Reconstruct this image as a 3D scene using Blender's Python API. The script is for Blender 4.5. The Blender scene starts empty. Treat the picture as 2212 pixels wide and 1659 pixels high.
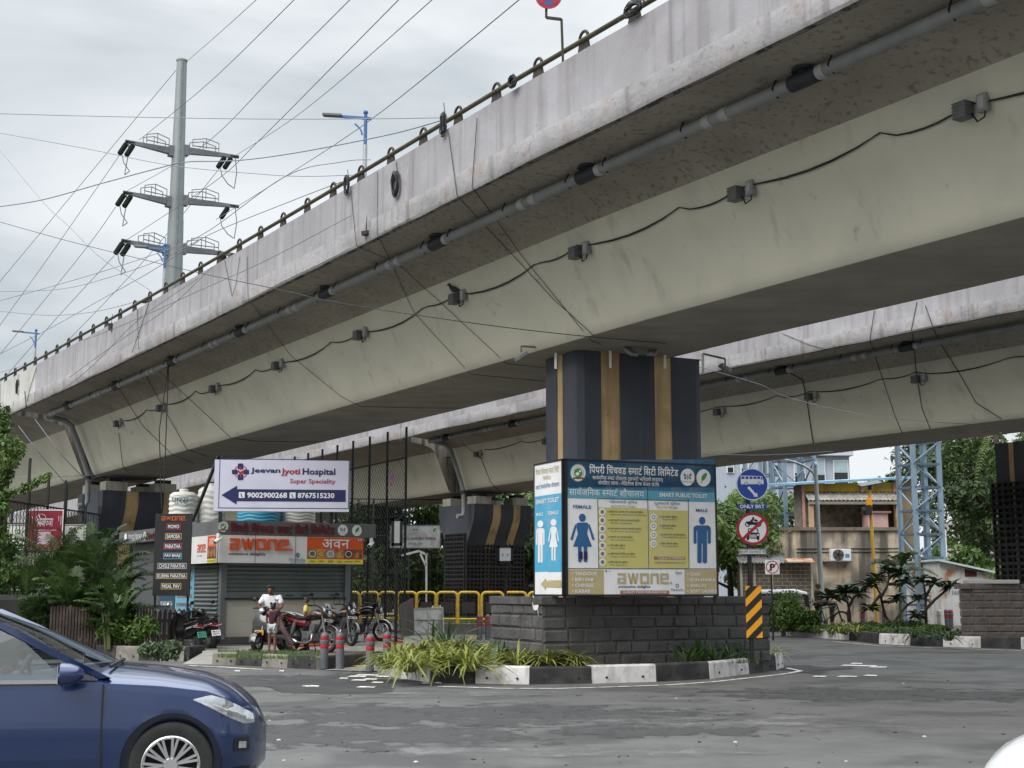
import bpy, bmesh, math, random
import numpy as np
from mathutils import Vector, Matrix
from mathutils.bvhtree import BVHTree
random.seed(7); RNG = np.random.default_rng(7)
SC = bpy.context.scene
COL = SC.collection
# camera
F, CX, CY, EYE = 2949.0, 1106.0, 829.5, 1.6          # focal length in px of a 2212 px wide frame
PITCH = math.atan(448.5 / F)
cd = bpy.data.cameras.new('camera'); cam = bpy.data.objects.new('camera', cd); COL.objects.link(cam)
cam.location = (0, 0, EYE); cam.rotation_euler = (math.pi / 2 + PITCH, 0, 0)
cd.sensor_width = 36; cd.lens = F / 2212 * 36; cd.clip_start = 0.1; cd.clip_end = 3000
SC.camera = cam
# sky, sun, exposure
SUN_EL, SUN_AZ = math.radians(44), math.radians(222)
wd = bpy.data.worlds.new('World'); SC.world = wd; wd.use_nodes = True
nt = wd.node_tree; nt.nodes.clear()
def wn(t, **k):
 n = nt.nodes.new(t)
 for a, b in k.items(): setattr(n, a, b)
 return n
sky = wn('ShaderNodeTexSky', sky_type='NISHITA', sun_disc=False, sun_elevation=SUN_EL, sun_rotation=SUN_AZ, dust_density=4.0)
tc = wn('ShaderNodeTexCoord'); sep = wn('ShaderNodeSeparateXYZ'); nt.links.new(tc.outputs['Generated'], sep.inputs[0])
mp = wn('ShaderNodeMapping'); mp.inputs['Scale'].default_value = (1.0, 1.0, 3.2); mp.inputs['Location'].default_value = (.7, .35, .1)
nt.links.new(tc.outputs['Generated'], mp.inputs[0])
nz = wn('ShaderNodeTexNoise'); nz.inputs['Scale'].default_value = 2.3; nz.inputs['Detail'].default_value = 5; nz.inputs['Roughness'].default_value = .5
nz.inputs['Distortion'].default_value = .4
nt.links.new(mp.outputs[0], nz.inputs['Vector'])
cr = wn('ShaderNodeValToRGB'); cr.color_ramp.elements[0].position = .34; cr.color_ramp.elements[1].position = .60
cr.color_ramp.elements[0].color = (2.75, 3.1, 3.35, 1); cr.color_ramp.elements[1].color = (5.0, 5.2, 5.35, 1)
nt.links.new(nz.outputs['Fac'], cr.inputs[0])
mx = wn('ShaderNodeMix', data_type='RGBA'); mx.inputs[0].default_value = .95
nt.links.new(sky.outputs[0], mx.inputs[6]); nt.links.new(cr.outputs[0], mx.inputs[7])
grd = wn('ShaderNodeMapRange'); grd.inputs['From Min'].default_value = .46; grd.inputs['From Max'].default_value = 1
grd.inputs['To Min'].default_value = 1.0; grd.inputs['To Max'].default_value = 5.6
nt.links.new(sep.outputs['Z'], grd.inputs[0])
bg = wn('ShaderNodeBackground'); wo = wn('ShaderNodeOutputWorld')
vm = wn('ShaderNodeVectorMath', operation='SCALE'); nt.links.new(mx.outputs[2], vm.inputs[0]); nt.links.new(grd.outputs[0], vm.inputs['Scale'])
nt.links.new(vm.outputs[0], bg.inputs['Color']); bg.inputs['Strength'].default_value = .11
nt.links.new(bg.outputs[0], wo.inputs[0])
sl = bpy.data.lights.new('sun', 'SUN'); so = bpy.data.objects.new('sun', sl); COL.objects.link(so)
sl.energy = 1.5; sl.angle = math.radians(40); sl.color = (1, .96, .9)
_d = Vector((math.sin(SUN_AZ) * math.cos(SUN_EL), math.cos(SUN_AZ) * math.cos(SUN_EL), math.sin(SUN_EL)))
so.rotation_euler = _d.to_track_quat('Z', 'Y').to_euler()
SC.view_settings.view_transform = 'Standard'; SC.view_settings.look = 'None'; SC.view_settings.gamma = 1; SC.view_settings.exposure = 0.72
SC.view_settings.use_curve_mapping = False
SC.render.engine = 'CYCLES'
try:
 SC.cycles.use_denoising = True; SC.cycles.denoiser = 'OPENIMAGEDENOISE'
except Exception: pass
SC.cycles.max_bounces = 6; SC.cycles.diffuse_bounces = 3; SC.cycles.glossy_bounces = 3; SC.cycles.transmission_bounces = 4; SC.cycles.transparent_max_bounces = 24
# placing: a pixel of the photograph -> a point of the place
_c, _s = math.cos(PITCH), math.sin(PITCH)
def ray(px, py):
 u = (px - CX) / F; v = -(py - CY) / F
 return Vector((u, _c - _s * v, _s + _c * v))
def W(px, py, d):
 r = ray(px, py); return Vector((0, 0, EYE)) + r * (d / r.y)
def G(px, py, z=0.0):
 r = ray(px, py); t = (z - EYE) / r.z
 return Vector((0, 0, EYE)) + r * t
def V(*a): return Vector(a)
# objects
ORG = {}
def _link(o, parent):
 COL.objects.link(o)
 if parent is not None: o.parent = parent
def thing(name, label, cat, loc=(0, 0, 0), group=None, rz=0.0, local=False, kind=None):
 o = bpy.data.objects.new(name, None); COL.objects.link(o); o.empty_display_size = .2
 o.location = loc; o.rotation_euler = (0, 0, rz)
 ORG[o.name] = Vector((0, 0, 0)) if local else Vector(loc)
 o['label'] = label; o['category'] = cat
 if group: o['group'] = group
 if kind: o['kind'] = kind
 return o
def tag(o, label, cat, group=None, kind=None):
 o['label'] = label; o['category'] = cat
 if group: o['group'] = group
 if kind: o['kind'] = kind
 return o
def dup(root, loc, rz=None, label=None, scale=None):
 r = root.copy(); COL.objects.link(r); r.location = loc
 if rz is not None: r.rotation_euler = (0, 0, rz)
 if label: r['label'] = label
 if scale: r.scale = (scale,) * 3
 for ch in root.children:
  c = ch.copy(); COL.objects.link(c); c.parent = r
  for g in ch.children:
   d = g.copy(); COL.objects.link(d); d.parent = c
 return r
# mesh builder
class MB:
 def __init__(s): s.v = []; s.f = []; s.mi = []; s.m = 0; s.t = []; s.tint = 0.0
 def _add(s, vs, fs, tint=None):
  b = len(s.v); s.v += [tuple(p) for p in vs]
  s.t += list(tint) if tint is not None else [s.tint] * len(vs)
  for f in fs: s.f.append(tuple(b + i for i in f)); s.mi.append(s.m)
  return s
 def box(s, c, size, rz=0.0, M3=None):
  x, y, z = size[0] / 2, size[1] / 2, size[2] / 2
  vs = [Vector(p) for p in ((-x, -y, -z), (x, -y, -z), (x, y, -z), (-x, y, -z), (-x, -y, z), (x, -y, z), (x, y, z), (-x, y, z))]
  R = M3 if M3 is not None else Matrix.Rotation(rz, 3, 'Z')
  c = Vector(c)
  return s._add([R @ p + c for p in vs], [(0, 3, 2, 1), (4, 5, 6, 7), (0, 1, 5, 4), (1, 2, 6, 5), (2, 3, 7, 6), (3, 0, 4, 7)])
 def beam(s, p, q, w, h=None, up=(0, 0, 1)):
  p, q = Vector(p), Vector(q); h = w if h is None else h
  d = (q - p); L = d.length
  if L < 1e-6: return s
  d /= L; u = Vector(up)
  if abs(d.dot(u)) > .98: u = Vector((0, 1, 0)) if abs(d.y) < .9 else Vector((1, 0, 0))
  r = d.cross(u).normalized(); u2 = r.cross(d)
  return s.box((p + q) / 2, (w, L, h), M3=Matrix((r, d, u2)).transposed())
 def tube(s, pts, r, n=8, cap=True, closed=False):
  pts = [Vector(p) for p in pts]; k = len(pts)
  rs = r if hasattr(r, '__len__') else [r] * k
  vs = []; prev = None
  for i, p in enumerate(pts):
   if closed: t = pts[(i + 1) % k] - pts[i - 1]
   else: t = pts[min(i + 1, k - 1)] - pts[max(i - 1, 0)]
   if t.length < 1e-9: t = Vector((0, 0, 1))
   t.normalize()
   if prev is None:
    a = Vector((0, 0, 1)) if abs(t.z) < .9 else Vector((1, 0, 0))
    x = t.cross(a).normalized()
   else:
    x = prev - t * prev.dot(t)
    x = x.normalized() if x.length > 1e-6 else t.orthogonal().normalized()
   prev = x; y = t.cross(x)
   for j in range(n):
    a = 2 * math.pi * j / n
    vs.append(p + (x * math.cos(a) + y * math.sin(a)) * rs[i])
  fs = []
  for i in range(k if closed else k - 1):
   i2 = (i + 1) % k
   for j in range(n):
    j2 = (j + 1) % n
    fs.append((i * n + j, i * n + j2, i2 * n + j2, i2 * n + j))
  if cap and not closed:
   fs.append(tuple(reversed(range(n)))); fs.append(tuple((k - 1) * n + j for j in range(n)))
  return s._add(vs, fs)
 def lathe(s, c, prof, n=16, M3=None, cap=True):          # prof: (radius, height) list about local z
  c = Vector(c); R = M3 or Matrix.Identity(3); vs = []; k = len(prof)
  for r, h in prof:
   for j in range(n):
    a = 2 * math.pi * j / n
    vs.append(R @ Vector((r * math.cos(a), r * math.sin(a), h)) + c)
  fs = [(i * n + j, i * n + (j + 1) % n, (i + 1) * n + (j + 1) % n, (i + 1) * n + j) for i in range(k - 1) for j in range(n)]
  if cap: fs += [tuple(reversed(range(n))), tuple((k - 1) * n + j for j in range(n))]
  return s._add(vs, fs)
 def ball(s, c, r, n=10, m=6, sc=(1, 1, 1)):
  prof = []; c = Vector(c); vs = []; fs = []
  for i in range(m + 1):
   a = -math.pi / 2 + math.pi * i / m
   rr = max(math.cos(a), .001)
   for j in range(n):
    b = 2 * math.pi * j / n
    vs.append(c + Vector((rr * math.cos(b) * r * sc[0], rr * math.sin(b) * r * sc[1], math.sin(a) * r * sc[2])))
  fs = [(i * n + j, i * n + (j + 1) % n, (i + 1) * n + (j + 1) % n, (i + 1) * n + j) for i in range(m) for j in range(n)]
  return s._add(vs, fs)
 def loft(s, rings, closed=True, cap=False):
  n = len(rings[0]); vs = [p for r in rings for p in r]; fs = []
  for i in range(len(rings) - 1):
   for j in range(n if closed else n - 1):
    fs.append((i * n + j, i * n + (j + 1) % n, (i + 1) * n + (j + 1) % n, (i + 1) * n + j))
  if cap: fs += [tuple(reversed(range(n))), tuple((len(rings) - 1) * n + j for j in range(n))]
  return s._add(vs, fs)
 def poly(s, pts): return s._add(pts, [tuple(range(len(pts)))])
 def prism(s, pts, vec):
  n = len(pts); vec = Vector(vec); a = [Vector(p) for p in pts]
  fs = [tuple(reversed(range(n))), tuple(range(n, 2 * n))] + [(i, (i + 1) % n, n + (i + 1) % n, n + i) for i in range(n)]
  return s._add(a + [p + vec for p in a], fs)
 def raw(s, vs, fs, tint=None): return s._add(vs, fs, tint)
 def build(s, name, mats, parent=None, smooth=None, bevel=0, fix=False, tint=False):
  me = bpy.data.meshes.new(name)
  o3 = Vector((0, 0, 0)); p = parent
  while p is not None:
   if p.name in ORG: o3 = ORG[p.name]
   p = p.parent
  vs = np.array(s.v, dtype=float) - np.array(o3)
  me.from_pydata(vs.tolist(), [], s.f)
  if tint:
   at = me.attributes.new('tint', 'FLOAT', 'POINT'); at.data.foreach_set('value', np.array(s.t, dtype=np.float32))
  mats = mats if isinstance(mats, (list, tuple)) else [mats]
  for m in mats: me.materials.append(m)
  if len(mats) > 1: me.polygons.foreach_set('material_index', s.mi)
  if fix:
   bm = bmesh.new(); bm.from_mesh(me); bmesh.ops.recalc_face_normals(bm, faces=bm.faces); bm.to_mesh(me); bm.free()
  if smooth is not None:
   me.polygons.foreach_set('use_smooth', [True] * len(me.polygons))
   if smooth < 179: me.set_sharp_from_angle(angle=math.radians(smooth))
  me.update()
  o = bpy.data.objects.new(name, me); _link(o, parent)
  if bevel:
   b = o.modifiers.new('bevel', 'BEVEL'); b.width = bevel; b.segments = 2; b.limit_method = 'ANGLE'; b.angle_limit = math.radians(40)
  return o
# materials
MATS = {}
def mat(name, col, rough=.7, var=.12, scale=3.0, bump=0.0, bscale=40.0, metal=0.0, spec=.4, stain=None, sstr=.5, sscale=.6, streak=None, stk=.5, stscale=(5, 5, .35),
  speck=None, spk=.5, spscale=14, coat=0.0, tintcol=None, trans=0.0, thin=False, emit=0.0, stmask=0.0, sthr=(.45, .7), stthr=(.48, .68), spthr=(.62, .72), detail=5):
 if name in MATS: return MATS[name]
 m = bpy.data.materials.new(name); MATS[name] = m; m.use_nodes = True
 n = m.node_tree; b = n.nodes['Principled BSDF']; L = n.links.new
 b.inputs['Roughness'].default_value = rough; b.inputs['Metallic'].default_value = metal; b.inputs['Specular IOR Level'].default_value = spec
 if coat: b.inputs['Coat Weight'].default_value = coat; b.inputs['Coat Roughness'].default_value = .05
 if trans: b.inputs['Transmission Weight'].default_value = trans
 tcn = n.nodes.new('ShaderNodeTexCoord'); co = tcn.outputs['Object']
 def noise(sc, det=detail, vec=None, ro=.55):
  t = n.nodes.new('ShaderNodeTexNoise'); t.inputs['Scale'].default_value = sc; t.inputs['Detail'].default_value = det; t.inputs['Roughness'].default_value = ro
  L(vec or co, t.inputs['Vector']); return t.outputs['Fac']
 def mapr(x, a, bb, c=0, d=1):
  t = n.nodes.new('ShaderNodeMapRange'); t.inputs[1].default_value = a; t.inputs[2].default_value = bb; t.inputs[3].default_value = c; t.inputs[4].default_value = d
  L(x, t.inputs[0]); return t.outputs[0]
 def mix(fac, A, B):
  t = n.nodes.new('ShaderNodeMix'); t.data_type = 'RGBA'
  if isinstance(fac, float): t.inputs[0].default_value = fac
  else: L(fac, t.inputs[0])
  for k, x in ((6, A), (7, B)):
   if isinstance(x, tuple): t.inputs[k].default_value = (*x, 1)
   else: L(x, t.inputs[k])
  return t.outputs[2]
 c3 = tuple(col)
 out = None
 if var:
  lo = tuple(max(0, x * (1 - var)) for x in c3); hi = tuple(min(1, x * (1 + var)) for x in c3)
  out = mix(mapr(noise(scale), .3, .7), lo, hi)
 else: out = c3
 if tintcol:
  at = n.nodes.new('ShaderNodeAttribute'); at.attribute_name = 'tint'
  out = mix(at.outputs['Fac'], out, tuple(tintcol))
 if stain:
  f = mapr(noise(sscale, 6), sthr[0], sthr[1], 0, sstr); out = mix(f, out, tuple(stain))
 if streak:
  mpn = n.nodes.new('ShaderNodeMapping'); mpn.inputs['Scale'].default_value = stscale; L(co, mpn.inputs[0])
  f = mapr(noise(1.0, 4, mpn.outputs[0], .6), stthr[0], stthr[1], 0, stk);
  if stmask:
   ml = n.nodes.new('ShaderNodeMath'); ml.operation = 'MULTIPLY'; L(f, ml.inputs[0]); L(mapr(noise(stmask, 3), .46, .58), ml.inputs[1]); f = ml.outputs[0]
  out = mix(f, out, tuple(streak))
 if speck:
  f = mapr(noise(spscale, 3, None, .6), spthr[0], spthr[1], 0, spk); out = mix(f, out, tuple(speck))
 if isinstance(out, tuple): b.inputs['Base Color'].default_value = (*out, 1)
 else: L(out, b.inputs['Base Color'])
 if bump:
  bn = n.nodes.new('ShaderNodeBump'); bn.inputs['Strength'].default_value = bump; bn.inputs['Distance'].default_value = .02
  L(noise(bscale, 6), bn.inputs['Height']); L(bn.outputs[0], b.inputs['Normal'])
 if emit:
  b.inputs['Emission Color'].default_value = (*c3, 1); b.inputs['Emission Strength'].default_value = emit
 return m
def P(name, col, rough=.5, **k):                                     # plain paint, a little uneven
 k.setdefault('var', .06); return mat(name, col, rough, **k)
BLACK = P('black_paint', (.012, .012, .013), .45)
DARK = P('dark_rubber', (.02, .02, .021), .7)
CABLE = P('black_cable', (.015, .015, .016), .6)
STEEL = P('galvanised_steel', (.36, .38, .39), .5, metal=.4, var=.15)
CHROME = P('chrome', (.75, .75, .76), .15, metal=1.0)
WHITE = P('white_paint', (.78, .78, .77), .5)
GREYM = P('grey_metal', (.12, .125, .13), .5)
YELLOW = P('yellow_paint', (.75, .46, .03), .45, streak=(.35, .25, .1), stk=.3)
RED = P('red_paint', (.45, .02, .025), .45)
# writing
_TX = {}
def _curve_text(body, off=0.0):
 key = (body, off)
 if key in _TX: return _TX[key]
 cu = bpy.data.curves.new('letters', 'FONT'); cu.body = body; cu.size = 1; cu.offset = off; cu.resolution_u = 2
 ob = bpy.data.objects.new('letters', cu); COL.objects.link(ob)
 dg = bpy.context.evaluated_depsgraph_get(); ev = ob.evaluated_get(dg); me = ev.to_mesh()
 vs = np.array([tuple(v.co)[:2] for v in me.vertices]) if len(me.vertices) else np.zeros((0, 2)); fs = [tuple(p.vertices) for p in me.polygons]
 ev.to_mesh_clear(); bpy.data.objects.remove(ob); bpy.data.curves.remove(cu)
 _TX[key] = (vs, fs); return vs, fs
def _clip_right(vs, fs, x):
 bm = bmesh.new(); bv = [bm.verts.new((a, b, 0)) for a, b in vs]
 for f in fs:
  try: bm.faces.new([bv[i] for i in f])
  except ValueError: pass
 bmesh.ops.bisect_plane(bm, geom=bm.verts[:] + bm.edges[:] + bm.faces[:], plane_co=(x, 0, 0), plane_no=(1, 0, 0), clear_outer=True)
 bm.verts.index_update()
 o = (np.array([(v.co.x, v.co.y) for v in bm.verts]), [tuple(v.index for v in f.verts) for f in bm.faces]); bm.free(); return o
_CONS = set(chr(c) for c in range(0x915, 0x93A)); HAL = '\u094d'; IM = '\u093f'; RA = '\u0930'
def deva(text, off=0.0):
 """Devanagari in visual order: short i before its cluster, half letters clipped of their stem, reph and rakar drawn by hand."""
 segs = []; i = 0; marks = []                                      # segs: (string, half)
 while i < len(text):
  c = text[i]
  if c in _CONS:
   cl = []; j = i; reph = False
   while j + 1 < len(text) and text[j] in _CONS and text[j + 1] == HAL and j + 2 < len(text) and text[j + 2] in _CONS: cl.append(text[j]); j += 2
   cl.append(text[j]); j += 1
   tail = ''
   while j < len(text) and ('\u0900' <= text[j] <= '\u0903' or '\u093a' <= text[j] <= '\u094f'): tail += text[j]; j += 1
   if len(cl) > 1 and cl[0] == RA: reph = True; cl = cl[1:]
   rak = len(cl) > 1 and cl[-1] == RA
   if rak: cl = cl[:-1]
   if IM in tail: segs.append((IM, 0, '')); tail = tail.replace(IM, '')
   for h in cl[:-1]: segs.append((h, 1, ''))
   segs.append((cl[-1] + tail, 0, ('r' if reph else '') + ('k' if rak else '')))
   i = j
  else: segs.append((c, 0, '')); i += 1
 V2 = []; F2 = []; x = 0.0
 def add(vs, fs, dx):
  b = len(V2); V2.extend([(a + dx, y) for a, y in vs]); F2.extend([tuple(b + k for k in f) for f in fs])
 for st, half, mk in segs:
  if st == ' ': x += .28; continue
  vs, fs = _curve_text(st, off)
  if not len(vs): continue
  x0 = 0.0; x1 = vs[:, 0].max()
  if half: vs, fs = _clip_right(vs, fs, x1 - .17); x1 -= .17
  add(vs, fs, x)
  if 'r' in mk:
   a = [(x1 + x - .10 + .13 * math.cos(t), .72 + .13 * math.sin(t)) for t in np.linspace(math.pi, -.3, 7)]
   b = [(x1 + x - .10 + .07 * math.cos(t), .72 + .07 * math.sin(t)) for t in np.linspace(-.3, math.pi, 7)]
   V0 = a + b; F0 = [(k, k + 1, 12 - k, 13 - k) for k in range(6)]; add(V0, F0, 0)
  if 'k' in mk:
   xm = x + x1 * .45; add([(xm, .2), (xm + .05, .24), (xm - .2, -.02), (xm - .25, .02)], [(0, 1, 2, 3)], 0)
  x += (.25 if st == IM else x1) + (.0 if half else .005)
 return np.array(V2), F2
def glyphs(body, bold=0.0):
 return deva(body, bold) if any('\u0900' <= c <= '\u097f' for c in body) else _curve_text(body, bold)
AWONE = None
def awone():
 """the square-ish lower case word, drawn as strokes on a 0..1 high grid"""
 t = .2; S = []
 def r(x0, y0, x1, y1): S.append(((x0, y0), (x1, y0), (x1, y1), (x0, y1)))
 def a(x):  r(x, 1 - t, x + .8, 1); r(x + .8 - t, 0, x + .8, 1 - t); r(x, 0, x + .8 - t, t); r(x, t, x + t, .56); r(x + t, .42, x + .8 - t, .56)
 def w(x):
  for p in (((0, 1), (.2, 1), (.42, 0), (.24, 0)), ((.24, 0), (.42, 0), (.62, 1), (.46, 1)), ((.46, 1), (.62, 1), (.82, 0), (.66, 0)), ((.66, 0), (.82, 0), (1.06, 1), (.86, 1))):
   S.append(tuple((x + q[0], q[1]) for q in p))
 def o(x): r(x, 1 - t, x + .85, 1); r(x, 0, x + .85, t); r(x, t, x + t, 1 - t); r(x + .85 - t, t, x + .85, 1 - t)
 def n_(x): r(x, 0, x + t, 1); r(x + t, 1 - t, x + .8, 1); r(x + .8 - t, 0, x + .8, 1 - t)
 def e(x): r(x, 1 - t, x + .8, 1); r(x, 0, x + .8, t); r(x, t, x + t, 1 - t); r(x + t, .44, x + .8, .58); r(x + .8 - t, .58, x + .8, 1 - t)
 a(0); w(.95); o(2.15); n_(3.15); e(4.1); r(5.02, 0, 5.22, .18)
 vs = []; fs = []
 for q in S:
  b = len(vs); vs += list(q); fs.append((b, b + 1, b + 2, b + 3))
 return np.array(vs), fs
class Panel:
 """a flat board standing in the place: A and B are its bottom corners as seen from its front, z0..z1 its height; marks are laid on it in 0..1 coordinates, y down"""
 def __init__(s, A, B, z1, thick=.04, M4=None):
  A, B = Vector(A), Vector(B); s.u = B - A; s.w = s.u.length; s.u /= s.w
  s.h = z1 - A.z; s.v = Vector((0, 0, 1)); s.n = s.u.cross(s.v).normalized(); s.o = A; s.t = thick; s.q = {}; s.ext = 0
 @classmethod
 def free(c, o, u, v, w, h, thick=.03):
  s = c.__new__(c); s.o = Vector(o); s.u = Vector(u).normalized(); s.v = Vector(v).normalized(); s.w = w; s.h = h; s.n = s.u.cross(s.v).normalized(); s.t = thick; s.q = {}; s.ext = 0; return s
 def pt(s, x, y, l=0): return s.o + s.u * (x * s.w) + s.v * ((1 - y) * s.h) + s.n * (s.t + .0025 * l)
 def mb(s, key): return s.q.setdefault(key, MB())
 def rect(s, key, x0, y0, x1, y1, l=1): s.mb(key).poly([s.pt(x0, y1, l), s.pt(x1, y1, l), s.pt(x1, y0, l), s.pt(x0, y0, l)])
 def poly(s, key, pts, l=2): s.mb(key).poly([s.pt(x, y, l) for x, y in pts])
 def ell(s, key, cx, cy, rx, ry, l=2, n=24): s.poly(key, [(cx + rx * math.cos(a), cy - ry * math.sin(a)) for a in np.linspace(0, 2 * math.pi, n, endpoint=False)], l)
 def ring(s, key, cx, cy, rx, ry, k=.85, l=3, n=32, a0=0, a1=2 * math.pi):
  A = np.linspace(a0, a1, n)
  for p, q in zip(A[:-1], A[1:]):
   s.poly(key, [(cx + rx * k * math.cos(p), cy - ry * k * math.sin(p)), (cx + rx * math.cos(p), cy - ry * math.sin(p)), (cx + rx * math.cos(q), cy - ry * math.sin(q)), (cx + rx * k * math.cos(q), cy - ry * k * math.sin(q))], l)
 def line(s, key, x0, y0, x1, y1, w, l=3):                         # w in metres
  p, q = s.pt(x0, y0, l), s.pt(x1, y1, l); d = (q - p).normalized(); r = d.cross(s.n) * (w / 2)
  s.mb(key).poly([p - r, q - r, q + r, p + r] if (q - p).cross(-r).dot(s.n) < 0 else [p + r, q + r, q - r, p - r])
 def frame(s, key, x0, y0, x1, y1, w, l=3):
  fx = w / s.w; fy = w / s.h
  s.rect(key, x0, y0, x1, y0 + fy, l); s.rect(key, x0, y1 - fy, x1, y1, l); s.rect(key, x0, y0 + fy, x0 + fx, y1 - fy, l); s.rect(key, x1 - fx, y0 + fy, x1, y1 - fy, l)
 def text(s, key, body, x0, y0, x1, y1, l=3, bold=0.0, g=None, raise_=0.0):
  vs, fs = g if g is not None else glyphs(body, bold)
  if not len(vs): return
  a = vs.min(0); b = vs.max(0); k = (vs - a) / np.maximum(b - a, 1e-6)
  P3 = [s.pt(x0 + p[0] * (x1 - x0), y1 - p[1] * (y1 - y0), l) for p in k]
  if raise_:
   n = len(P3); up = [p + s.n * raise_ for p in P3]; cnt = {}
   for f in fs:
    for i in range(len(f)): cnt[(f[i], f[(i + 1) % len(f)])] = 1
   side = [(e[0], e[1], e[1] + n, e[0] + n) for e in cnt if (e[1], e[0]) not in cnt]
   s.mb(key).raw(P3 + up, [tuple(n + i for i in f) for f in fs] + side)
  else: s.mb(key).raw(P3, fs)
 def slab(s, m, parent, name='panel', back=None, frame=None, fw=.03):
  b = MB(); c = [s.pt(0, 1), s.pt(1, 1), s.pt(1, 0), s.pt(0, 0)]
  b.prism([p - s.n * s.t for p in c], s.n * s.t); o = b.build(name, m, parent)
  if frame:
   f = MB(); e = fw / 2
   for i in range(4):
    p, q = c[i], c[(i + 1) % 4]; d = (q - p).normalized()
    f.beam(p - d * e - s.n * s.t / 2, q + d * e - s.n * s.t / 2, s.t + .02, fw, up=s.v if i % 2 == 0 else s.u)
   f.build('frame', frame, parent)
  return o
 def done(s, parent, names):                                       # names: key -> (part name, material)
  for k, b in s.q.items():
   nm, m = names[k.split('#')[0]]; b.build(nm, m, parent)
# ground and road
ASPH = mat('asphalt', (.118, .117, .114), .9, var=.16, scale=1.3, bump=.5, bscale=60, spec=.2, stain=(.060, .060, .060), sstr=.7, sscale=.5, sthr=(.50, .60),
           streak=(.050, .050, .051), stk=.4, stscale=(1.6, 4.2, 1), stthr=(.48, .56), stmask=.16, detail=8, speck=(.2, .2, .19), spk=.5, spscale=22, spthr=(.70, .78))
EARTH = mat('earth', (.13, .105, .08), .95, var=.3, scale=1.5, bump=.6, bscale=25, stain=(.06, .055, .045), sscale=.8)
SOIL = mat('dark_soil', (.075, .055, .04), .95, var=.35, scale=6, bump=.8, bscale=30)
PAVE = mat('concrete_paving', (.26, .25, .23), .9, var=.15, scale=2, bump=.3, bscale=40, stain=(.14, .13, .115), sstr=.7, sscale=1.2)
ROADLINE = mat('road_line_paint', (.72, .70, .64), .7, var=.15, scale=6, stain=(.2, .19, .18), sstr=.9, sscale=6, sthr=(.5, .6))
b = MB(); b.poly([V(-600, -200, -.006), V(600, -200, -.006), V(600, 900, -.006), V(-600, 900, -.006)])
o = b.build('ground', EARTH); o['kind'] = 'structure'
b = MB(); nx, ny = 90, 80
b.poly([V(-70, -12, 0), V(70, -12, 0), V(70, 78, 0), V(-70, 78, 0)])
o = b.build('road', ASPH); o['kind'] = 'structure'
def sheet(name, pts, m, z=.0085, kind='structure'):
 b = MB(); b.poly([V(p[0], p[1], z) for p in pts]); o = b.build(name, m); o['kind'] = kind; return o
def Gs(L, z=0.0): return [G(a, c, z) for a, c in L]
FRESH = mat('fresh_asphalt', (.040, .040, .041), .92, var=.2, scale=3, bump=.6, bscale=70, stain=(.07, .07, .07), sscale=1.2, sstr=.6)
def blob(L, n=5, amp=.08, seed=1):
 r = random.Random(seed); out = []
 for i in range(len(L)):
  p, q = L[i], L[(i + 1) % len(L)]
  for k in range(n):
   t = k / n; e = (q - p); w = p + e * t; w = w + V(-e.y, e.x, 0).normalized() * r.uniform(-amp, amp); out.append(w)
 return out
sheet('road_patch', blob(Gs([(566, 1480), (640, 1470), (760, 1463), (812, 1470), (850, 1484), (836, 1497), (700, 1500), (610, 1498)]), 6, .12, 3), FRESH)
sheet('road_patch', blob(Gs([(1668, 1440), (1735, 1437), (1790, 1443), (1840, 1441), (1845, 1446), (1760, 1449), (1790, 1452), (1765, 1458), (1690, 1446)]), 4, .06, 5), FRESH)
def ragged(name, col, sc, lo, hi):
 m = bpy.data.materials.new(name); m.use_nodes = True; n = m.node_tree; L = n.links.new; b = n.nodes['Principled BSDF']; b.inputs['Base Color'].default_value = (*col, 1); b.inputs['Roughness'].default_value = .92
 tcn = n.nodes.new('ShaderNodeTexCoord'); nz = n.nodes.new('ShaderNodeTexNoise'); nz.inputs['Scale'].default_value = sc; nz.inputs['Detail'].default_value = 10; nz.inputs['Roughness'].default_value = .68; L(tcn.outputs['Object'], nz.inputs[0])
 mp = n.nodes.new('ShaderNodeMapping'); mp.inputs['Location'].default_value = (-1, -1, 0); mp.inputs['Scale'].default_value = (2, 2, 0); L(tcn.outputs['Generated'], mp.inputs[0]); ln = n.nodes.new('ShaderNodeVectorMath'); ln.operation = 'LENGTH'; L(mp.outputs[0], ln.inputs[0])
 e = n.nodes.new('ShaderNodeMapRange'); e.inputs[1].default_value = .35; e.inputs[2].default_value = 1.0; e.inputs[3].default_value = 0; e.inputs[4].default_value = .26; L(ln.outputs['Value'], e.inputs[0]); s = n.nodes.new('ShaderNodeMath'); s.operation = 'SUBTRACT'; L(nz.outputs[0], s.inputs[0]); L(e.outputs[0], s.inputs[1])
 r_ = n.nodes.new('ShaderNodeMapRange'); r_.inputs[1].default_value = lo; r_.inputs[2].default_value = hi; r_.inputs[4].default_value = .9; L(s.outputs[0], r_.inputs[0]); t = n.nodes.new('ShaderNodeBsdfTransparent'); x = n.nodes.new('ShaderNodeMixShader'); L(r_.outputs[0], x.inputs[0]); L(t.outputs[0], x.inputs[1]); L(b.outputs[0], x.inputs[2]); L(x.outputs[0], n.nodes['Material Output'].inputs[0]); return m
WORN = ragged('worn_dark_asphalt', (.052, .052, .053), 1.7, .38, .47); WORN2 = ragged('worn_pale_asphalt', (.155, .152, .146), 1.3, .42, .60)
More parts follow.
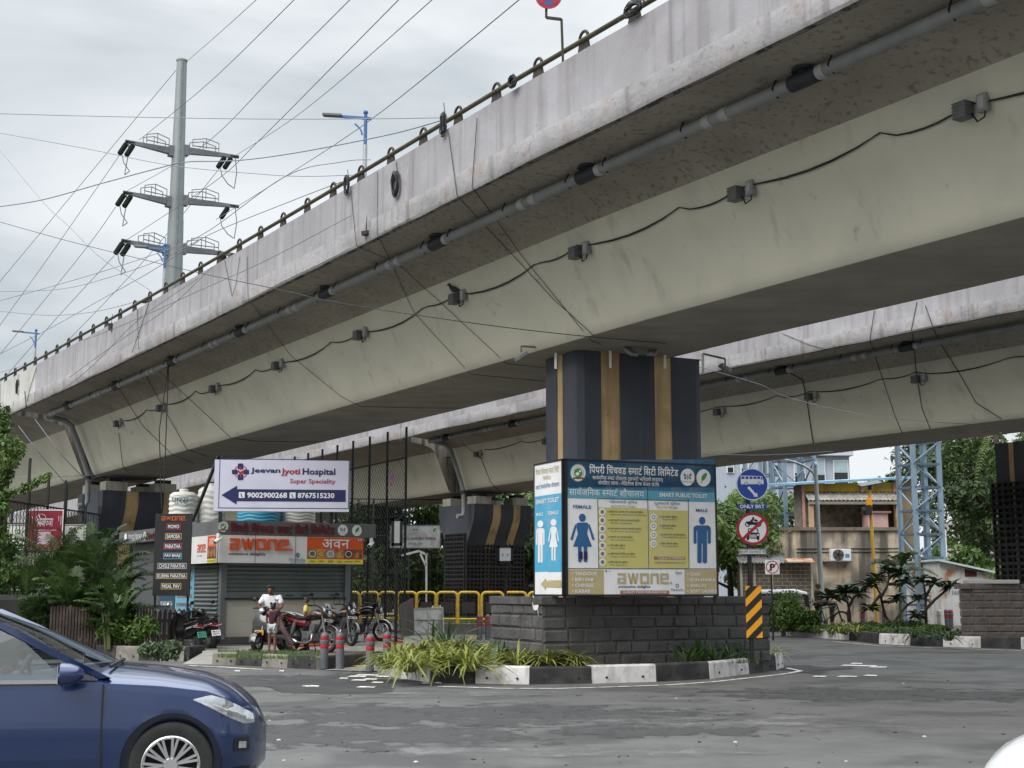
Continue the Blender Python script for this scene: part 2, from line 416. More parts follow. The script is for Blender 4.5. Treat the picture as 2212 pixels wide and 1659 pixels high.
for k, (px, py, hx_, hy_, m_) in enumerate(((1030, 1545, 5.2, 2.6, WORN), (760, 1590, 3.6, 2.0, WORN), (1420, 1580, 2.2, .9, WORN), (1900, 1500, 4.5, 2.2, WORN), (620, 1470, 4, 2.5, WORN), (1640, 1560, 5, 1.6, WORN2), (1250, 1625, 4, 1.0, WORN2), (900, 1500, 4, 1.6, WORN2))):
 q = G(px, py); z_ = .0022 + .0006 * k; b = MB(); b.poly([V(q.x - hx_, q.y - hy_, z_), V(q.x + hx_, q.y - hy_, z_), V(q.x + hx_, q.y + hy_, z_), V(q.x - hx_, q.y + hy_, z_)]); o = b.build('road_wear', m_); o['kind'] = 'structure'
def band(name, L, w, m, z=.0105):
 b = MB(); P3 = Gs(L)
 for i in range(len(P3) - 1):
  p, q = P3[i], P3[i + 1]; n1 = V(-(q - p).y, (q - p).x, 0).normalized() * w / 2
  b.poly([p - n1 + V(0, 0, z), q - n1 + V(0, 0, z), q + n1 + V(0, 0, z), p + n1 + V(0, 0, z)])
 o = b.build(name, m); o['kind'] = 'structure'; return o
band('road_line', [(945, 1484), (1010, 1485.5), (1080, 1488), (1200, 1488.5), (1320, 1485), (1440, 1481), (1540, 1474), (1640, 1463), (1700, 1456), (1730, 1450), (1700, 1444)], .11, ROADLINE)
band('road_line', [(404, 1438.5), (470, 1441), (540, 1445.5), (568, 1447)], .13, ROADLINE)
band('road_line', [(1800, 1386), (1900, 1395.5), (2040, 1400.5), (2160, 1404.5), (2300, 1409)], .1, ROADLINE)
band('road_line', [(790, 1345), (1060, 1348)], .12, ROADLINE)
r = random.Random(11)
mk = MB()
for (x, y, w) in [(770, 1462, 22), (792, 1459, 28), (775, 1470, 18), (800, 1468, 16), (815, 1475, 14), (742, 1466, 10), (660, 1483, 9), (678, 1483, 12), (790, 1485, 22), (826, 1462, 16), (920, 1477, 10), (945, 1476, 9), (512, 1450, 7), (608, 1450, 6),
                  (1835, 1438, 20), (1870, 1439, 26), (1895, 1441.5, 22), (1850, 1434, 14), (1830, 1462, 24), (1880, 1460, 16), (1770, 1462, 16)]:
 c = [G(x - w, y + 1), G(x + w * .8, y + 1.6), G(x + w, y - .6), G(x - w * .5, y - 1.4)]
 mk.poly([p + V(0, 0, .012) for p in c])
o = mk.build('road_marking', ROADLINE); o['kind'] = 'structure'
lb = MB(); r = random.Random(5)
for k in range(110):
 x, y = r.uniform(560, 2212), 1400 + 259 * r.random() ** .8; p = G(x, y); s = r.uniform(.008, .022)
 lb.m = 0 if r.random() < .93 else 1
 lb.ball(p + V(0, 0, s * .3), s, 5, 3, (r.uniform(.7, 1.8), r.uniform(.7, 1.5), .5))
o = lb.build('gravel', [mat('dark_pebble', (.05, .045, .04), .9), mat('pale_scrap', (.55, .54, .52), .8)]); o['kind'] = 'stuff'
# kerbs
KW = mat('kerb_white_paint', (.62, .60, .60), .8, var=.12, scale=5, bump=.3, bscale=30, stain=(.30, .27, .24), sstr=.7, sscale=3.5, sthr=(.52, .66), streak=(.25, .2, .17), stk=.5, stscale=(6, 6, 1.2), speck=(.15, .14, .13), spk=.7, spscale=26, spthr=(.66, .7))
KB = mat('kerb_black_paint', (.026, .026, .027), .7, var=.35, scale=5, bump=.3, bscale=30, stain=(.10, .095, .09), sstr=.5, sscale=3, speck=(.2, .2, .19), spk=.4, spscale=20, spthr=(.68, .72))
KG = mat('kerb_bare_concrete', (.24, .225, .20), .9, var=.2, scale=4, bump=.4, bscale=30, stain=(.1, .09, .08), sstr=.7, sscale=2.5)
def kerb(label, pts, cols, h=.30, w=.2, holes=True, inward=None, z=0.0):
 t = thing('kerb', label, 'kerb', pts[0]); r = random.Random(len(pts))
 for i in range(len(pts) - 1):
  p, q = pts[i] + V(0, 0, z), pts[i + 1] + V(0, 0, z); d = (q - p); L = d.length; d.normalize(); nrm = V(-d.y, d.x, 0)
  if inward is not None and nrm.dot(inward - p) < 0: nrm = -nrm
  c = cols[i % len(cols)]; b = MB(); e = .006
  zz = h + r.uniform(-.012, .012); tw = r.uniform(-.012, .012)
  a0, a1 = p + d * e + nrm * tw, q - d * e - nrm * tw
  b.loft([[a0 - nrm * .02, a0 + V(0, 0, zz - .03), a0 + nrm * .02 + V(0, 0, zz), a0 + nrm * (w - .02) + V(0, 0, zz), a0 + nrm * w + V(0, 0, zz - .02), a0 + nrm * w],
    [a1 - nrm * .02, a1 + V(0, 0, zz - .03), a1 + nrm * .02 + V(0, 0, zz), a1 + nrm * (w - .02) + V(0, 0, zz), a1 + nrm * w + V(0, 0, zz - .02), a1 + nrm * w]], cap=True)
  if holes and L > .5:
   b.m = 1
   for f in (.22, .78):
    c0 = p + d * (L * f) + V(0, 0, .10) - nrm * .022; b.lathe(c0, [(.022, 0), (.022, .012)], 8, Matrix((d, V(0, 0, 1), -nrm)).transposed())
  b.build('kerb_stone', [{'w': KW, 'k': KB, 'g': KG}[c], DARK], t, fix=True)
 return t
IC = V(2, 28, 0)
isl = Gs([(812, 1446), (825, 1457), (867, 1466), (930, 1474), (1027, 1476.7), (1144, 1478.6), (1278, 1476.5), (1418, 1472.6), (1532, 1466.5), (1618, 1456), (1675, 1447), (1691, 1442.6)])
back = [V(5.6, 30.3, 0), V(4.9, 31.6, 0), V(3.9, 32.6, 0), V(2.6, 33.0, 0), V(1.2, 33.0, 0), V(-.2, 32.4, 0), V(-1.5, 31.2, 0), V(-2.5, 29.6, 0)]
ring = isl + back + [isl[0]]
kerb('black and white kerb round the pier island in front', ring, list('ggwkwkwkwkwkwkwkwkwkwg'), .31, .2, True, IC)
b = MB(); b.poly([V(p.x + (IC.x - p.x) * .03, p.y + (IC.y - p.y) * .03, .24) for p in ring[:-1]]); o = b.build('planting_bed', SOIL); o['kind'] = 'structure'
rk = Gs([(1705, 1372), (1711, 1374), (1834.7, 1383), (1900, 1391), (1967, 1394.5), (2037, 1397), (2120, 1399.4), (2206, 1402.2), (2300, 1405.5), (2400, 1409)])
kerb('black and white kerb along the planted strip before the lattice towers', rk, list('wwkwkwkwk'), .32, .2, True, V(14, 60, 0))
bed2 = [p + V(.02, .12, .24) for p in rk] + [V(24, 60, .24), V(11.5, 52, .24)]
b = MB(); b.poly(bed2); o = b.build('planting_bed', SOIL); o['kind'] = 'structure'
lk = Gs([(206, 1424), (250, 1425.5), (300, 1427), (345, 1428), (398, 1429)])
kerb('dirty black and grey kerb stones below the palm shrubs', lk + [lk[-1] + V(.2, 1.2, 0)], list('kgkgk'), .33, .22, True, V(-12, 40, 0))
mk2 = Gs([(458, 1437), (510, 1437.2), (566, 1440), (622, 1443), (683, 1446.5), (697, 1446)])
kerb('low black and white kerb in front of the parked motorcycles', mk2 + [V(-2.6, 31.5, 0), V(-1.9, 34.5, 0), V(-1.2, 38, 0)], list('gkgkgkgkw'), .28, .2, True, V(-5, 36, 0))
b = MB(); gp = [p + V(0.05, .15, .2) for p in mk2] + [V(-2.7, 31.5, .2), V(-2.9, 33.0, .2), V(-6.8, 32.2, .2)]
b.poly(gp); o = b.build('verge', EARTH); o['kind'] = 'structure'
b = MB(); b.poly([p + V(0, .15, .26) for p in lk] + [V(-8.0, 35, .26), V(-9, 44, .26), V(-26, 44, .26), V(-20, 30, .26)]); o = b.build('planting_bed', SOIL); o['kind'] = 'structure'
walk = [G(700, 1449), G(806, 1452), V(-1.6, 31.6, 0), V(-.9, 36, 0), V(-.4, 43, 0), V(-2.2, 43, 0), V(-1.9, 36, 0), V(-2.5, 31.5, 0)]
b = MB(); b.poly([p + V(0, 0, .02) for p in walk]); o = b.build('walkway', PAVE); o['kind'] = 'structure'
tac = mat('tactile_paving', (.50, .38, .16), .85, var=.2, scale=8, stain=(.25, .22, .17), sscale=3, sstr=.7)
b = MB(); b.poly([p + V(0, 0, .026) for p in Gs([(722, 1432), (822, 1436), (824, 1443), (716, 1440)])]); o = b.build('walkway', tac); o['kind'] = 'structure'
b = MB(); b.prism([V(-12, 33.6, 0), V(-7.5, 33.6, 0), V(-7.2, 32.4, 0), V(-2.85, 32.4, 0), V(-2.3, 40, 0), V(-2.3, 44, 0), V(-14, 44, 0)], V(0, 0, .2)); b.poly([V(-7.3, 30.8, .01), V(-6.2, 30.6, .01), V(-6.2, 32.42, .204), V(-7.2, 32.42, .204)]); o = b.build('forecourt', PAVE, fix=True); o['kind'] = 'structure'
md = [V(-16, 54.5, 0), V(-8.0, 53.7, 0), V(-4, 53.2, 0), V(0, 52.6, 0), V(6, 51.5, 0), V(9, 51, 0)]
kerb('long dusty kerb under the yellow railings', md, list('g'), .42, .25, False, V(0, 70, 0))
b = MB(); b.poly([p + V(0, .2, .38) for p in md] + [V(9, 74, .38), V(-20, 74, .38)]); o = b.build('verge', EARTH); o['kind'] = 'structure'
# flyovers
PARA = mat('parapet_concrete', (.27, .262, .276), .85, var=.10, scale=.8, bump=.35, bscale=9, stain=(.34, .33, .35), sstr=.5, sscale=1.3, sthr=(.5, .62),
           streak=(.11, .10, .095), stk=.55, stscale=(4.5, 4.5, .14), stthr=(.48, .74), speck=(.15, .13, .12), spk=.45, spscale=7, spthr=(.66, .72), detail=8)
PARAL = mat('parapet_rough_plaster', (.32, .312, .322), .9, var=.18, scale=1.6, bump=.9, bscale=7, stain=(.26, .22, .20), sstr=.75, sscale=1.6, sthr=(.55, .66),
           streak=(.11, .09, .085), stk=.7, stscale=(3.2, 3.2, .12), stthr=(.55, .74), speck=(.2, .17, .15), spk=.6, spscale=7, spthr=(.6, .68), detail=8)
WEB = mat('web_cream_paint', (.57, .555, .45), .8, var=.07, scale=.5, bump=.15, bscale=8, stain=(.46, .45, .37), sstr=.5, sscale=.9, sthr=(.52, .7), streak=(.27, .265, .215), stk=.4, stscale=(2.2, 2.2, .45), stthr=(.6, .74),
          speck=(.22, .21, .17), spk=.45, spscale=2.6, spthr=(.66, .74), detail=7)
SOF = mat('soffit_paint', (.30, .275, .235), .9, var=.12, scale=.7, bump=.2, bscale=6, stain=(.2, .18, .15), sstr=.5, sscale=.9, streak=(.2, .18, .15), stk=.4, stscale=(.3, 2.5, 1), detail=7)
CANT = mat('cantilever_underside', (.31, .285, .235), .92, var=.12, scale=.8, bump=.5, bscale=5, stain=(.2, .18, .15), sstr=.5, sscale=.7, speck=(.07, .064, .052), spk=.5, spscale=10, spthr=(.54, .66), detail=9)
EDGE = mat('stained_drip_edge', (.20, .18, .15), .92, var=.2, scale=1, bump=.4, bscale=6, streak=(.03, .028, .025), stk=.85, stscale=(4, 4, .3), stthr=(.5, .6))
DECK = mat('deck_asphalt', (.06, .06, .06), .9)
WHPATCH = mat('patched_white_paint', (.42, .42, .40), .8, var=.08, scale=1.5, bump=.3, bscale=9, streak=(.25, .23, .2), stk=.4, stscale=(3, 3, .15))
NP = (16.98213, -.59, -.00091, 6.73145, -.01477, -.00002)
FP = (33.1975, -.47443, -.0017, 4.8333, .06215, -.00069)
def fpt(p, y, off=0.0, dz=0.0):
 dx = p[1] + 2 * p[2] * y; k = math.hypot(1, dx); yz = min(max(y, 24), 110)
 return V(p[0] + p[1] * y + p[2] * y * y + off / k, y - dx * off / k, p[3] + p[4] * yz + p[5] * yz * yz + dz)
def ftan(p, y): return (fpt(p, y + .05) - fpt(p, y - .05)).normalized()
WBOT = 2.83
PROF_GIRDER = [(-2.80, 2.26, 0), (-2.2, 2.22, 1), (-1.45, 2.12, 1), (-1.05, 2.0, 1), (-.82, 1.82, 2), (-.68, 1.5, 2), (-.12, .22, 2), (-.06, .10, 2), (.02, .03, 3), (.14, 0, 3)]
def mirror(pr): return [(WBOT - a, z) for a, z, *_ in reversed(pr)]
def span(fl, y0, y1, parent, step=1.5, patch=None, ext=(0, 0)):
 n = max(2, int((y1 - y0) / step)); ys = np.linspace(y0, y1, n + 1)
 left = [(a, z) for a, z, _ in PROF_GIRDER]; loop = left + mirror(PROF_GIRDER) + [(WBOT + 2.8, 2.5), (-2.8, 2.5)]
 mi = [0, 1, 1, 1, 2, 2, 2, 2, 3, 3]; k = len(left)
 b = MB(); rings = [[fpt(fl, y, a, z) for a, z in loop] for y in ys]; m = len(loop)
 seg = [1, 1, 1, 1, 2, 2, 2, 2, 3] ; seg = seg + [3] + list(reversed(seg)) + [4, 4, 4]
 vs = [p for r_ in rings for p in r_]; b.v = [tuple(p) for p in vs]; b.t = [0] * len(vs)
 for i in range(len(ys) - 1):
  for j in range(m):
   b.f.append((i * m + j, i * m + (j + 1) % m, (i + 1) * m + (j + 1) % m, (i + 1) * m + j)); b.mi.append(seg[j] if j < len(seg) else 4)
 for e in (0, len(ys) - 1): b.f.append(tuple(e * m + j for j in range(m))); b.mi.append(5)
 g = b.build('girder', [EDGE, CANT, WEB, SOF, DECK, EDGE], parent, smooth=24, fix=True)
 for side in (0, 1):
  pr = [(-2.95, 2.30), (-2.96, 2.66), (-2.95, 2.70), (-2.95, 3.62), (-2.90, 3.65), (-2.72, 3.65), (-2.69, 2.51), (-2.79, 2.3), (-2.83, 2.245), (-2.92, 2.25)]
  if side: pr = [(WBOT - a, z) for a, z in pr]
  b = MB(); m = len(pr); r = random.Random(int(y0) + side)
  ys2 = np.linspace(y0 - ext[0], y1 + ext[1], 2 * n + 1)
  for y in ys2:
   for q, (a, z) in enumerate(pr):
    jz = r.uniform(-.012, .012) if q in (0, 9, 8) else r.uniform(-.006, .006)
    b.v.append(tuple(fpt(fl, y, a + (r.uniform(-.012, .012) if q in (1, 2) else 0), z + jz))); b.t.append(0)
  for i in range(len(ys2) - 1):
   for j in range(m):
    b.f.append((i * m + j, i * m + (j + 1) % m, (i + 1) * m + (j + 1) % m, (i + 1) * m + j))
    pm = 1 if j in (0, 9) else (2 if j in (7, 8) else 0)
    if patch and patch[0] < ys2[i] < patch[1] and j in (0, 1, 2, 3): pm = 3
    b.mi.append(pm)
  for e in (0, len(ys2) - 1): b.f.append(tuple(e * m + j for j in range(m))); b.mi.append(0)
  b.build('parapet', [PARA, PARAL, EDGE, WHPATCH], parent, smooth=30, fix=True)
 return g
near = thing('flyover', 'long concrete flyover passing overhead with a pipe rail on its parapet', 'flyover', fpt(NP, 26))
JN = 51.9
g1 = span(NP, -16, JN - .5, near, patch=(49.2, 60), ext=(0, .48)); g2 = span(NP, JN + .5, 92, near, patch=(49.2, 53.0), ext=(.48, 0))
far = thing('flyover', 'second concrete flyover behind the first, carried by the pier with the black trellis', 'flyover', fpt(FP, 40))
JF = 61.6
f1 = span(FP, 22, JF - .5, far, ext=(0, .48)); f2 = span(FP, JF + .5, 120, far, ext=(.48, 0))
def bvh(objs):
 vs = []; fs = []
 for o in objs:
  off = Vector((0, 0, 0)); p = o.parent
  while p: off = ORG.get(p.name, off); p = p.parent
  b0 = len(vs); vs += [v.co + off for v in o.data.vertices]; fs += [tuple(b0 + i for i in q.vertices) for q in o.data.polygons]
 return BVHTree.FromPolygons(vs, fs)
BV = bvh(list(near.children)); BVF = bvh(list(far.children))
def hit(px, py, tree=None, out=.03):
 d = ray(px, py).normalized(); h = (tree or BV).ray_cast(Vector((0, 0, EYE)), d)
 if h[0] is None: return None
 n = h[1] if h[1].dot(d) < 0 else -h[1]
 return h[0] + n * out
def hitd(px, py):
 for k in range(30):
  h = hit(px, py + k * 4)
  if h: return h + V(0, 0, k * 4 * h.y / F)
for fl, J, par in ((NP, JN, near), (FP, JF, far)):
 b = MB()
 for off0, off1, z0, z1 in ((.35, WBOT - .35, .02, 1.6), (-.55, WBOT + .55, 1.55, 2.2)):
  b.prism([fpt(fl, J - .30, off0, z0), fpt(fl, J - .30, off1, z0), fpt(fl, J - .30, off1, z1), fpt(fl, J - .30, off0, z1)], fpt(fl, J + .30) - fpt(fl, J - .30))
 b.build('joint_diaphragm', mat('grimy_concrete', (.09, .085, .078), .9, var=.4, scale=1.5, streak=(.02, .02, .02), stk=.8, stscale=(4, 4, .5)), par, fix=True)
RAILM = mat('mossy_rail_paint', (.05, .046, .02), .75, var=.35, scale=2.5, stain=(.03, .03, .02), sscale=1.5, speck=(.2, .17, .05), spk=.5, spscale=6)
BRK = mat('rusty_bracket', (.04, .032, .026), .8, var=.4, scale=8)
def railing(fl, y0, y1, step, parent, part=True):
 b = MB(); ys = np.arange(y0, y1, 1.0)
 b.tube([fpt(fl, y, -2.84, 3.86) for y in ys], .042, 8)
 b.build('rail_pipe', RAILM, parent, smooth=60)
 y = y0; n = 0
 while y < y1:
  c = fpt(fl, y, -2.84, 3.65); t = ftan(fl, y); b = MB(); nn = t.cross(V(0, 0, 1)).normalized()
  b.prism([c - t * .16 - V(0, 0, .02), c + t * .16 - V(0, 0, .02), c + t * .10 + V(0, 0, .22), c - t * .10 + V(0, 0, .22)], nn * .05)
  R = [c + nn * .02 + t * (.115 * math.cos(a)) + V(0, 0, .25 + .115 * math.sin(a)) for a in np.linspace(0, 2 * math.pi, 14, endpoint=False)]
  b.tube(R, .026, 6, closed=True)
  b.build('rail_bracket', BRK, parent); y += step; n += 1
railing(NP, 5.26, 72, 1.12, near)
# stone walls
STONE = mat('dark_basalt', (.078, .076, .075), .85, var=.35, scale=2.2, bump=1.0, bscale=14, stain=(.085, .08, .078), sstr=.6, sscale=1.2, speck=(.14, .135, .13), spk=.45, spscale=9, spthr=(.62, .72), detail=8)
MORT = mat('mortar', (.17, .165, .155), .95, var=.2, scale=4)
STONE2 = mat('brown_grey_basalt', (.11, .10, .095), .85, var=.35, scale=2.2, bump=1.0, bscale=14, stain=(.12, .09, .075), sstr=.6, sscale=1.2, speck=(.16, .15, .14), spk=.4, spscale=9, spthr=(.62, .72), detail=8)
MORT2 = mat('pale_mortar', (.24, .225, .20), .95, var=.2, scale=4)
def stone_wall(label, pts, z0, z1, ch, cap, m, mo, seed=1, blk=(.32, .62)):
 t = thing('stone_wall', label, 'wall', V(*pts[0][:2], z0)); r = random.Random(seed); c = sum((Vector(p[:2]) for p in pts), Vector((0, 0))) / len(pts)
 P2 = [Vector(p[:2]) for p in pts]; core = MB()
 ins = [p + (c - p).normalized() * .035 for p in P2]
 core.prism([V(p.x, p.y, z0) for p in ins], V(0, 0, z1 - z0 - .02)); core.build('mortar_core', mo, t, fix=True)
 b = MB()
 for i in range(len(P2)):
  p, q = P2[i], P2[(i + 1) % len(P2)]; d = q - p; L = d.length; d.normalize(); n = Vector((d.y, -d.x))
  if n.dot(c - p) > 0: n = -n
  z = z0
  while z < z1 - cap - .03:
   h = min(ch * r.uniform(.93, 1.07), z1 - cap - z); x = 0
   while x < L - .02:
    w = r.uniform(*blk);  w = L - x if L - x - w < blk[0] * .6 else w
    g = .012; pr = r.uniform(.008, .04)
    a = [p + d * (x + g) , p + d * (x + w - g)]
    back = -n * .05; o4 = [V(*(a[0] + back), z + g), V(*(a[1] + back), z + g), V(*(a[1] + back), z + h - g), V(*(a[0] + back), z + h - g)]
    f4 = [V(*(a[0]), z + g), V(*(a[1]), z + g), V(*(a[1]), z + h - g), V(*(a[0]), z + h - g)]
    e = .03; fx = [V(*(a[0] + d * e + n * pr * r.uniform(.6, 1.2)), z + g + e), V(*(a[1] - d * e + n * pr * r.uniform(.6, 1.2)), z + g + e), V(*(a[1] - d * e + n * pr * r.uniform(.6, 1.2)), z + h - g - e), V(*(a[0] + d * e + n * pr * r.uniform(.6, 1.2)), z + h - g - e)]
    b.loft([o4, f4, fx]); k = len(b.v); b.f.append((k - 4, k - 3, k - 2, k - 1)); b.mi.append(0)
    x += w
   z += h
 b.build('stonework', m, t, fix=True)
 b = MB()
 for i in range(len(P2)):
  p, q = P2[i], P2[(i + 1) % len(P2)]; d = q - p; L = d.length; d.normalize(); n = Vector((d.y, -d.x)); x = -.05
  if n.dot(c - p) > 0: n = -n
  while x < L:
   w = min(r.uniform(.5, .85), L + .05 - x); a, e = p + d * (x + .006), p + d * (x + w - .006)
   o1 = n * r.uniform(.035, .06); zt = z1 + r.uniform(-.012, .012)
   b.prism([V(*(a - n * .3), z1 - cap), V(*(e - n * .3), z1 - cap), V(*(e + o1), z1 - cap), V(*(a + o1), z1 - cap)], V(0, 0, cap + zt - z1)); x += w
 b.build('coping', m, t, fix=True, bevel=.012)
 b = MB(); b.poly([V(p.x, p.y, z1 - .03) for p in ins]); b.build('fill', SOIL, t)
 return t
wc = W(1172, 1290, 25.5); AX = V(-.545, .838, 0); CRS = V(.838, .545, 0)
A1 = V(wc.x, wc.y, 0); R1 = W(1661, 1290, 28.0); L1 = W(1062, 1290, 27.6)
sp_d = (L1 - A1).normalized(); sp_n = V(sp_d.y, -sp_d.x, 0); sp_n = sp_n if sp_n.y < 0 else -sp_n
sw1 = stone_wall('dark stone block wall round the pier under the toilet sign', [L1, A1, R1, R1 + AX * 2.6, L1 + V(.25, 2.6, 0)], .2, 1.50, .235, .14, STONE, MORT, 3)
b = MB(); b.prism([A1 + sp_d * x + sp_n * .045 + V(0, 0, z) for x, z in ((.10, 1.10), (.16, 1.19), (.24, 1.12), (.36, 1.08), (.42, 1.16), (.36, 1.24), (.40, 1.33), (.30, 1.30), (.24, 1.35), (.20, 1.26), (.10, 1.30), (.14, 1.20))], sp_n * .006); b.build('paint_splash', mat('white_splash', (.6, .6, .58), .8), sw1, fix=True)
c2 = W(2074, 1300, 41.0)
sw2 = stone_wall('grey stone block wall round the pier behind the planted strip', [c2 + V(1.0, 2.8, 0), c2, c2 + V(6.5, .6, 0), c2 + V(6.5, 3.5, 0)], .2, 1.83, .225, .15, STONE2, MORT2, 8, (.30, .48))
# piers
SLATE = mat('slate_blue_paint', (.046, .053, .07), .75, var=.15, scale=1.2, bump=.15, bscale=20, stain=(.065, .07, .08), sstr=.5, sscale=1.1, streak=(.09, .09, .09), stk=.3, stscale=(5, 5, .2), speck=(.16, .16, .16), spk=.5, spscale=9, spthr=(.70, .76))
TAN = mat('tan_stripe_paint', (.50, .36, .185), .8, var=.1, scale=1.5, bump=.15, bscale=20, stain=(.26, .18, .09), sstr=.6, sscale=1.6, streak=(.16, .11, .06), stk=.5, stscale=(6, 6, .25), speck=(.12, .09, .05), spk=.5, spscale=9, spthr=(.68, .74))
TANE = mat('stripe_groove', (.10, .09, .075), .9)
def stripe_face(bs, A, B, z0, z1, n, stripes):
 """front of a pier as vertical strips: slate and tan, tan strips sunk a little"""
 d = (B - A); L = d.length; d.normalize(); x = 0
 cuts = [0]
 for s0, s1 in stripes: cuts += [s0, s1]
 cuts.append(L)
 for i in range(len(cuts) - 1):
  a, e = A + d * cuts[i], A + d * cuts[i + 1]; tan = i % 2 == 1
  k = bs[1] if tan else bs[0]; off = -n * .02 if tan else V(0, 0, 0)
  k.poly([V(*(a + off).xy, z0), V(*(e + off).xy, z0), V(*(e + off).xy, z1), V(*(a + off).xy, z1)])
  if tan:
   for w_ in (a, e): bs[2].poly([V(*w_.xy, z0), V(*(w_ + off).xy, z0), V(*(w_ + off).xy, z1), V(*w_.xy, z1)])
p1 = thing('bridge_pier', 'slate blue pier with two tan stripes rising behind the toilet sign', 'bridge pier', V(2.4, 27.3, .2))
Ac = W(1245, 760, 26.55); Bc = W(1518, 760, 27.95); dc = (Bc - Ac); dc.z = 0; dc.normalize(); bk = V(-dc.y, dc.x, 0); nf = -bk
Ac.z = Bc.z = 0; LW = (Bc - Ac).length
bs = (MB(), MB(), MB()); ch = .18; z0, z1 = .2, 6.36
def px_along(px, A, B):
 best = min(np.linspace(0, 1, 400), key=lambda t: abs((CX + F * (A + (B - A) * t).x / (_c * (A + (B - A) * t).y + _s * 3.5)) - px)); return best * (B - A).length
F0, F1 = Ac + dc * ch, Bc - dc * ch
st = [(px_along(1299, F0, F1), px_along(1340, F0, F1)), (px_along(1415, F0, F1), px_along(1452, F0, F1))]
stripe_face(bs, F0, F1, z0, z1, nf, st)
LD = 1.25
L0, L1_ = Ac + bk * LD, Ac + bk * ch
stripe_face(bs, L0, L1_, z0, z1, -dc, [(LD - ch - .62, LD - ch - .38)])
for a, e in ((L1_, F0), (F1, Bc + bk * ch)):
 mid = (a + e) / 2 + (((a + e) / 2 - (Ac + Bc) / 2 - bk * .6).normalized()) * .05
 for u, v in ((a, mid), (mid, e)): bs[0].poly([V(*u.xy, z0), V(*v.xy, z0), V(*v.xy, z1), V(*u.xy, z1)])
stripe_face(bs, Bc + bk * ch, Bc + bk * LD, z0, z1, dc, [(.4, .65)])
bs[0].poly([V(*L0.xy, z0), V(*L0.xy, z1), V(*(Bc + bk * LD).xy, z1), V(*(Bc + bk * LD).xy, z0)])
bs[0].poly([V(*q.xy, z1) for q in (L0, Ac, Bc, Bc + bk * LD)])
bs[0].build('shaft', SLATE, p1); bs[1].build('stripe', TAN, p1); bs[2].build('stripe_edge', TANE, p1)
def flared_pier(label, C, z_top, W_, hb=.75, ht=1.55, trellis=None, stripes=(), axis=AX, cross=CRS, ped=True, z0=.0, flare=1.9):
 t = thing('bridge_pier', label, 'bridge pier', V(C.x, C.y, z0)); zs = [z0, z_top - flare - .35] + [z_top - flare - .35 + (flare + .05) * k / 12 for k in range(1, 13)] + [z_top]
 def half(z):
  f = min(1, max(0, (z - (z_top - flare - .35)) / flare)); return hb + (ht - hb) * (3 * f * f - 2 * f ** 3)
 cuts = [-W_ / 2]
 for s0, s1 in stripes: cuts += [s0, s1]
 cuts.append(W_ / 2); bs = (MB(), MB())
 for sgn in (-1, 1):
  for i in range(len(cuts) - 1):
   tan = i % 2 == 1; k = bs[1 if tan else 0]; e = -.02 if tan else 0
   for j in range(len(zs) - 1):
    q = [(cuts[i], zs[j]), (cuts[i + 1], zs[j]), (cuts[i + 1], zs[j + 1]), (cuts[i], zs[j + 1])]
    pts = [V(C.x, C.y, 0) + cross * a + axis * sgn * (half(z) + e) + V(0, 0, z) for a, z in q]
    k.poly(pts)
 for sd in (-1, 1):
  for j in range(len(zs) - 1):
   a, e = zs[j], zs[j + 1]
   bs[0].poly([V(C.x, C.y, a) + cross * sd * W_ / 2 - axis * half(a), V(C.x, C.y, a) + cross * sd * W_ / 2 + axis * half(a), V(C.x, C.y, e) + cross * sd * W_ / 2 + axis * half(e), V(C.x, C.y, e) + cross * sd * W_ / 2 - axis * half(e)])
 h = half(z_top); bs[0].poly([V(C.x, C.y, z_top) + cross * a * W_ / 2 + axis * c_ * h for a, c_ in ((-1, -1), (1, -1), (1, 1), (-1, 1))])
 bs[0].build('shaft', SLATE, t, smooth=35); bs[1].build('stripe', TAN, t, smooth=35)
 if ped:
  for a in (-1, 1):
   for c_ in (-1, 1):
    b = MB(); q = V(C.x, C.y, z_top + .17) + cross * a * (W_ / 2 - .55) + axis * c_ * (h - .45)
    b.box(q, (.85, .7, .36), M3=Matrix((cross, axis, V(0, 0, 1))).transposed()); b.build('bearing_pedestal', mat('pedestal_concrete', (.42, .41, .34), .85, var=.15, streak=(.1, .09, .08), stk=.6, stscale=(4, 4, .5)), t, bevel=.02)
    b = MB(); b.box(q + V(0, 0, .25), (.5, .45, .14), M3=Matrix((cross, axis, V(0, 0, 1))).transposed()); b.build('bearing', DARK, t)
 return t, half
TREL = mat('black_trellis_plastic', (.017, .017, .018), .7, var=.3, scale=5)
def trellis(t, C, w, hd, z0, z1, cross, axis, cell=.16, dep=.10, cav=None):
 """planter grid strapped round a shaft: bars standing in front of dark boxes"""
 b = MB(); M3 = Matrix((cross, axis, V(0, 0, 1))).transposed()
 for face in (0, 1):
  n = -axis if face == 0 else -cross; u = cross if face == 0 else axis; L = w if face == 0 else 2 * hd; off = hd + .04 if face == 0 else w / 2 + .04
  k = int(L / cell); base = V(C.x, C.y, 0) + n * off
  for i in range(k + 1):
   p = base + u * (-L / 2 + L * i / k); b.beam(p + V(0, 0, z0), p + V(0, 0, z1), .035 if i % 4 else .06, dep, up=n)
  m = int((z1 - z0) / (cell * .95))
  for j in range(m + 1):
   z = z0 + (z1 - z0) * j / m; p = base + V(0, 0, z)
   b.beam(p - u * L / 2, p + u * L / 2, .05 if j % 3 else .12, .035 if j % 3 else .05)
   if j < m and j % 1 == 0:
    for i in range(k):
     q = base + u * (-L / 2 + L * (i + .5) / k) + V(0, 0, z + .05) - n * .0
     b.box(q, (cell * .8, dep * .9, .05), M3=Matrix((u, n, V(0, 0, 1))).transposed())
 return b.build('trellis', TREL, t)
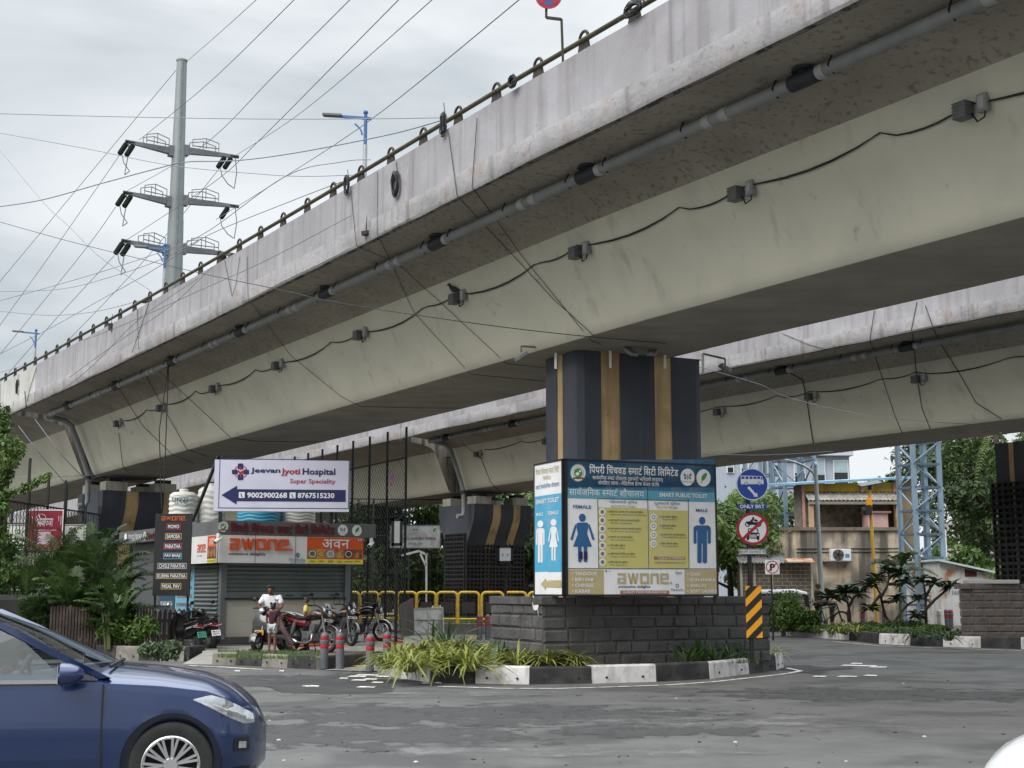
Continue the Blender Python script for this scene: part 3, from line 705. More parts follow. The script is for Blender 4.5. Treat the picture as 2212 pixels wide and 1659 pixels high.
pc = fpt(NP, JN, WBOT / 2 + .15); p2, _h = flared_pier('slate and tan pier with a curved head behind the palm shrubs', pc, fpt(NP, JN).z - .58, 3.0, .75, 1.5, stripes=((-.62, -.12), (.85, 1.2)), axis=ftan(NP, JN) * V(1, 1, 0).length / 1.0 if False else V(*ftan(NP, JN).xy, 0).normalized(), cross=V(ftan(NP, JN).y, -ftan(NP, JN).x, 0).normalized())
ax3 = V(*ftan(FP, JF).xy, 0).normalized(); cr3 = V(ax3.y, -ax3.x, 0)
pc3 = fpt(FP, JF, WBOT / 2 + .1); p3, _h = flared_pier('slate and tan pier with a curved head above a black trellis skirt', pc3, fpt(FP, JF).z - .6, 3.1, .75, 1.5, stripes=((-.55, -.1), (.55, .95)), axis=ax3, cross=cr3)
trellis(p3, pc3, 3.1, .78, .45, 4.15, cr3, ax3, .19, .12)
ax4 = V(*ftan(FP, 37.5).xy, 0).normalized(); cr4 = V(ax4.y, -ax4.x, 0)
pc4 = V(.93, 0, 0) + W(2150, 1000, 42.0) + cr4 * 1.45 + ax4 * .55; pc4.z = 0
p4 = thing('bridge_pier', 'slate pier with a tan stripe above a black trellis box, at the frame edge', 'bridge pier', V(pc4.x, pc4.y, .2))
bs = (MB(), MB(), MB()); c4 = [pc4 - cr4 * 1.42 - ax4 * .6, pc4 + cr4 * 1.42 - ax4 * .6, pc4 + cr4 * 1.42 + ax4 * .6, pc4 - cr4 * 1.42 + ax4 * .6]
stripe_face(bs, c4[0], c4[1], .2, 6.22, -ax4, [(.25, .48), (1.0, 1.5)]); stripe_face(bs, c4[1], c4[2], .2, 6.22, cr4, [(.5, .7)]); stripe_face(bs, c4[3], c4[0], .2, 6.22, -cr4, [(.5, .7)]); stripe_face(bs, c4[2], c4[3], .2, 6.22, ax4, [(.9, 1.3)])
bs[0].build('shaft', SLATE, p4); bs[1].build('stripe', TAN, p4); bs[2].build('stripe_edge', TANE, p4)
trellis(p4, pc4 + V(0, -.05, 0), 3.0, .68, 1.85, 4.95, cr4, ax4, .2, .14)
b = MB(); b.beam(c4[0] + cr4 * .75 - ax4 * .22 + V(0, 0, 1.85), c4[0] + cr4 * .75 - ax4 * .22 + V(0, 0, 5.0), .08, .06); b.build('rusty_upright', mat('rust_brown', (.09, .03, .022), .8), p4)
# signs and kiosk
def HOM(q):
 """maps a point of a flat board as the photograph shows it (corners q: TL, TR, BR, BL) to 0..1 board coordinates"""
 A = []; B = []
 for (x, y), (u, v) in zip(q, ((0, 0), (1, 0), (1, 1), (0, 1))):
  A += [[x, y, 1, 0, 0, 0, -u * x, -u * y], [0, 0, 0, x, y, 1, -v * x, -v * y]]; B += [u, v]
 h = np.linalg.solve(np.array(A, float), np.array(B, float))
 def f(x, y):
  w = h[6] * x + h[7] * y + 1; return ((h[0] * x + h[1] * y + h[2]) / w, (h[3] * x + h[4] * y + h[5]) / w)
 return f
class Marks:
 N = 0; tag = ''
 """lays marks on a Panel by the coordinates of an enlarged view of the board"""
 def __init__(s, p, quad): s.p = p; s.f = HOM(quad)
 def r(s, key, x0, y0, x1, y1, l=1):
  s.p.poly(key, [s.f(x0, y1), s.f(x1, y1), s.f(x1, y0), s.f(x0, y0)], l)
 def b(s, key, x0, y0, x1, y1, l=1):
  a, b_ = s.f(x0, y0); c, d = s.f(x1, y1); s.p.rect(key, a, b_, c, d, l)
 def t(s, key, body, *a_, **k_):
  Marks.N += 1; s.t_('%s#%d' % (key, Marks.N), body, *a_, **k_)
 def t_(s, key, body, x0, y0, x1, y1, l=4, bold=0.0, g=None, raise_=0.0):
  a, b_ = s.f(x0, (y0 + y1) / 2); c, d = s.f(x1, (y0 + y1) / 2); _, e = s.f((x0 + x1) / 2, y0); _, h = s.f((x0 + x1) / 2, y1)
  s.p.text(key, body, a, e, c, h, l, bold, g, raise_)
 def poly(s, key, L, l=2): s.p.poly(key, [s.f(*q) for q in L], l)
 def c(s, key, x, y, rx, ry, l=2, n=24): s.poly(key, [(x + rx * math.cos(a), y + ry * math.sin(a)) for a in np.linspace(0, -2 * math.pi, n, endpoint=False)], l)
 def ring(s, key, x, y, rx, ry, k, l=3, n=28):
  A = np.linspace(0, 2 * math.pi, n)
  for p, q in zip(A[:-1], A[1:]): s.poly(key, [(x + rx * k * math.cos(p), y - ry * k * math.sin(p)), (x + rx * math.cos(p), y - ry * math.sin(p)), (x + rx * math.cos(q), y - ry * math.sin(q)), (x + rx * k * math.cos(q), y - ry * k * math.sin(q))], l)
 def ln(s, key, x0, y0, x1, y1, w, l=3): s.p.line(key, *s.f(x0, y0), *s.f(x1, y1), w, l)
def S(name, col, rough=.55, **k): k.setdefault('var', .05); k.setdefault('scale', 2); return mat(name, col, rough, **k)
FADE = dict(stain=(.45, .45, .44), sstr=.22, sscale=3, speck=(.3, .3, .28), spk=.25, spscale=12)
NAVY = S('navy_vinyl', (.012, .018, .085)); VWHITE = S('white_vinyl', (.70, .70, .72), **FADE); LILAC = S('pale_lilac_flex', (.56, .56, .68), .4, stain=(.50, .50, .62), sscale=1.5, sstr=.6)
CRIM = S('crimson_vinyl', (.32, .018, .03)); TEAL = S('deep_teal_vinyl', (.030, .12, .225), **FADE); CYAN = S('turquoise_vinyl', (.075, .29, .40), **FADE); SKYB = S('sky_blue_vinyl', (.06, .33, .52), **FADE)
OLIVE = S('faded_yellow_vinyl', (.50, .46, .15), **FADE); KHAKI = S('khaki_vinyl', (.40, .33, .16), **FADE); BROWNV = S('terracotta_vinyl', (.30, .13, .075)); PICT = S('pictogram_blue', (.022, .10, .24)); PICT2 = S('pictogram_purple', (.02, .012, .075))
INK = S('black_ink', (.02, .02, .022)); GINK = S('grey_ink', (.11, .11, .11)); GREENL = S('leaf_green_vinyl', (.06, .24, .04)); RIB = S('ribbon_brown', (.20, .06, .03)); ORANGE = S('orange_sign_paint', (.60, .085, .012)); MAROON = S('maroon_letters', (.13, .012, .02)); LEMON = S('lemon_vinyl', (.72, .60, .03))
PHOTO = [S('food_print_%s' % n, c, .5, stain=c2, sscale=9, sstr=.9) for n, c, c2 in (('green', (.20, .22, .10), (.05, .05, .02)), ('yellow', (.55, .30, .06), (.25, .08, .02)), ('grey', (.30, .30, .28), (.08, .07, .06)), ('orange', (.45, .18, .07), (.12, .04, .02)), ('dark', (.05, .035, .025), (.22, .12, .06)), ('red', (.30, .09, .03), (.03, .03, .03)))]
CREST = {'disc': ('emblem', VWHITE), 'ringg': ('emblem_ring', GINK), 'cg': ('emblem_green', GREENL), 'cr': ('emblem_ribbon', RIB), 'cb': ('emblem_grey', GINK)}
def crest(M, x, y, r, ry=None, l=3):
 Marks.N += 1; u = '#%d' % Marks.N
 ry = ry or r; M.c('disc' + u, x, y, r, ry, l); M.ring('ringg' + u, x, y, r * .97, ry * .97, .95, l + 1)
 M.ring('ringg' + u, x, y, r * .72, ry * .72, .93, l + 1)
 M.c('cg' + u, x, y, r * .55, ry * .55, l + 1, 14); M.c('disc' + u, x - r * .1, y + ry * .12, r * .24, ry * .2, l + 2, 9); M.c('disc' + u, x + r * .22, y - ry * .18, r * .16, ry * .14, l + 2, 8)
 M.poly('cr' + u, [(x - r * .75, y + ry * .72), (x - r * .6, y + ry * .5), (x + r * .6, y + ry * .5), (x + r * .75, y + ry * .72), (x + r * .45, y + ry * .68), (x - r * .45, y + ry * .68)], l + 2)
def butterfly(M, x, y, r, ry=None, l=3):
 Marks.N += 1; u = '#%d' % Marks.N
 ry = ry or r; M.c('disc' + u, x, y, r, ry, l)
 for s in (-1, 1):
  M.poly('cb' + u, [(x + s * r * .06, y - ry * .05), (x + s * r * .5, y - ry * .55), (x + s * r * .55, y - ry * .15)][::s], l + 1); M.poly('cb' + u, [(x + s * r * .06, y), (x + s * r * .5, y - ry * .02), (x + s * r * .4, y + ry * .3)][::s], l + 1)
 M.r('cb' + u, x - r * .04, y - ry * .4, x + r * .04, y + ry * .35, l + 1); M.t_('cb' + u, 'Smart City', x - r * .72, y + ry * .42, x + r * .72, y + ry * .68, l + 1)
def leafmark(M, x, y, r, ry=None, l=3):
 Marks.N += 1; u = '#%d' % Marks.N
 ry = ry or r; M.c('disc' + u, x, y, r, ry, l)
 M.poly('cg' + u, [(x - r * .3, y + ry * .25), (x - r * .32, y - ry * .12), (x + r * .05, y - ry * .5), (x + r * .48, y - ry * .62), (x + r * .42, y - ry * .2), (x + r * .15, y + ry * .2), (x - r * .18, y + ry * .34)][::-1], l + 1)
 M.poly('cg' + u, [(x - r * .2, y + ry * .2), (x - r * .1, y + ry * .26), (x - r * .28, y + ry * .62), (x - r * .36, y + ry * .6)][::-1], l + 1)
def person_mark(M, key, x, y0, y1, w, skirt, l=3):
 Marks.N += 1; key += '#%d' % Marks.N
 h = y1 - y0; r = h * .075
 M.c(key, x, y0 + r, r * .95, r * 1.12, l, 16); t = y0 + r * 2.35
 def m(L): M.poly(key, [(x + a * w, t + b * (y1 - t)) for a, b in L], l)
 if skirt:
  m([(-.30, .04), (-.22, .0), (.22, .0), (.30, .04), (.22, .28), (.45, .60), (-.45, .60), (-.22, .28)][::-1])
  m([(-.34, .03), (-.28, .10), (-.47, .44), (-.58, .42)]); m([(.34, .03), (.58, .42), (.47, .44), (.28, .10)])
  for s in (-1, 1): m([(s * .05, .60), (s * .22, .60), (s * .22, .97), (s * .135, 1.0), (s * .05, .97)][::-s])
 else:
  m([(-.42, .03), (-.34, 0), (.34, 0), (.42, .03), (.28, .16), (.28, .48), (-.28, .48), (-.28, .16)][::-1])
  for s in (-1, 1):
   m([(s * .5, .06), (s * .5, .46), (s * .41, .49), (s * .33, .46), (s * .33, .06), (s * .42, .02)][::s]); m([(s * .03, .48), (s * .28, .48), (s * .28, .97), (s * .155, 1.0), (s * .03, .97)][::-s])
# public toilet sign
tb0 = W(1222, 1286, 25.15); tz1 = W(1222, 993, 25.15).z; tbR = W(1547, 1285, 26.35); tbL = W(1161, 1283, 26.25); zb = tb0.z
for q in (tbR, tbL): q.z = zb
ts = thing('toilet_sign', 'large blue, white and yellow public toilet sign boxed round the striped pier', 'sign', (tb0.x, tb0.y, zb))
pf = Panel(tb0, tbR, tz1, .06); QF = [(425, 30), (2095, 100), (2130, 1560), (420, 1555)]; M = Marks(pf, QF)
pf.slab(VWHITE, ts, 'front_board', frame=BLACK, fw=.035)
M.r('teal', 430, 35, 2093, 345); M.r('teal', 430, 230, 1325, 340); pf.rect('teal', .006, .008, .994, .213)
pf.rect('cyan', .006, .213, .994, .288, 1)
for k in [('w', 'पिंपरी चिंचवड स्मार्ट सिटी लिमिटेड', 680, 100, 1680, 205, .012), ('w', 'सार्वजनिक स्मार्ट शौचालय (खाजगी भागिदारी तत्वावर)', 715, 215, 1505, 280, .0), ('w', 'संचलित द्वारा - मेडिनीला हेल्थ केअर प्रा.लि.', 780, 270, 1470, 330, .0), ('w', 'सार्वजनिक स्मार्ट शौचालय', 450, 350, 1295, 440, .0), ('w', 'SMART PUBLIC TOILET', 1467, 412, 2008, 458, .02),
          ('p', 'FEMALE', 495, 540, 698, 578, .02), ('p', 'MALE', 1880, 585, 2010, 620, .02), ('p', 'महिलांसाठी सुविधा', 903, 487, 1220, 530, .0), ('p', 'पुरुषांसाठी सुविधा', 1408, 505, 1700, 548, .0), ('kh', 'FACILITIES FOR WOMEN', 922, 543, 1200, 569, .01), ('kh', 'FACILITIES FOR MEN', 1438, 556, 1672, 582, .01)]:
 M.t(k[0], k[1], *k[2:6], bold=k[6])
crest(M, 555, 180, 88, 98); butterfly(M, 1785, 232, 80, 96); leafmark(M, 1965, 240, 80, 96)
M.b('olive#1', 778, 565, 1335, 1250, 1); M.b('olive', 1342, 595, 1800, 1255, 1)
for x in (772, 1335, 1793): M.ln('ink', x, 470 if x != 1335 else 345, x + 8, 1252, .012)
M.ln('ink', 430, 1252, 2120, 1262, .012); M.ln('ink', 775, 465, 1790, 497, .008)
person_mark(M, 'p', 598, 640, 1185, 238, True); person_mark(M, 'p', 1950, 680, 1200, 195, False)
M.r('pp', 557, 1062, 597, 1150, 5); M.r('pp', 610, 1062, 652, 1150, 5)
fac = ['१) सॅनिटरी पॅड उपलब्ध व पॅड बदलण्याची सुविधा', '२) लहान मुलांचे डायपर बदलण्याची सुविधा', '३) लहान मुलांना स्तनपान देण्याची व्यवस्था', '४) साबणाने हात धुण्याची सुविधा', '५) वॉश बेसीन सुविधा', '६) महिलांसाठी चेंजिंग रुम सुविधा', '७) मिरर डिस्प्ले सुविधा']
fae = ['Sanitary pads available and pad changing facility', 'Baby diaper changing facility', 'Arrangements for breastfeeding infants', 'Hand washing facility with soap', 'Wash basin facility', 'Changing room facility for women', 'Mirror display feature']
wd1 = [400, 365, 375, 280, 195, 310, 225]; wd2 = [410, 245, 335, 270, 160, 290, 185]
for k in range(7):
 y = 612 + k * 94; M.c('disc#f%d' % k, 822, y + 5, 38, 43, 3, 18); M.ring('ringg', 822, y + 5, 22, 24, .7, 4, 10); M.r('ringg', 812, y - 8, 832, y + 16, 4)
 M.t('ink', fac[k], 882, y - 10, 882 + wd1[k], y + 24); M.t('gk', fae[k], 912, y + 28, 912 + wd2[k], y + 50)
fm = [('१) वॉश बेसीन सुविधा', 'Wash basin facility', 195, 160), ('२) युरिनलची सुविधा', 'Urinal facility', 185, 120), ('३) साबणाने हात धुण्याची सुविधा', 'Hand washing facility with soap', 290, 270), ('४) मिरर डिस्प्ले सुविधा', 'Mirror display feature', 205, 185)]
for k, (a, e, w1, w2) in enumerate(fm):
 y = 672 + k * 100; M.c('disc#m%d' % k, 1400, y + 5, 38, 43, 3, 18); M.ring('ringg', 1400, y + 5, 22, 24, .7, 4, 10)
 M.t('ink', a, 1470, y - 12, 1470 + w1, y + 20); M.t('gk', e, 1500, y + 22, 1500 + w2, y + 45)
M.b('brn#1', 1402, 1120, 1760, 1158, 2); M.t('w', 'Feedback:+91 9049804368', 1455, 1126, 1745, 1152); M.t('gk', 'info@medinillahealthcare.com', 1410, 1176, 1755, 1204)
M.b('kha#1', 432, 1265, 838, 1555, 1); M.b('kha', 1750, 1270, 2122, 1555, 1)
for k, s_ in enumerate(['TANDOOR', 'BIRYANI', 'CHINESE', 'KABAB']): M.t('w', s_, 510, 1290 + k * 66, 510 + (250, 200, 210, 170)[k], 1330 + k * 66, bold=.015); M.c('w', 482, 1308 + k * 66, 7, 8, 4, 8)
for k, s_ in enumerate(['CHAI', 'BUN-MASKA', 'SNACKS', 'SOFT DRINKS']): M.t('w', s_, 1815, 1303 + k * 64, 1815 + (108, 285, 182, 300)[k], 1340 + k * 64, bold=.015); M.c('w', 1787, 1320 + k * 64, 7, 8, 4, 8)
M.t('kh', '', 990, 1308, 1605, 1428, g=awone()); M.t('ink', 'awesome delights', 1000, 1442, 1362, 1482, bold=.015); M.b('brn', 1022, 1502, 1577, 1546, 2); M.t('w', 'QUALITY FOOD FOR EVERYONE!', 1050, 1510, 1550, 1540, bold=.01)
M.t('ink', 'ऐवन', 1645, 1285, 1722, 1335); M.t('gk', 'Medinilla', 1598, 1482, 1740, 1512); M.ring('ringg', 1668, 1450, 20, 24, .6, 3, 8); M.c('cg', 862, 1284, 11, 12, 3, 8); M.c('cb', 902, 1284, 9, 10, 3, 3)
MK = dict(CREST, teal=('header', TEAL), cyan=('subheader', CYAN), w=('lettering', VWHITE), p=('pictogram', PICT), pp=('pictogram_patch', PICT2), kh=('khaki_lettering', KHAKI), olive=('yellow_field', OLIVE), ink=('black_lettering', INK), gk=('grey_lettering', GINK), brn=('brown_bar', BROWNV), kha=('khaki_field', KHAKI))
pf.done(ts, MK)
ps = Panel(tbL, tb0, tz1, .06); M = Marks(ps, [(100, 70), (415, 30), (420, 1555), (108, 1555)]); ps.slab(VWHITE, ts, 'side_board', frame=BLACK, fw=.035)
M.b('sky', 104, 440, 413, 1290)
M.t('kh', 'पिंपरी चिंचवड स्मार्ट सिटी', 118, 100, 385, 180); M.t('kh', 'लिमिटेड', 205, 198, 292, 250); M.t('p', 'स्मार्ट सार्वजनिक शौचालय', 120, 285, 388, 345)
M.t('w', 'SMART TOILET', 124, 466, 385, 520, bold=.02); M.t('w', 'MALE', 130, 625, 207, 663, bold=.015); M.t('w', 'FEMALE', 265, 612, 378, 655, bold=.015)
person_mark(M, 'w', 175, 718, 1195, 95, False); person_mark(M, 'w', 323, 707, 1175, 105, True)
M.r('sky', 258, 1172, 405, 1300, 3); M.r('disc', 258, 1300, 405, 1390, 3)
M.poly('kh', [(182, 1430), (238, 1498), (238, 1462), (412, 1468), (412, 1396), (238, 1400), (238, 1365)], 4)
ps.done(ts, dict(CREST, sky=('blue_field', SKYB), kh=('khaki_lettering', KHAKI), p=('blue_lettering', PICT), w=('lettering', VWHITE)))
b = MB(); u1 = (tbR - tb0).normalized(); n1 = u1.cross(V(0, 0, 1))
for a in (tb0, tb0 + u1 * 1.2, tb0 + u1 * 2.4, tbR, tbL): b.beam(V(a.x, a.y, zb - .15) - n1 * .06, V(a.x, a.y, tz1) - n1 * .06, .05)
b.build('support_frame', BLACK, ts)
# traffic sign post
RB = S('sign_blue', (.012, .06, .36), .35); RR = S('sign_red', (.36, .012, .03), .35); RW = S('sign_white', (.72, .73, .75), .4); RY = S('sign_amber', (.85, .36, .012), .4); SIGNK = S('sign_black', (.018, .018, .02), .45)
def disc_sign(c, R, t_root, name, mats_fn, n=V(0, -1, 0)):
 u = V(0, 0, 1).cross(-n).normalized() if False else V(-n.y, n.x, 0).normalized(); u = u if u.x > 0 else -u
 p = Panel.free(c - u * R - V(0, 0, R), u, V(0, 0, 1), 2 * R, 2 * R, .012)
 b = MB(); b.lathe(c, [(R, 0), (R, .012)], 40, Matrix((u, V(0, 0, 1), -n * -1)).transposed()); back = b.build(name, GREYM, t_root, fix=True)
 mats_fn(p, back); return back
dp = 26.6; base = W(1624, 1400, dp); base.z = .25
sp = thing('traffic_sign_post', 'black post carrying bus lane, no entry and chevron signs at the island corner', 'traffic sign', base)
b = MB(); tp = W(1623, 1040, dp); b.tube([base, V(base.x, base.y, tp.z)], .045, 10); b.build('post', BLACK, sp, smooth=50)
pyo = -.06
def pc_(px, py): q = W(px, py, dp); return V(q.x, base.y + pyo, q.z)
R_ = 34.5 * dp / F * 1.0
def bus(p, back):
 p.ell('w', .5, .5, .5, .5, 1, 40); p.ell('b', .5, .5, .47, .47, 2, 40)
 def q(x, y): return ((x - 662) / 380 + .5, (y - 500) / 410 + .5)
 def rr(k, a, c, e, g, l=3): x0, y0 = q(a, c); x1, y1 = q(e, g); p.rect(k, x0, y0, x1, y1, l)
 p.poly('w', [q(*k) for k in [(526, 500), (798, 497), (795, 450), (780, 395), (526, 388)]], 3)
 for a in (534, 582, 630, 676, 720): rr('b', a, 400, a + 36, 432, 4)
 p.poly('b', [q(*k) for k in [(765, 440), (785, 440), (775, 402), (765, 402)]], 4)
 for a in (590, 745): p.ell('b', *q(a, 490), .06, .058, 4, 14); p.ell('w', *q(a, 490), .045, .043, 5, 14); p.ell('b', *q(a, 490), .018, .018, 6, 8)
 p.poly('w', [q(*k) for k in [(600, 545), (680, 640), (700, 620), (625, 525)]], 3); p.poly('w', [q(*k) for k in [(668, 652), (722, 664), (716, 605)]], 3)
 p.done(back, {'w': ('white_symbol', RW), 'b': ('blue_field', RB)})
disc_sign(pc_(1623.6, 1046.8), R_, sp, 'bus_lane_sign', bus)
def plate(px0, py0, px1, py1, name, m, fn, names):
 a = pc_(px0, py1); e = pc_(px1, py1); p = Panel(a, e, pc_(px0, py0).z, .012); o = p.slab(m, sp, name); fn(p); p.done(o, names)
plate(1593.4, 1088.5, 1654.8, 1100.5, 'text_plate', RB, lambda p: p.text('w', 'ONLY BRT', .06, .17, .92, .83, bold=.02), {'w': ('lettering', RW)})
def nomotor(p, back):
 p.ell('r', .5, .5, .5, .5, 1, 40); p.ell('w', .5, .5, .42, .42, 2, 40)
 def q(x, y): return ((x - 668) / 376 + .5, (y - 1052) / 416 + .5)
 for a in (608, 735): p.ring('k', *q(a, 995), .085, .078, .6, 3, 16)
 p.poly('k', [q(*k) for k in [(610, 1000), (735, 1005), (730, 975), (680, 962), (640, 955), (590, 958)]], 3); p.ell('k', *q(676, 912), .035, .035, 3, 10)
 p.poly('k', [q(*k) for k in [(625, 965), (660, 970), (690, 925), (665, 920)]], 4); p.poly('k', [q(*k) for k in [(680, 945), (710, 965), (735, 950), (700, 925)]], 4)
 p.poly('k', [q(*k) for k in [(592, 1105), (745, 1108), (742, 1180), (595, 1175)]], 3); p.poly('k', [q(*k) for k in [(605, 1105), (735, 1108), (728, 1048), (615, 1045)]], 3); p.poly('w', [q(*k) for k in [(620, 1098), (722, 1100), (716, 1060), (625, 1058)]], 4)
 for y in (1128, 1142, 1156): p.rect('w', *q(625, y), *q(710, y + 7), 4)
 p.ell('w', *q(608, 1132), .03, .03, 4, 10); p.ell('w', *q(727, 1132), .03, .03, 4, 10)
 for a in (595, 715): p.rect('k', *q(a, 1165), *q(a + 24, 1200), 3)
 p.line('r', *q(552, 1180), *q(800, 925), .055, 6)
 p.done(back, {'r': ('red_ring', RR), 'w': ('white_field', RW), 'k': ('black_symbol', SIGNK)})
disc_sign(pc_(1624.6, 1142.7), R_, sp, 'no_motor_vehicles_sign', nomotor)
plate(1595, 1185.4, 1656, 1198.5, 'text_plate', RW, lambda p: (p.frame('k', .01, .03, .99, .97, .012), p.text('k', 'खाजगी वाहनांसाठी बंदी', .03, .17, .97, .83)), {'k': ('lettering', SIGNK)})
def chev(p):
 p.rect('y', .0, .0, 1, 1, 1)
 def st(y):                                                          # black bars rising to the right
  L = [(0, y), (0, y + .155), (1, y + .155 - .31), (1, y - .31)]
  C = [(a, min(1, max(0, c_))) for a, c_ in L]
  if y > 1:                                                       # clip at the bottom edge
   x = (y - 1) / .31; x2 = (y + .155 - 1) / .31; C = [(x, 1), (min(1, x2), 1), (1, y + .155 - .31), (1, y - .31)]
  elif y + .155 > 1: x2 = (y + .155 - 1) / .31; C = [(0, y), (0, 1), (x2, 1), (1, y + .155 - .31), (1, y - .31)]
  elif y - .31 < 0:
   x = y / .31; x2 = (y + .155) / .31; C = [(0, y), (0, y + .155)] + ([(1, y + .155 - .31)] if x2 >= 1 else [(x2, 0)]) + ([(1, 0), (x, 0)] if x2 >= 1 else [(x, 0)])
  p.poly('k', C, 2)
 for y in (.095, .405, .715, 1.02): st(y)
chb = Panel(pc_(1611.3, 1377.6), pc_(1646, 1377.6), pc_(1611, 1266).z, .015); o = chb.slab(GREYM, sp, 'chevron_board'); chev(chb); chb.done(o, {'y': ('amber_field', RY), 'k': ('black_stripes', SIGNK)})
# no parking sign
b0 = G(1668, 1371); b0 = V(W(1668, 1300, 46).x, 46, .0)
npk = thing('no_parking_sign', 'small square white no parking sign on a thin black post', 'traffic sign', b0)
b = MB(); z1 = W(1668, 1215, 46).z; b.tube([b0, V(b0.x, b0.y, z1)], .03, 8); b.build('post', BLACK, npk)
p = Panel(V(W(1653, 1240, 45.93).x, 45.93, W(1653, 1240.4, 45.93).z), V(W(1684, 1240, 45.93).x, 45.93, W(1684, 1240.4, 45.93).z), W(1653, 1209.7, 45.93).z, .012); o = p.slab(RW, npk, 'sign_plate')
p.ring('r', .5, .5, .45, .45, .86, 2); p.text('k', 'P', .33, .26, .70, .76, bold=.04); p.line('r', .2, .8, .82, .2, .032, 5); p.done(o, {'r': ('red_ring', RR), 'k': ('letter', SIGNK)})
# hospital billboard
hA = W(462.7, 1105, 34.6); hB = W(754, 1109, 34.95); hz = W(465.5, 994.4, 34.6).z; hB.z = hA.z
hb = thing('billboard', 'white hospital direction billboard with a navy arrow above the kiosk roof', 'billboard', (hA.x, hA.y, hA.z))
p = Panel(hA, hB, hz, .22); M = Marks(p, [(290, 185), (1855, 215), (1840, 800), (275, 780)]); p.slab(LILAC, hb, 'board', frame=None)
p.frame('line', .035, -.02, .998, .945, .018, 2); M.ring('cri', 592, 330, 78, 78, .88, 2, 30)
for q in ([(558, 235), (615, 232), (622, 245), (622, 300), (558, 300)], [(555, 360), (622, 360), (622, 425), (560, 427)], [(488, 305), (555, 310), (555, 360), (490, 355)], [(622, 312), (688, 308), (690, 358), (622, 360)]): M.poly('nav', q[::-1], 3)
M.c('cri', 590, 292, 16, 17, 4, 12); M.poly('cri', [(522, 288), (590, 330), (668, 288), (610, 350), (592, 400), (575, 350)][::-1], 4)
M.t('nav', 'Jeevan', 707, 287, 1052, 360, bold=.028); M.t('cri', 'Jyoti', 1060, 296, 1280, 385, bold=.028); M.t('nav', 'Hospital', 1308, 300, 1687, 395, bold=.028); M.t('cri', 'Super Speciality', 1163, 420, 1687, 488, bold=.012)
M.poly('nav', [(368, 597), (545, 706), (546, 668), (1803, 686), (1805, 550), (550, 530), (550, 490)], 3)
for x in (572, 1160):
 M.b('w', x, 564 + (x - 572) * .015, x + 66, 632 + (x - 572) * .015, 4); M.poly('nav', [(x + 20, 580), (x + 30, 580), (x + 36, 610), (x + 48, 622), (x + 40, 628), (x + 24, 612)][::-1] if x < 600 else [(x + 20, 590), (x + 30, 590), (x + 36, 620), (x + 48, 632), (x + 40, 638), (x + 24, 622)][::-1], 5)
M.t('w', '9002900268', 668, 570, 1130, 635, bold=.028); M.t('w', '8767515230', 1252, 580, 1675, 642, bold=.028)
p.done(hb, {'line': ('border_line', NAVY), 'cri': ('red_lettering', CRIM), 'nav': ('navy_lettering', NAVY), 'w': ('white_lettering', VWHITE)})
for px, py0, py1 in ((478, 984, 1128), (718, 998, 1132)): b = MB(); q0 = W(px, 1050, 35.1); b.beam(V(q0.x, q0.y, W(px, py1, 35.1).z), V(q0.x, q0.y, W(px, py0, 35.1).z), .08); b.build('leg', BLACK, hb)
b = MB(); q0 = W(416, 1125, 36.5); q1 = W(472, 985, 35.1); b.beam(q0, q1, .07); b.build('brace', BLACK, hb)
# kiosk
KU, KW_ = V(.85, .527, 0).normalized(), V(-.527, .85, 0).normalized()
KZ = .42; kc = W(473, 1140, 36.0); kc.z = 0
def kpx(px, py=1200):                                                    # distance along the front at which the kiosk meets this column of the photograph
 r = ray(px, py); k = r.x / r.y; return (k * kc.y - kc.x) / (KU.x - k * KU.y)
def kz(px, py, s=None): q = kc + KU * (kpx(px, py) if s is None else s); return W(px, py, q.y).z
zf1, zf0 = kz(480, 1123.5), kz(480, 1154.5); zs0 = kz(480, 1215.5)
kio = thing('kiosk', 'grey shuttered food kiosk with red letters on its grey fascia', 'kiosk', (kc.x, kc.y, 0))
FAS = S('grey_cladding', (.105, .108, .11), .45); KGR = S('dark_grey_steel', (.075, .08, .085), .5)
wF = kpx(812, 1140); sA, sB = kpx(491), kpx(772); DEP = 9.2
b = MB(); s_in = .25
def kp(s, d, z): return kc + KU * s + KW_ * d + V(0, 0, z)
def kbox(b, s0, s1, d0, d1, z0, z1): b.prism([kp(s0, d0, z0), kp(s1, d0, z0), kp(s1, d1, z0), kp(s0, d1, z0)], V(0, 0, z1 - z0))
kbox(b, sA + .12, sB - .05, .55, DEP - .3, KZ, zf0 - .01); b.build('walls', KGR, kio, fix=True)
b = MB(); kbox(b, -.15, sB + .15, .1, DEP, 0, KZ * .55); kbox(b, -.05, sB + .05, .3, DEP, KZ * .55, KZ); b.build('platform', mat('dark_plinth', (.06, .058, .055), .85, var=.2, stain=(.12, .11, .1), sscale=2), kio, fix=True, bevel=.015)
b = MB(); kbox(b, 0, wF, 0, DEP, zf0, zf1)
fas = b.build('fascia', FAS, kio, fix=True, bevel=.01)
b = MB()
for k in (690 / 1820, 1225 / 2150, 1675 / 2150): s = wF * (k if k > .5 else .24); b.poly([kp(s, -.003, zf0), kp(s + .012, -.003, zf0), kp(s + .012, -.003, zf1), kp(s, -.003, zf1)])
b.build('panel_joint', BLACK, fas)
p = Panel(kp(0, 0, zf0), kp(wF, 0, zf0), zf1, .004); M = Marks(p, [(330, 875), (2150, 905), (2150, 1055), (330, 1040)])
crest(M, 380, 950, 62, 65); M.t('mar', 'पिंपरी चिंचवड स्मार्ट सिटी लिमिटेड', 462, 905, 1685, 1022, bold=.012, raise_=.02); butterfly(M, 1773, 973, 57, 62); leafmark(M, 1934, 976, 55, 62)
p.done(fas, dict(CREST, mar=('lettering', MAROON)))
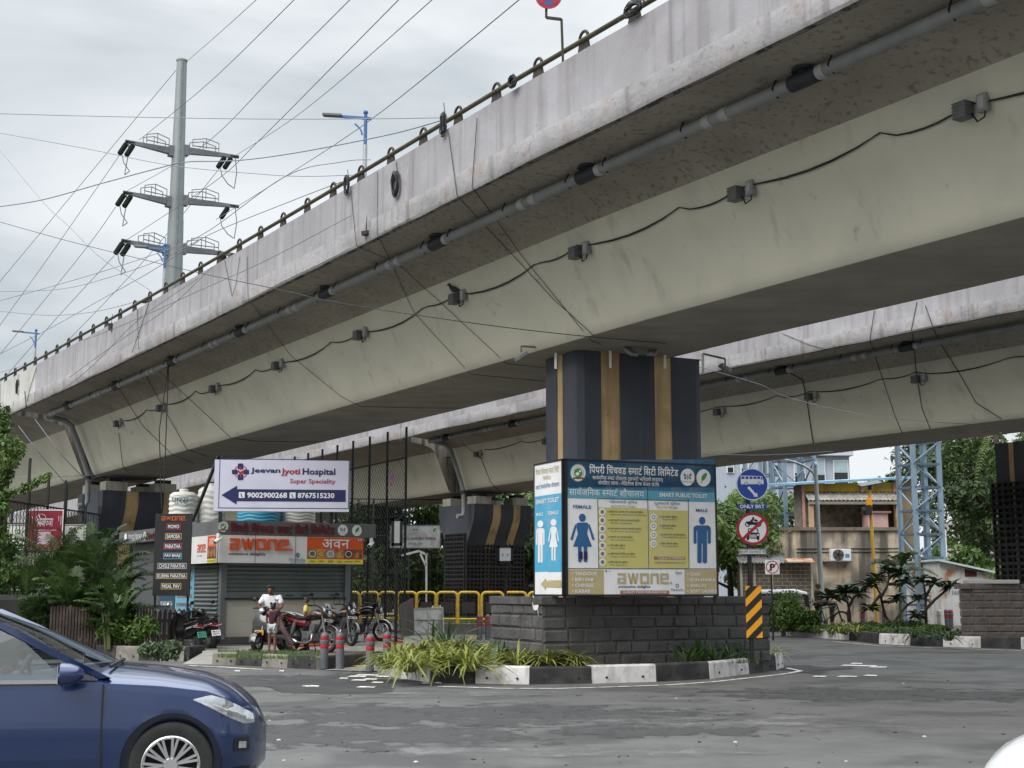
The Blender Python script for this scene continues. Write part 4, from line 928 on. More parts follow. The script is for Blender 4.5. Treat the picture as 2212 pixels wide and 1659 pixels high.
p = Panel(kp(0, DEP, zf0), kp(0, 0, zf0), zf1, .004); pm = Marks(p, [(1130, 845), (2130, 730), (2130, 870), (1130, 945)])
pm.t('w', 'पिंपरी चिंचवड', 1215, 855, 1340, 890); pm.t('w', 'स्मार्ट सिटी', 1230, 885, 1330, 915); pm.c('disc', 1190, 885, 12, 34, 3); crest(pm, 1363, 875, 14, 40); pm.t('mar', 'पिंपरी चिंचवड स्मार्ट', 1385, 830, 1700, 900, raise_=.02); p.done(fas, dict(CREST, mar=('lettering', MAROON), w=('white_lettering', VWHITE)))
sb1 = kpx(785, 1190); WB = S('white_sign_panel', (.66, .66, .65), .45, stain=(.55, .54, .52), sscale=1.5, sstr=.5)
p = Panel(kp(.03, .06, zs0), kp(sb1, .06, zs0), zf0 - .006, .05); Q = [(330, 1050), (2005, 1058), (2003, 1378), (328, 1370)]; M = Marks(p, Q); sg = p.slab(WB, kio, 'sign_band')
M.t('or', '', 438, 1090, 1148, 1222, g=awone(), raise_=.05); M.t('gk', 'awesome delights', 432, 1250, 842, 1292, bold=.015); M.t('bl', 'Medinilla', 1118, 1310, 1305, 1345); M.r('bl', 1130, 1354, 1305, 1360, 3)
M.ring('bl', 1218, 1275, 26, 30, .55, 3, 8); M.r('bl', 1211, 1245, 1224, 1308, 3)
M.b('of', 1327, 1058, 2003, 1322, 1); M.b('le', 1327, 1322, 2003, 1374, 1); M.t('w', 'अवन', 1505, 1082, 1832, 1190, bold=.012)
for k in range(6):
 x = 1337 + k * 109; M.b('k%d' % k, x, 1203, x + 103, 1310, 2)
 if k in (0, 1, 2, 4): M.c('pl%d#%d' % (k % 2, k), x + 51, 1258, 42, 40, 3, 14); M.c('k%d' % k, x + 51, 1258, 34, 32, 4, 12)
 else: M.poly('k%d' % (3 if k == 5 else 1), [(x + 15, 1300), (x + 90, 1300), (x + 50, 1225)], 3)
 M.t('ink', ['पोहे', 'चहा', 'उपमा', 'समोसा', 'फ्राईड राईस', 'पुलाव'][k], x + (20 if k != 4 else 0), 1336, x + (82 if k != 4 else 100), 1362, l=3)
M.b('cb', 1930, 1070, 1990, 1098, 3); M.c('disc', 1945, 1084, 10, 10, 4, 8); M.c('disc', 1975, 1084, 10, 10, 4, 8)
M.ln('ink', 728, 1052, 728, 1365, .012, 5); M.ln('ink', 1190, 1055, 1190, 1370, .012, 5)
nm = dict(CREST, of=('orange_field', ORANGE), le=('yellow_strip', LEMON), w=('white_lettering', VWHITE), ink=('black_lettering', INK), gk=('dark_lettering', INK), bl=('blue_lettering', S('steel_blue_ink', (.10, .2, .32))), pl0=('plate', VWHITE), pl1=('plate', GREYM)); nm['or'] = ('lettering', ORANGE)
for k in range(6): nm['k%d' % k] = ('food_picture', PHOTO[k])
p.done(sg, nm)
p = Panel(kp(.03, 4.2, zs0), kp(.03, .10, zs0), zf0 - .006, .05); sg2 = p.slab(WB, kio, 'sign_band'); Q2 = [(-330, 1030), (330, 1050), (328, 1372), (-330, 1372)]
def uu(x): return (x + 560) / 890
p.text('or', '', uu(8), .30, uu(160), .60, g=awone()); p.text('gk', 'awesome delights', uu(8), .68, uu(100), .76)
p.rect('of', uu(183), .02, uu(328), .42); p.text('w', 'अवन', uu(210), .12, uu(300), .38, l=3); p.rect('k4', uu(183), .42, uu(328), .85); p.rect('le', uu(183), .85, uu(328), .99)
for k in range(3): p.ell('k3', uu(208 + k * 48), .63, .022, .16, 3, 10)
p.text('ink', 'वडापाव समोसा मोमो', uu(186), .88, uu(322), .96, l=3)
p.done(sg2, nm)
SHUT = mat('shutter_grey_green', (.16, .185, .18), .45, metal=.3, var=.08, scale=.7, stain=(.08, .095, .095), sscale=1.2, sstr=.5)
def shutter(s0, s1, d, z0, z1, name, side=False, pitch=.115):
 b = MB(); n = int((z1 - z0 - .16) / pitch); prof = []; z = z0 + .18
 while z < z1:
  for dz, o in ((0, 0), (.25, .035), (.55, .042), (.85, .02)): prof.append((z + dz * pitch, o))
  z += pitch
 def pos(s, o, z): return kp(s, d - o, z) if not side else kp(d - o, s, z)
 b.loft([[pos(s0, o, z) for z, o in prof], [pos(s1, o, z) for z, o in prof]], closed=False)
 if not side: kbox(b, s0, s1, d - .05, d + .01, z0, z0 + .18)
 else: b.prism([pos(s0, .05, z0), pos(s1, .05, z0), pos(s1, -.01, z0), pos(s0, -.01, z0)], V(0, 0, .18))
 return b.build(name, SHUT, kio, smooth=40, fix=True)
zsh = kz(630, 1293); shutter(kpx(504), kpx(760), .52, zsh, zs0 + .02, 'shutter')
shutter(.75, 2.6, sA + .06, KZ + .02, zs0 + .02, 'shutter', side=True)
b = MB(); kbox(b, kpx(503), kpx(760), .47, .55, KZ, zsh - .03); b.build('counter_front', mat('cream_counter', (.43, .41, .345), .5, var=.05, streak=(.38, .36, .30), stk=.7, stscale=(.4, .4, 7)), kio, fix=True)
b = MB(); kbox(b, kpx(500), kpx(762), .38, .55, zsh - .03, zsh + .02); b.build('counter_ledge', BLACK, kio, fix=True)
for s0, s1 in ((kpx(491), kpx(504)), (kpx(760), kpx(772))): b = MB(); kbox(b, s0, s1, .40, .62, KZ, zf0); b.build('corner_post', S('post_grey', (.13, .135, .14), .5), kio, fix=True, bevel=.008)
b = MB()
for x in (640, 675, 735):
 s = kpx(x, 1290); q = kp(s, .46, zsh + .09); b.tube([q - KU * .1, q - KU * .07 - KW_ * .04, q + KU * .07 - KW_ * .04, q + KU * .1], .012, 6)
b.build('shutter_handle', DARK, kio)
p = Panel(kp(sA + .08, 4.3, KZ + .3), kp(sA + .08, 2.7, KZ + .3), zs0 - .02, .03); o = p.slab(S('turquoise_menu', (.14, .40, .50), .5), kio, 'side_menu')
for k, s_ in enumerate(['TRIPLE RICE', 'MANCHOW SOUP', 'COMBINATION', 'CHICKEN MOMOS', 'SCHEZWAN NOODLES', 'HONG KONG NOODLES']): p.text('r', s_, .08, .05 + k * .15, .9, .11 + k * .15, bold=.01)
p.done(o, {'r': ('lettering', CRIM)})
p = Panel(kp(sA + .08, 5.8, KZ + .1), kp(sA + .08, 4.35, KZ + .1), 1.9, .03); o = p.slab(S('navy_menu', (.02, .055, .10), .5), kio, 'side_menu')
p.text('w', 'VEG BIRYANI', .2, .2, .8, .3); p.text('w', 'MALABAR PARATHA', .12, .42, .88, .52); p.done(o, {'w': ('lettering', VWHITE)})
def cctv(q, dirv, label):
 t = thing('security_camera', label, 'security camera', q); b = MB(); b.tube([q, q - V(0, 0, .10)], .05, 8); b.tube([q - V(0, 0, .1), q - V(0, 0, .14) + dirv * .05], .03, 6); b.build('mount', WHITE, t, smooth=50)
 b = MB(); d = dirv.normalized(); b.tube([q - V(0, 0, .17) - d * .10, q - V(0, 0, .17) + d * .12], .055, 10); b.build('camera_body', WHITE, t, smooth=50); b = MB(); b.tube([q - V(0, 0, .17) + d * .12, q - V(0, 0, .17) + d * .13], .04, 8); b.build('lens', BLACK, t)
cctv(kp(-.06, -.15, zf0 + .02), V(-.6, -.5, -.5), 'white security camera at the folded corner of the kiosk fascia')
cctv(kp(wF - .12, .05, zf0), V(-.3, -.7, -.45), 'white security camera under the open end of the kiosk fascia')
TANK = mat('white_tank_plastic', (.60, .60, .56), .5, var=.06, stain=(.42, .41, .37), sscale=1.5, sstr=.5); TANKB = S('blue_tank_plastic', (.05, .28, .42), .45)
def tank(q, r, h, label, m=TANK, word=None):
 t = thing('water_tank', label, 'water tank', q, 'water tanks on the kiosk roof'); b = MB(); n = 40; prof = []
 rings = []
 for k in range(26):
  f = k / 25; z = h * f * .86; rr = r
  wave = .014 * math.sin(f * 2 * math.pi * 6); rings.append((rr + wave, z))
 rings += [(r * .93, h * .92), (r * .72, h * .98), (r * .33, h), (r * .30, h * 1.04), (r * .02, h * 1.05)]
 vs = []
 for k, (rr, z) in enumerate(rings):
  L = []
  for j in range(n):
   a = 2 * math.pi * j / n; dz = .02 * math.sin(a * 6) if k < 26 else 0; L.append(q + V(rr * math.cos(a), rr * math.sin(a), z + dz + (.04 if k == 0 else 0)))
  vs.append(L)
 b.loft(vs, cap=True); b.build('tank_body', m, t, smooth=50, fix=True)
 b = MB(); b.lathe(q + V(0, 0, h * 1.02), [(r * .32, 0), (r * .34, .03), (r * .28, .06)], 16); b.build('lid', m, t, smooth=40)
 if word:
  p = Panel.free(q + V(-.24, -r - .035, h * .62), V(1, 0, 0), V(0, 0, 1), .48, .17, .0); p.text('i', word, 0, 0, 1, 1, bold=.01); p.done(t, {'i': ('lettering', S('tank_ink', (.03, .10, .14)))})
 return t
def roofq(px, d): q = W(px, 1100, d); return V(q.x, q.y, zf1 + .01)
tank(roofq(396, 39.2), .40, kz(396, 1060, 3) * 0 + W(396, 1063, 39.2).z - zf1, 'ribbed white water tank marked with a blue word, beside the pier', TANK, 'पारस')
tank(roofq(457, 39.6), .40, W(450, 1052, 39.6).z - zf1, 'ribbed white water tank half behind the hospital billboard', TANK)
tank(roofq(560, 39.0), .62, W(560, 1085, 39.0).z - zf1, 'sky blue water tank under the hospital billboard', TANKB)
tank(roofq(640, 39.6), .55, W(640, 1090, 39.6).z - zf1, 'plain white water tank under the billboard, next to the blue one', TANK)
# black menu board
mA, mB = W(331, 1287, 35.0), W(410.3, 1287, 35.0); mz = W(331, 1110, 35.0).z
mb_ = thing('menu_board', 'tall black menu board listing snacks in framed boxes by the picket fence', 'menu board', (mA.x, mA.y, 0))
p = Panel(mA, mB, mz, .09); M = Marks(p, [(1483, 670), (1838, 680), (1830, 1470), (1478, 1460)]); bd = p.slab(S('menu_black', (.017, .017, .018), .4), mb_, 'board')
M.t('or', '', 1545, 700, 1785, 742, g=awone())
rows = [('MOMO', 1595, 1732, 770, 832, 'red'), ('SAMOSA', 1584, 1742, 864, 928, 'gold'), ('PARATHA', 1573, 1750, 959, 1025, 'mag'), ('PAV BHAJI', 1572, 1750, 1053, 1118, 'blu'), ('CHOLE PARATHA', 1520, 1798, 1150, 1213, 'gry'), ('KURMA PARATHA', 1508, 1806, 1246, 1308, 'gold'), ('MISAL PAV', 1558, 1752, 1342, 1406, 'gold')]
for s_, x0, x1, y0, y1, c in rows:
 a, e = M.f(x0, y0); g, h = M.f(x1, y1); p.frame(c, a, e, g, h, .014, 3); M.t('w', s_, x0 + 14, y0 + 13, x1 - 14, y1 - 13, bold=.012)
p.done(bd, {'or': ('orange_lettering', S('orange_print', (.42, .09, .02))), 'w': ('white_lettering', VWHITE), 'red': ('red_frame', CRIM), 'gold': ('gold_frame', S('gold_print', (.45, .32, .12))), 'mag': ('pink_frame', S('pink_print', (.4, .04, .12))), 'blu': ('blue_frame', S('blue_print', (.10, .32, .48))), 'gry': ('grey_frame', S('grey_print', (.4, .42, .45)))})
b = MB()
for px in (335, 406): q = W(px, 1287, 35.06); b.beam(V(q.x, q.y, .0), V(q.x, q.y, q.z + .3), .05)
b.build('legs', BLACK, mb_)
# red banner and white sign behind the palms
q0, q1 = W(53.6, 1194, 43.5), W(134, 1196, 43.5); q1.z = q0.z
t = thing('banner', 'dark red hanging banner with white brush lettering among the palms', 'banner', q0); p = Panel(q0, q1, W(54, 1101, 43.5).z, .03); M = Marks(p, [(240, 632), (605, 640), (603, 1060), (235, 1055)])
o = p.slab(S('dark_red_flex', (.21, .012, .028), .45), t, 'board'); M.t('w', 'शिवाज्ञा', 345, 690, 505, 800); M.ring('w', 385, 725, 52, 50, .92, 3, 14)
for x, h in ((278, 790), (298, 760), (558, 750), (580, 790)): M.r('w', x, 700, x + 4, h, 3)
M.r('pk', 360, 852, 485, 975, 2); M.t('w', '8888880000', 370, 1010, 470, 1030) if False else None
M.t('w', 'free delivery on orders', 318, 828, 540, 846); M.ring('w', 350, 1020, 12, 12, .7, 3, 10); M.r('bot', 238, 1030, 603, 1056, 2)
p.frame('w', 0, 0, 1, 1, .03, 2); p.done(o, {'w': ('lettering', VWHITE), 'pk': ('pale_square', S('pale_pink_print', (.5, .38, .45))), 'bot': ('dark_strip', S('maroon_print', (.06, .004, .008)))})
b = MB(); b.beam(q0 + V(.02, .1, -1.4), q0 + V(.02, .1, 2.3), .06); b.beam(q1 + V(-.02, .1, -1.4), q1 + V(-.02, .1, 2.3), .06); b.build('poles', BLACK, t)
q0, q1 = W(12, 1189, 44.2), W(186, 1189, 44.2)
t = thing('sign_board', 'white sign board with dark letters partly behind the red banner', 'sign', q0); p = Panel(q0, q1, W(12, 1131, 44.2).z, .04); o = p.slab(S('cream_sign', (.55, .55, .51), .5), t, 'board', frame=BLACK, fw=.03)
def ux(x): return (x * .22321 - 12) / 174
def vy(y): return (960 + y * .22321 - 1131) / 58
p.frame('ink', .03, .06, .97, .94, .015); p.text('ink', 'पिंपरी', ux(135), vy(892), ux(238), vy(930), bold=.015); p.text('ink', 'लिमिटेड', ux(640), vy(890), ux(775), vy(932), bold=.01); MM = Marks(p, [(12, 1131), (186, 1131), (186, 1189), (12, 1189)]); crest(MM, 39, 1148, 8, 8.5); butterfly(MM, 150, 1142, 6, 6)
p.done(o, dict(CREST, ink=('lettering', INK)))
b = MB(); b.beam(q0 + V(.1, .1, -2.4), q0 + V(.1, .1, 1.4), .06); b.beam(q1 + V(-.1, .1, -2.4), q1 + V(-.1, .1, 1.4), .06); b.build('posts', BLACK, t)
# sports zone sign and two small framed signs
dS = 49.5; q0, q1 = W(842.5, 1184, dS), W(951, 1184, dS)
t = thing('sign_board', 'faded grey sports zone sign board with a green leaf mark, beside the curved pier', 'sign', q0); p = Panel(q0, q1, W(842, 1135, dS).z, .05); M = Marks(p, [(400, 1237), (983, 1237), (983, 1490), (400, 1490)])
o = p.slab(mat('weathered_sign_face', (.36, .36, .34), .5, var=.1, stain=(.50, .5, .49), sscale=2.5, sstr=.8, sthr=(.48, .56)), t, 'board', frame=GREYM, fw=.03)
M.t('mar', 'पिंपरी-चिंचवड स्मार्ट सिटी लिमिटेड', 415, 1365, 935, 1400, bold=.01); M.t('tl', 'स्पोर्टस् झोन', 615, 1425, 780, 1460, bold=.01)
for s in (-1, 1): M.poly('cb', [(693 + s * 3, 1288), (693 + s * 22, 1268), (693 + s * 24, 1300)][::s], 3)
M.poly('cg', [(895, 1300), (905, 1275), (938, 1264), (930, 1290), (905, 1312)][::-1], 3); M.t('cb', 'Smart City', 655, 1318, 735, 1330)
p.done(o, dict(CREST, mar=('lettering', MAROON), tl=('teal_lettering', TEAL)))
def framed(pxs, pys, d, foot_px, label, zfoot=0.0, marks=0):
 q0, q1 = W(pxs[0], pys[1], d), W(pxs[1], pys[1], d); f = W(foot_px, 1300, d); t = thing('framed_sign', label, 'sign', (f.x, f.y, zfoot)); p = Panel(q0, q1, W(pxs[0], pys[0], d).z, .05); o = p.slab(S('pale_notice', (.62, .63, .63), .5), t, 'board', frame=BLACK, fw=.07)
 for k in range(marks): p.rect('i', .28 + k * .35, .48, .32 + k * .35, .66, 2); p.rect('i', .32 + k * .35, .48, .40 + k * .35, .52, 2)
 if marks: p.done(o, {'i': ('marks', GINK)})
 b = MB(); zt = q0.z; b.tube([V(f.x, f.y, zfoot), V(f.x, f.y, zt - .55)], .045, 8)
 for s in (-1, 1): b.beam(V(f.x, f.y, zt - .6), V(f.x + s * .12, f.y, zt), .03)
 b.build('post', BLACK, t); return t
framed((848.5, 866.5), (1123, 1176), 37.0, 856, 'narrow white framed sign on a black post beside the kiosk', .02, 0)
framed((1077, 1106), (1181, 1214), 43.5, 1092, 'small square framed notice on a dark post beside the trellis pier', .1, 2)
# drain pipes, floodlights, cables, lamps, pylon
PIPE = mat('grey_drain_pipe', (.22, .23, .235), .5, var=.12, scale=1.2, stain=(.12, .12, .115), sscale=1.5, sstr=.5); PIPEK = mat('dark_pipe_coupling', (.022, .024, .032), .6); PIPEL = mat('pale_pipe_socket', (.34, .34, .34), .5)
def drain(fl, y0, y1, label, tees, r=.095, joint=None, off=-2.04, dz=2.06):
 t = thing('drain_pipe', label, 'drain pipe', fpt(fl, (y0 + y1) / 2, off, dz)); b = MB(); b.tube([fpt(fl, y, off, dz) for y in np.arange(y0, y1, .8)] + [fpt(fl, y1, off, dz)], r, 12); b.build('pipe', PIPE, t, smooth=50)
 for y in tees:
  b = MB(); b.tube([fpt(fl, y - .22, off, dz), fpt(fl, y + .22, off, dz)], r * 1.22, 12); c = fpt(fl, y, off, dz); b.tube([c, c + V(0, 0, .2)], r * 1.0, 10); b.tube([c + V(0, 0, .10), c + V(0, 0, .135)], r * 1.9, 12); b.build('coupling', PIPEK, t, smooth=40)
  for e in (-.45, .45):
   b = MB(); b.tube([fpt(fl, y + e, off, dz + .2), fpt(fl, y + e, off - r * 1.1, dz), fpt(fl, y + e, off, dz - r * 1.05), fpt(fl, y + e, off + r * 1.1, dz)], .016, 5); b.build('hanger', DARK, t)
  for e in (-.34, 1.3, 1.62):
   if y + e + .14 < y1: b = MB(); b.tube([fpt(fl, y + e, off, dz), fpt(fl, y + e + .14, off, dz)], r * 1.1, 12); b.build('socket', PIPEL, t, smooth=40)
  b = MB(); yy = y + 2.14
  if yy < y1: b.tube([fpt(fl, yy, off, dz + .25), fpt(fl, yy, off - r * 1.1, dz), fpt(fl, yy, off, dz - r * 1.05), fpt(fl, yy, off + r * 1.1, dz)], .016, 5); b.build('hanger', DARK, t)
 if joint:
  b = MB(); L = [(off, dz), (-1.75, 2.0), (-1.35, 1.93), (-1.12, 1.76), (-.98, 1.4), (-.62, .5), (-.42, -.05), (-.4, -1.0), (-.46, -1.16), (-.75, -1.2)]
  b.tube([fpt(fl, joint, a, z) for a, z in L], r * 1.02, 12); b.build('downpipe', PIPE, t, smooth=50)
  b = MB(); b.tube([fpt(fl, joint, -.42, -.05), fpt(fl, joint, -.42, -.2)], r * 1.25, 12); b.build('coupling', PIPEK, t, smooth=40)
 return t
drain(NP, 4, 50.6, 'grey drain pipe with black couplings under the near flyover deck edge', [18.63 + 4.28 * k for k in range(-2, 8)], joint=50.9)
drain(FP, 30, 60.8, 'grey drain pipe under the deck edge of the flyover behind the pier', [59.6, 55.3, 51.0, 46.7, 42.4, 38.1], joint=60.6)
def web(fl, y, dz, out=.05): return fpt(fl, y, -.12 - (dz - .22) * .4375 - out, dz)
BOXG = mat('grey_light_housing', (.13, .135, .135), .6, var=.2, scale=6); BOXL = mat('junction_box_grey', (.24, .25, .25), .6, var=.15, scale=6)
def flood(fl, y, label, grp, dz=1.38, flip=False):
 q = web(fl, y, dz, .0); t = ftan(fl, y); n = V(-1, 0, .4375).normalized() if fl is NP else V(-1, 0, .4375).normalized()
 n = (t.cross(V(0, 0, 1)) * -1); n.z = 0; n.normalize(); n = -n if n.dot(V(0, 0, EYE) - V(q.x, q.y, EYE)) < 0 else n
 o = thing('floodlight', label, 'floodlight', q, grp); M3 = Matrix((t, n, V(0, 0, 1))).transposed()
 b = MB(); b.box(q + n * .14, (.20, .17, .21), M3=M3);
 for k in range(5): b.box(q + n * .14 + V(0, 0, -.1 + .05 * k), (.22, .19, .012), M3=M3)
 b.build('lamp_housing', BOXG, o)
 s = -1; b = MB(); b.box(q + t * s * .27 + n * .07 + V(0, 0, .04), (.15, .1, .24), M3=M3); b.build('junction_box', BOXL, o, bevel=.01)
 b = MB(); b.box(q + t * s * .27 + n * .126 + V(0, 0, .04), (.09, .012, .17), M3=M3); b.build('box_cover', PIPEL, o)
 b = MB(); b.tube([q + n * .16 + V(0, 0, .1), q + t * s * .12 + n * .1 + V(0, 0, -.08), q + t * s * .2 + n * .12 + V(0, 0, -.2), q + t * s * .3 + n * .1 + V(0, 0, -.16), q + t * s * .3 + n * .08 + V(0, 0, -.05)], .012, 5); b.build('lead', CABLE, o)
 return o
nl = ['first and largest floodlight on the near flyover, with its junction box', 'floodlight on the near flyover, second along the black cable', 'floodlight on the near flyover web, third along the black cable', 'floodlight on the near flyover with a pigeon standing on it', 'floodlight on the near flyover, fifth along the cable', 'floodlight on the near flyover, sixth along the cable', 'floodlight on the near flyover, seventh along the cable', 'floodlight on the near flyover beside the hanging cables', 'last floodlight before the expansion joint of the near flyover']
yl = [17.33, 21.07, 24.78, 28.5, 32.29, 36.35, 40.15, 43.94, 47.51]
for y, s in zip(yl, nl): flood(NP, y, s, 'floodlights along the near flyover')
yf = [59.3, 55.0, 46.3, 42.6, 38.9]; nf_ = ['floodlight on the far flyover beside the expansion joint', 'floodlight on the far flyover next to the striped pier', 'floodlight on the far flyover, first past the sign pier', 'floodlight on the far flyover, mid way along its cable', 'floodlight on the far flyover, nearest the frame edge']
nf_[4] = 'floodlight on the far flyover, last before the picture edge'
for y, s in zip(yf, nf_): flood(FP, y, s, 'floodlights along the far flyover')
def sag_cable(fl, ys, dz, sag, name, label, r=.010, strands=2):
 t = thing(name, label, 'cable', web(fl, ys[0], dz));
 for s in range(strands):
  b = MB(); pts = []
  for a, e in zip(ys[:-1], ys[1:]):
   m = a + (e - a) * .33
   for p, q, sg in ((a, m, sag * .5), (m, e, sag * .8)):
    for k in range(6):
     f = k / 6; pts.append(web(fl, p + (q - p) * f, dz + .08 - sg * 4 * f * (1 - f) * (1 + .18 * s) - .03 * math.sin(p * 3), .03 + .01 * s))
  b.tube(pts, r, 5, cap=True); b.build('strand', CABLE, t, smooth=60)
sag_cable(NP, [10, 13.6] + yl, 1.42, .16, 'sagging_cable', 'black cable sagging between the floodlights of the near flyover')
sag_cable(FP, [31, 34.9] + yf[::-1], 1.5, .14, 'sagging_cable', 'black cable sagging between the floodlights of the far flyover')
# loose wires over the near flyover
def wire3(label, pts, r=.008, name='hanging_wire', m=CABLE, sag=0.0):
 b = MB(); out = []
 for i in range(len(pts) - 1):
  for k in range(8):
   f = k / 8; out.append(pts[i].lerp(pts[i + 1], f) - V(0, 0, sag * 4 * f * (1 - f)))
 out.append(pts[-1]); o = thing(name, label, 'wire', out[0]); b.tube(out, r, 5); b.build('strand', m, o, smooth=60); return o
def wall_wire(label, L, r=.008, tree=None):
 pts = []
 for i in range(len(L) - 1):
  k = 8
  for j in range(k):
   f = j / k; h = hit(L[i][0] + (L[i + 1][0] - L[i][0]) * f, L[i][1] + (L[i + 1][1] - L[i][1]) * f, tree, .025)
   if h: pts.append(h)
 h = hit(*L[-1], tree, .025)
 if h: pts.append(h)
 if len(pts) > 2:
  o = thing('hanging_wire', label, 'wire', pts[0]); b = MB(); b.tube(pts, r * .72, 5); b.build('strand', CABLE, o, smooth=60)
wall_wire('thin wire down the near parapet, bent at the deck edge, running to the sign pier', [(1035, 234), (1022, 405), (1060, 455), (1130, 553), (1277, 733), (1300, 742)], .009)
wall_wire('thin wire from the coil on the rail down across the near flyover to the pier', [(971, 285), (980, 350), (990, 423), (1112, 553), (1200, 648), (1285, 724)], .009)
wall_wire('thin wire dropping from the parapet beside the hung coil', [(818, 372), (817, 505), (897, 676), (1017, 806), (1100, 814), (1178, 821)], .008)
wall_wire('thin wire with a kink crossing the near web above the pier', [(760, 412), (772, 530), (857, 565), (957, 656), (1094, 783), (1178, 792)], .008)
wall_wire('thin wire from the parapet curving down to the near soffit', [(536, 555), (538, 645), (630, 768), (737, 855), (779, 876), (900, 879), (1027, 880)], .008)
wall_wire('thin wire along the parapet near the street lamp, far along', [(323, 655), (305, 710), (287, 762)], .012)
wall_wire('straight wire down the parapet where the bird sits', [(299, 668), (301, 755)], .010)
wall_wire('short twisted wire end on the parapet', [(487, 562), (503, 640), (512, 615), (520, 555)], .009)
wall_wire('wire hanging over the white patched end of the parapet', [(55, 845), (58, 880)], .02)
wall_wire('slanting wire down the patched white parapet', [(80, 795), (66, 840), (60, 868)], .014)
wall_wire('thin wire on the web running down to the billboard', [(255, 835), (310, 920), (372, 980), (420, 1000)], .012)
wall_wire('thin wire on the web past the hanging ropes', [(310, 800), (360, 890), (405, 970), (450, 985)], .012)
wall_wire('wire dropping straight from the last floodlight', [(258, 935), (266, 1005), (275, 1016)], .012)
wall_wire('thin wire crossing the web below the deck near the menu board', [(333, 790), (420, 870), (500, 945), (560, 952), (700, 953)], .010)
for k, (a, s) in enumerate((((700, 675, 800, 720, 985, 800), 'short wire from the rail'),)): pass
q = hitd(365, 772) - V(0, 0, .12)
for dx, s in ((-12, 'doubled rope hanging from the drain pipe down past the menu board'), (3, 'single rope hanging from the drain pipe to the pier head')):
 e = W(353 + dx * .3, 1100 if dx < 0 else 1060, q.y - 1.0); m = W(356 + dx, 930, q.y - .6); wire3(s, [q, m, e], .016, 'hanging_rope')
wall_wire('red and brown wires drooping over the far flyover', [(1982, 652), (1970, 712), (1980, 800), (1992, 880), (2010, 925)], .014, BVF)
wall_wire('pair of wires down the far flyover past the second floodlight', [(1890, 670), (1880, 735), (1905, 810), (1935, 900), (1950, 935)], .012, BVF)
wall_wire('long looped wire from the far parapet to the pier at the frame edge', [(2000, 660), (2025, 730), (2070, 800), (2110, 870), (2165, 904)], .014, BVF)
wall_wire('wire curving down the far web behind the traffic signs', [(1702, 802), (1735, 820), (1745, 870), (1752, 920), (1758, 957)], .02, BVF)
wall_wire('wire curving down the far web near the joint', [(1000, 958), (1040, 990), (1060, 1040), (1080, 1062)], .014, BVF)
wall_wire('fine wire slanting over the far parapet', [(1690, 720), (1750, 745), (1790, 755)], .010, BVF)
def coil(c, n, rx, rz, loops, label, seed, u=None, tail=0):
 u = u or V(AX.x, AX.y, 0).normalized(); nn = V(-u.y, u.x, 0); nn = nn if nn.y < 0 else -nn; r = random.Random(seed); t = thing('cable_coil', label, 'cable coil', c)
 b = MB()
 for k in range(loops):
  ox, oz, sx, sz = r.gauss(0, .02), r.gauss(0, .02), r.uniform(.7, 1.1), r.uniform(.75, 1.1); tilt = r.uniform(-.25, .25); o = r.uniform(.01, .07)
  pts = []
  for a in np.linspace(0, 2 * math.pi, 22, endpoint=False):
   x, z = rx * sx * math.cos(a), rz * sz * math.sin(a); pts.append(c + u * (x * math.cos(tilt) - z * math.sin(tilt) + ox) + V(0, 0, x * math.sin(tilt) + z * math.cos(tilt) + oz) + nn * (o + r.uniform(-.008, .008)))
  b.tube(pts, .009, 5, closed=True)
 b.build('loops', CABLE, t, smooth=60)
 b = MB(); b.tube([c + V(0, 0, rz * .9), c + V(0, 0, rz * 1.9) + u * .05], .008, 5); b.build('tie', CABLE, t); return t
coil(hitd(861, 398), None, .11, .24, 16, 'round coil of black cable hung flat on the parapet', 1)
coil(hitd(964, 285) + V(0, 0, .15), None, .06, .22, 9, 'slack loops of cable hung over the rail pipe', 2)
coil(hitd(755, 412) + V(0, 0, .12), None, .10, .18, 14, 'tangled bundle of cable by a rail bracket', 3)
coil(hitd(1375, 28) + V(0, 0, .06), None, .22, .08, 14, 'flattened bundle of black cable at the top of the near parapet', 4)
coil(W(1112, 178, hitd(1118, 200).y), None, .10, .09, 16, 'tight black knot of cable on the rail pipe', 5)
coil(hitd(40, 835), None, .10, .25, 8, 'small loop of cable hung on the white parapet end', 6)
def small_box(q, label, s=(.14, .1, .1)):
 o = thing('small_floodlight', label, 'floodlight', q); b = MB(); b.box(q, s, rz=-.55); b.build('lamp_housing', DARK, o, bevel=.008); b = MB(); b.tube([q + V(0, 0, .02), q + V(.02, .03, .4)], .009, 5); b.build('lead', CABLE, o)
small_box(hitd(793, 504), 'small black floodlight hanging on the parapet under the coil', (.16, .1, .09)); small_box(hitd(242, 706), 'small black box hanging at the top of the far parapet', (.14, .1, .22))
BIRD = mat('slate_bird', (.04, .042, .048), .7, var=.3, scale=12)
def bird(q, rz, label, s=1.0):
 o = thing('bird', label, 'bird', q, rz=rz, local=True); b = MB(); R = [(-.17, .03, .012), (-.11, .055, .03), (-.03, .08, .055), (.05, .10, .06), (.10, .14, .042), (.125, .185, .03), (.15, .20, .027), (.175, .195, .012), (.205, .187, .002)]
 b.loft([[V(x * s, rr * s * math.cos(a), (z + rr * math.sin(a)) * s) for a in np.linspace(0, 2 * math.pi, 10, endpoint=False)] for x, z, rr in R], cap=True); b.build('body', BIRD, o, smooth=60)
 for sd in (-1, 1): b = MB(); b.tube([V(.02, sd * .025, .06) * s, V(.03, sd * .025, 0) * s], .006 * s, 5); b.build('leg', mat('bird_leg', (.25, .08, .06), .7), o)
h = web(NP, 28.5, 1.38, .14) + V(0, 0, .12); bird(h, 2.4, 'dark pigeon standing on a floodlight', 1.1)
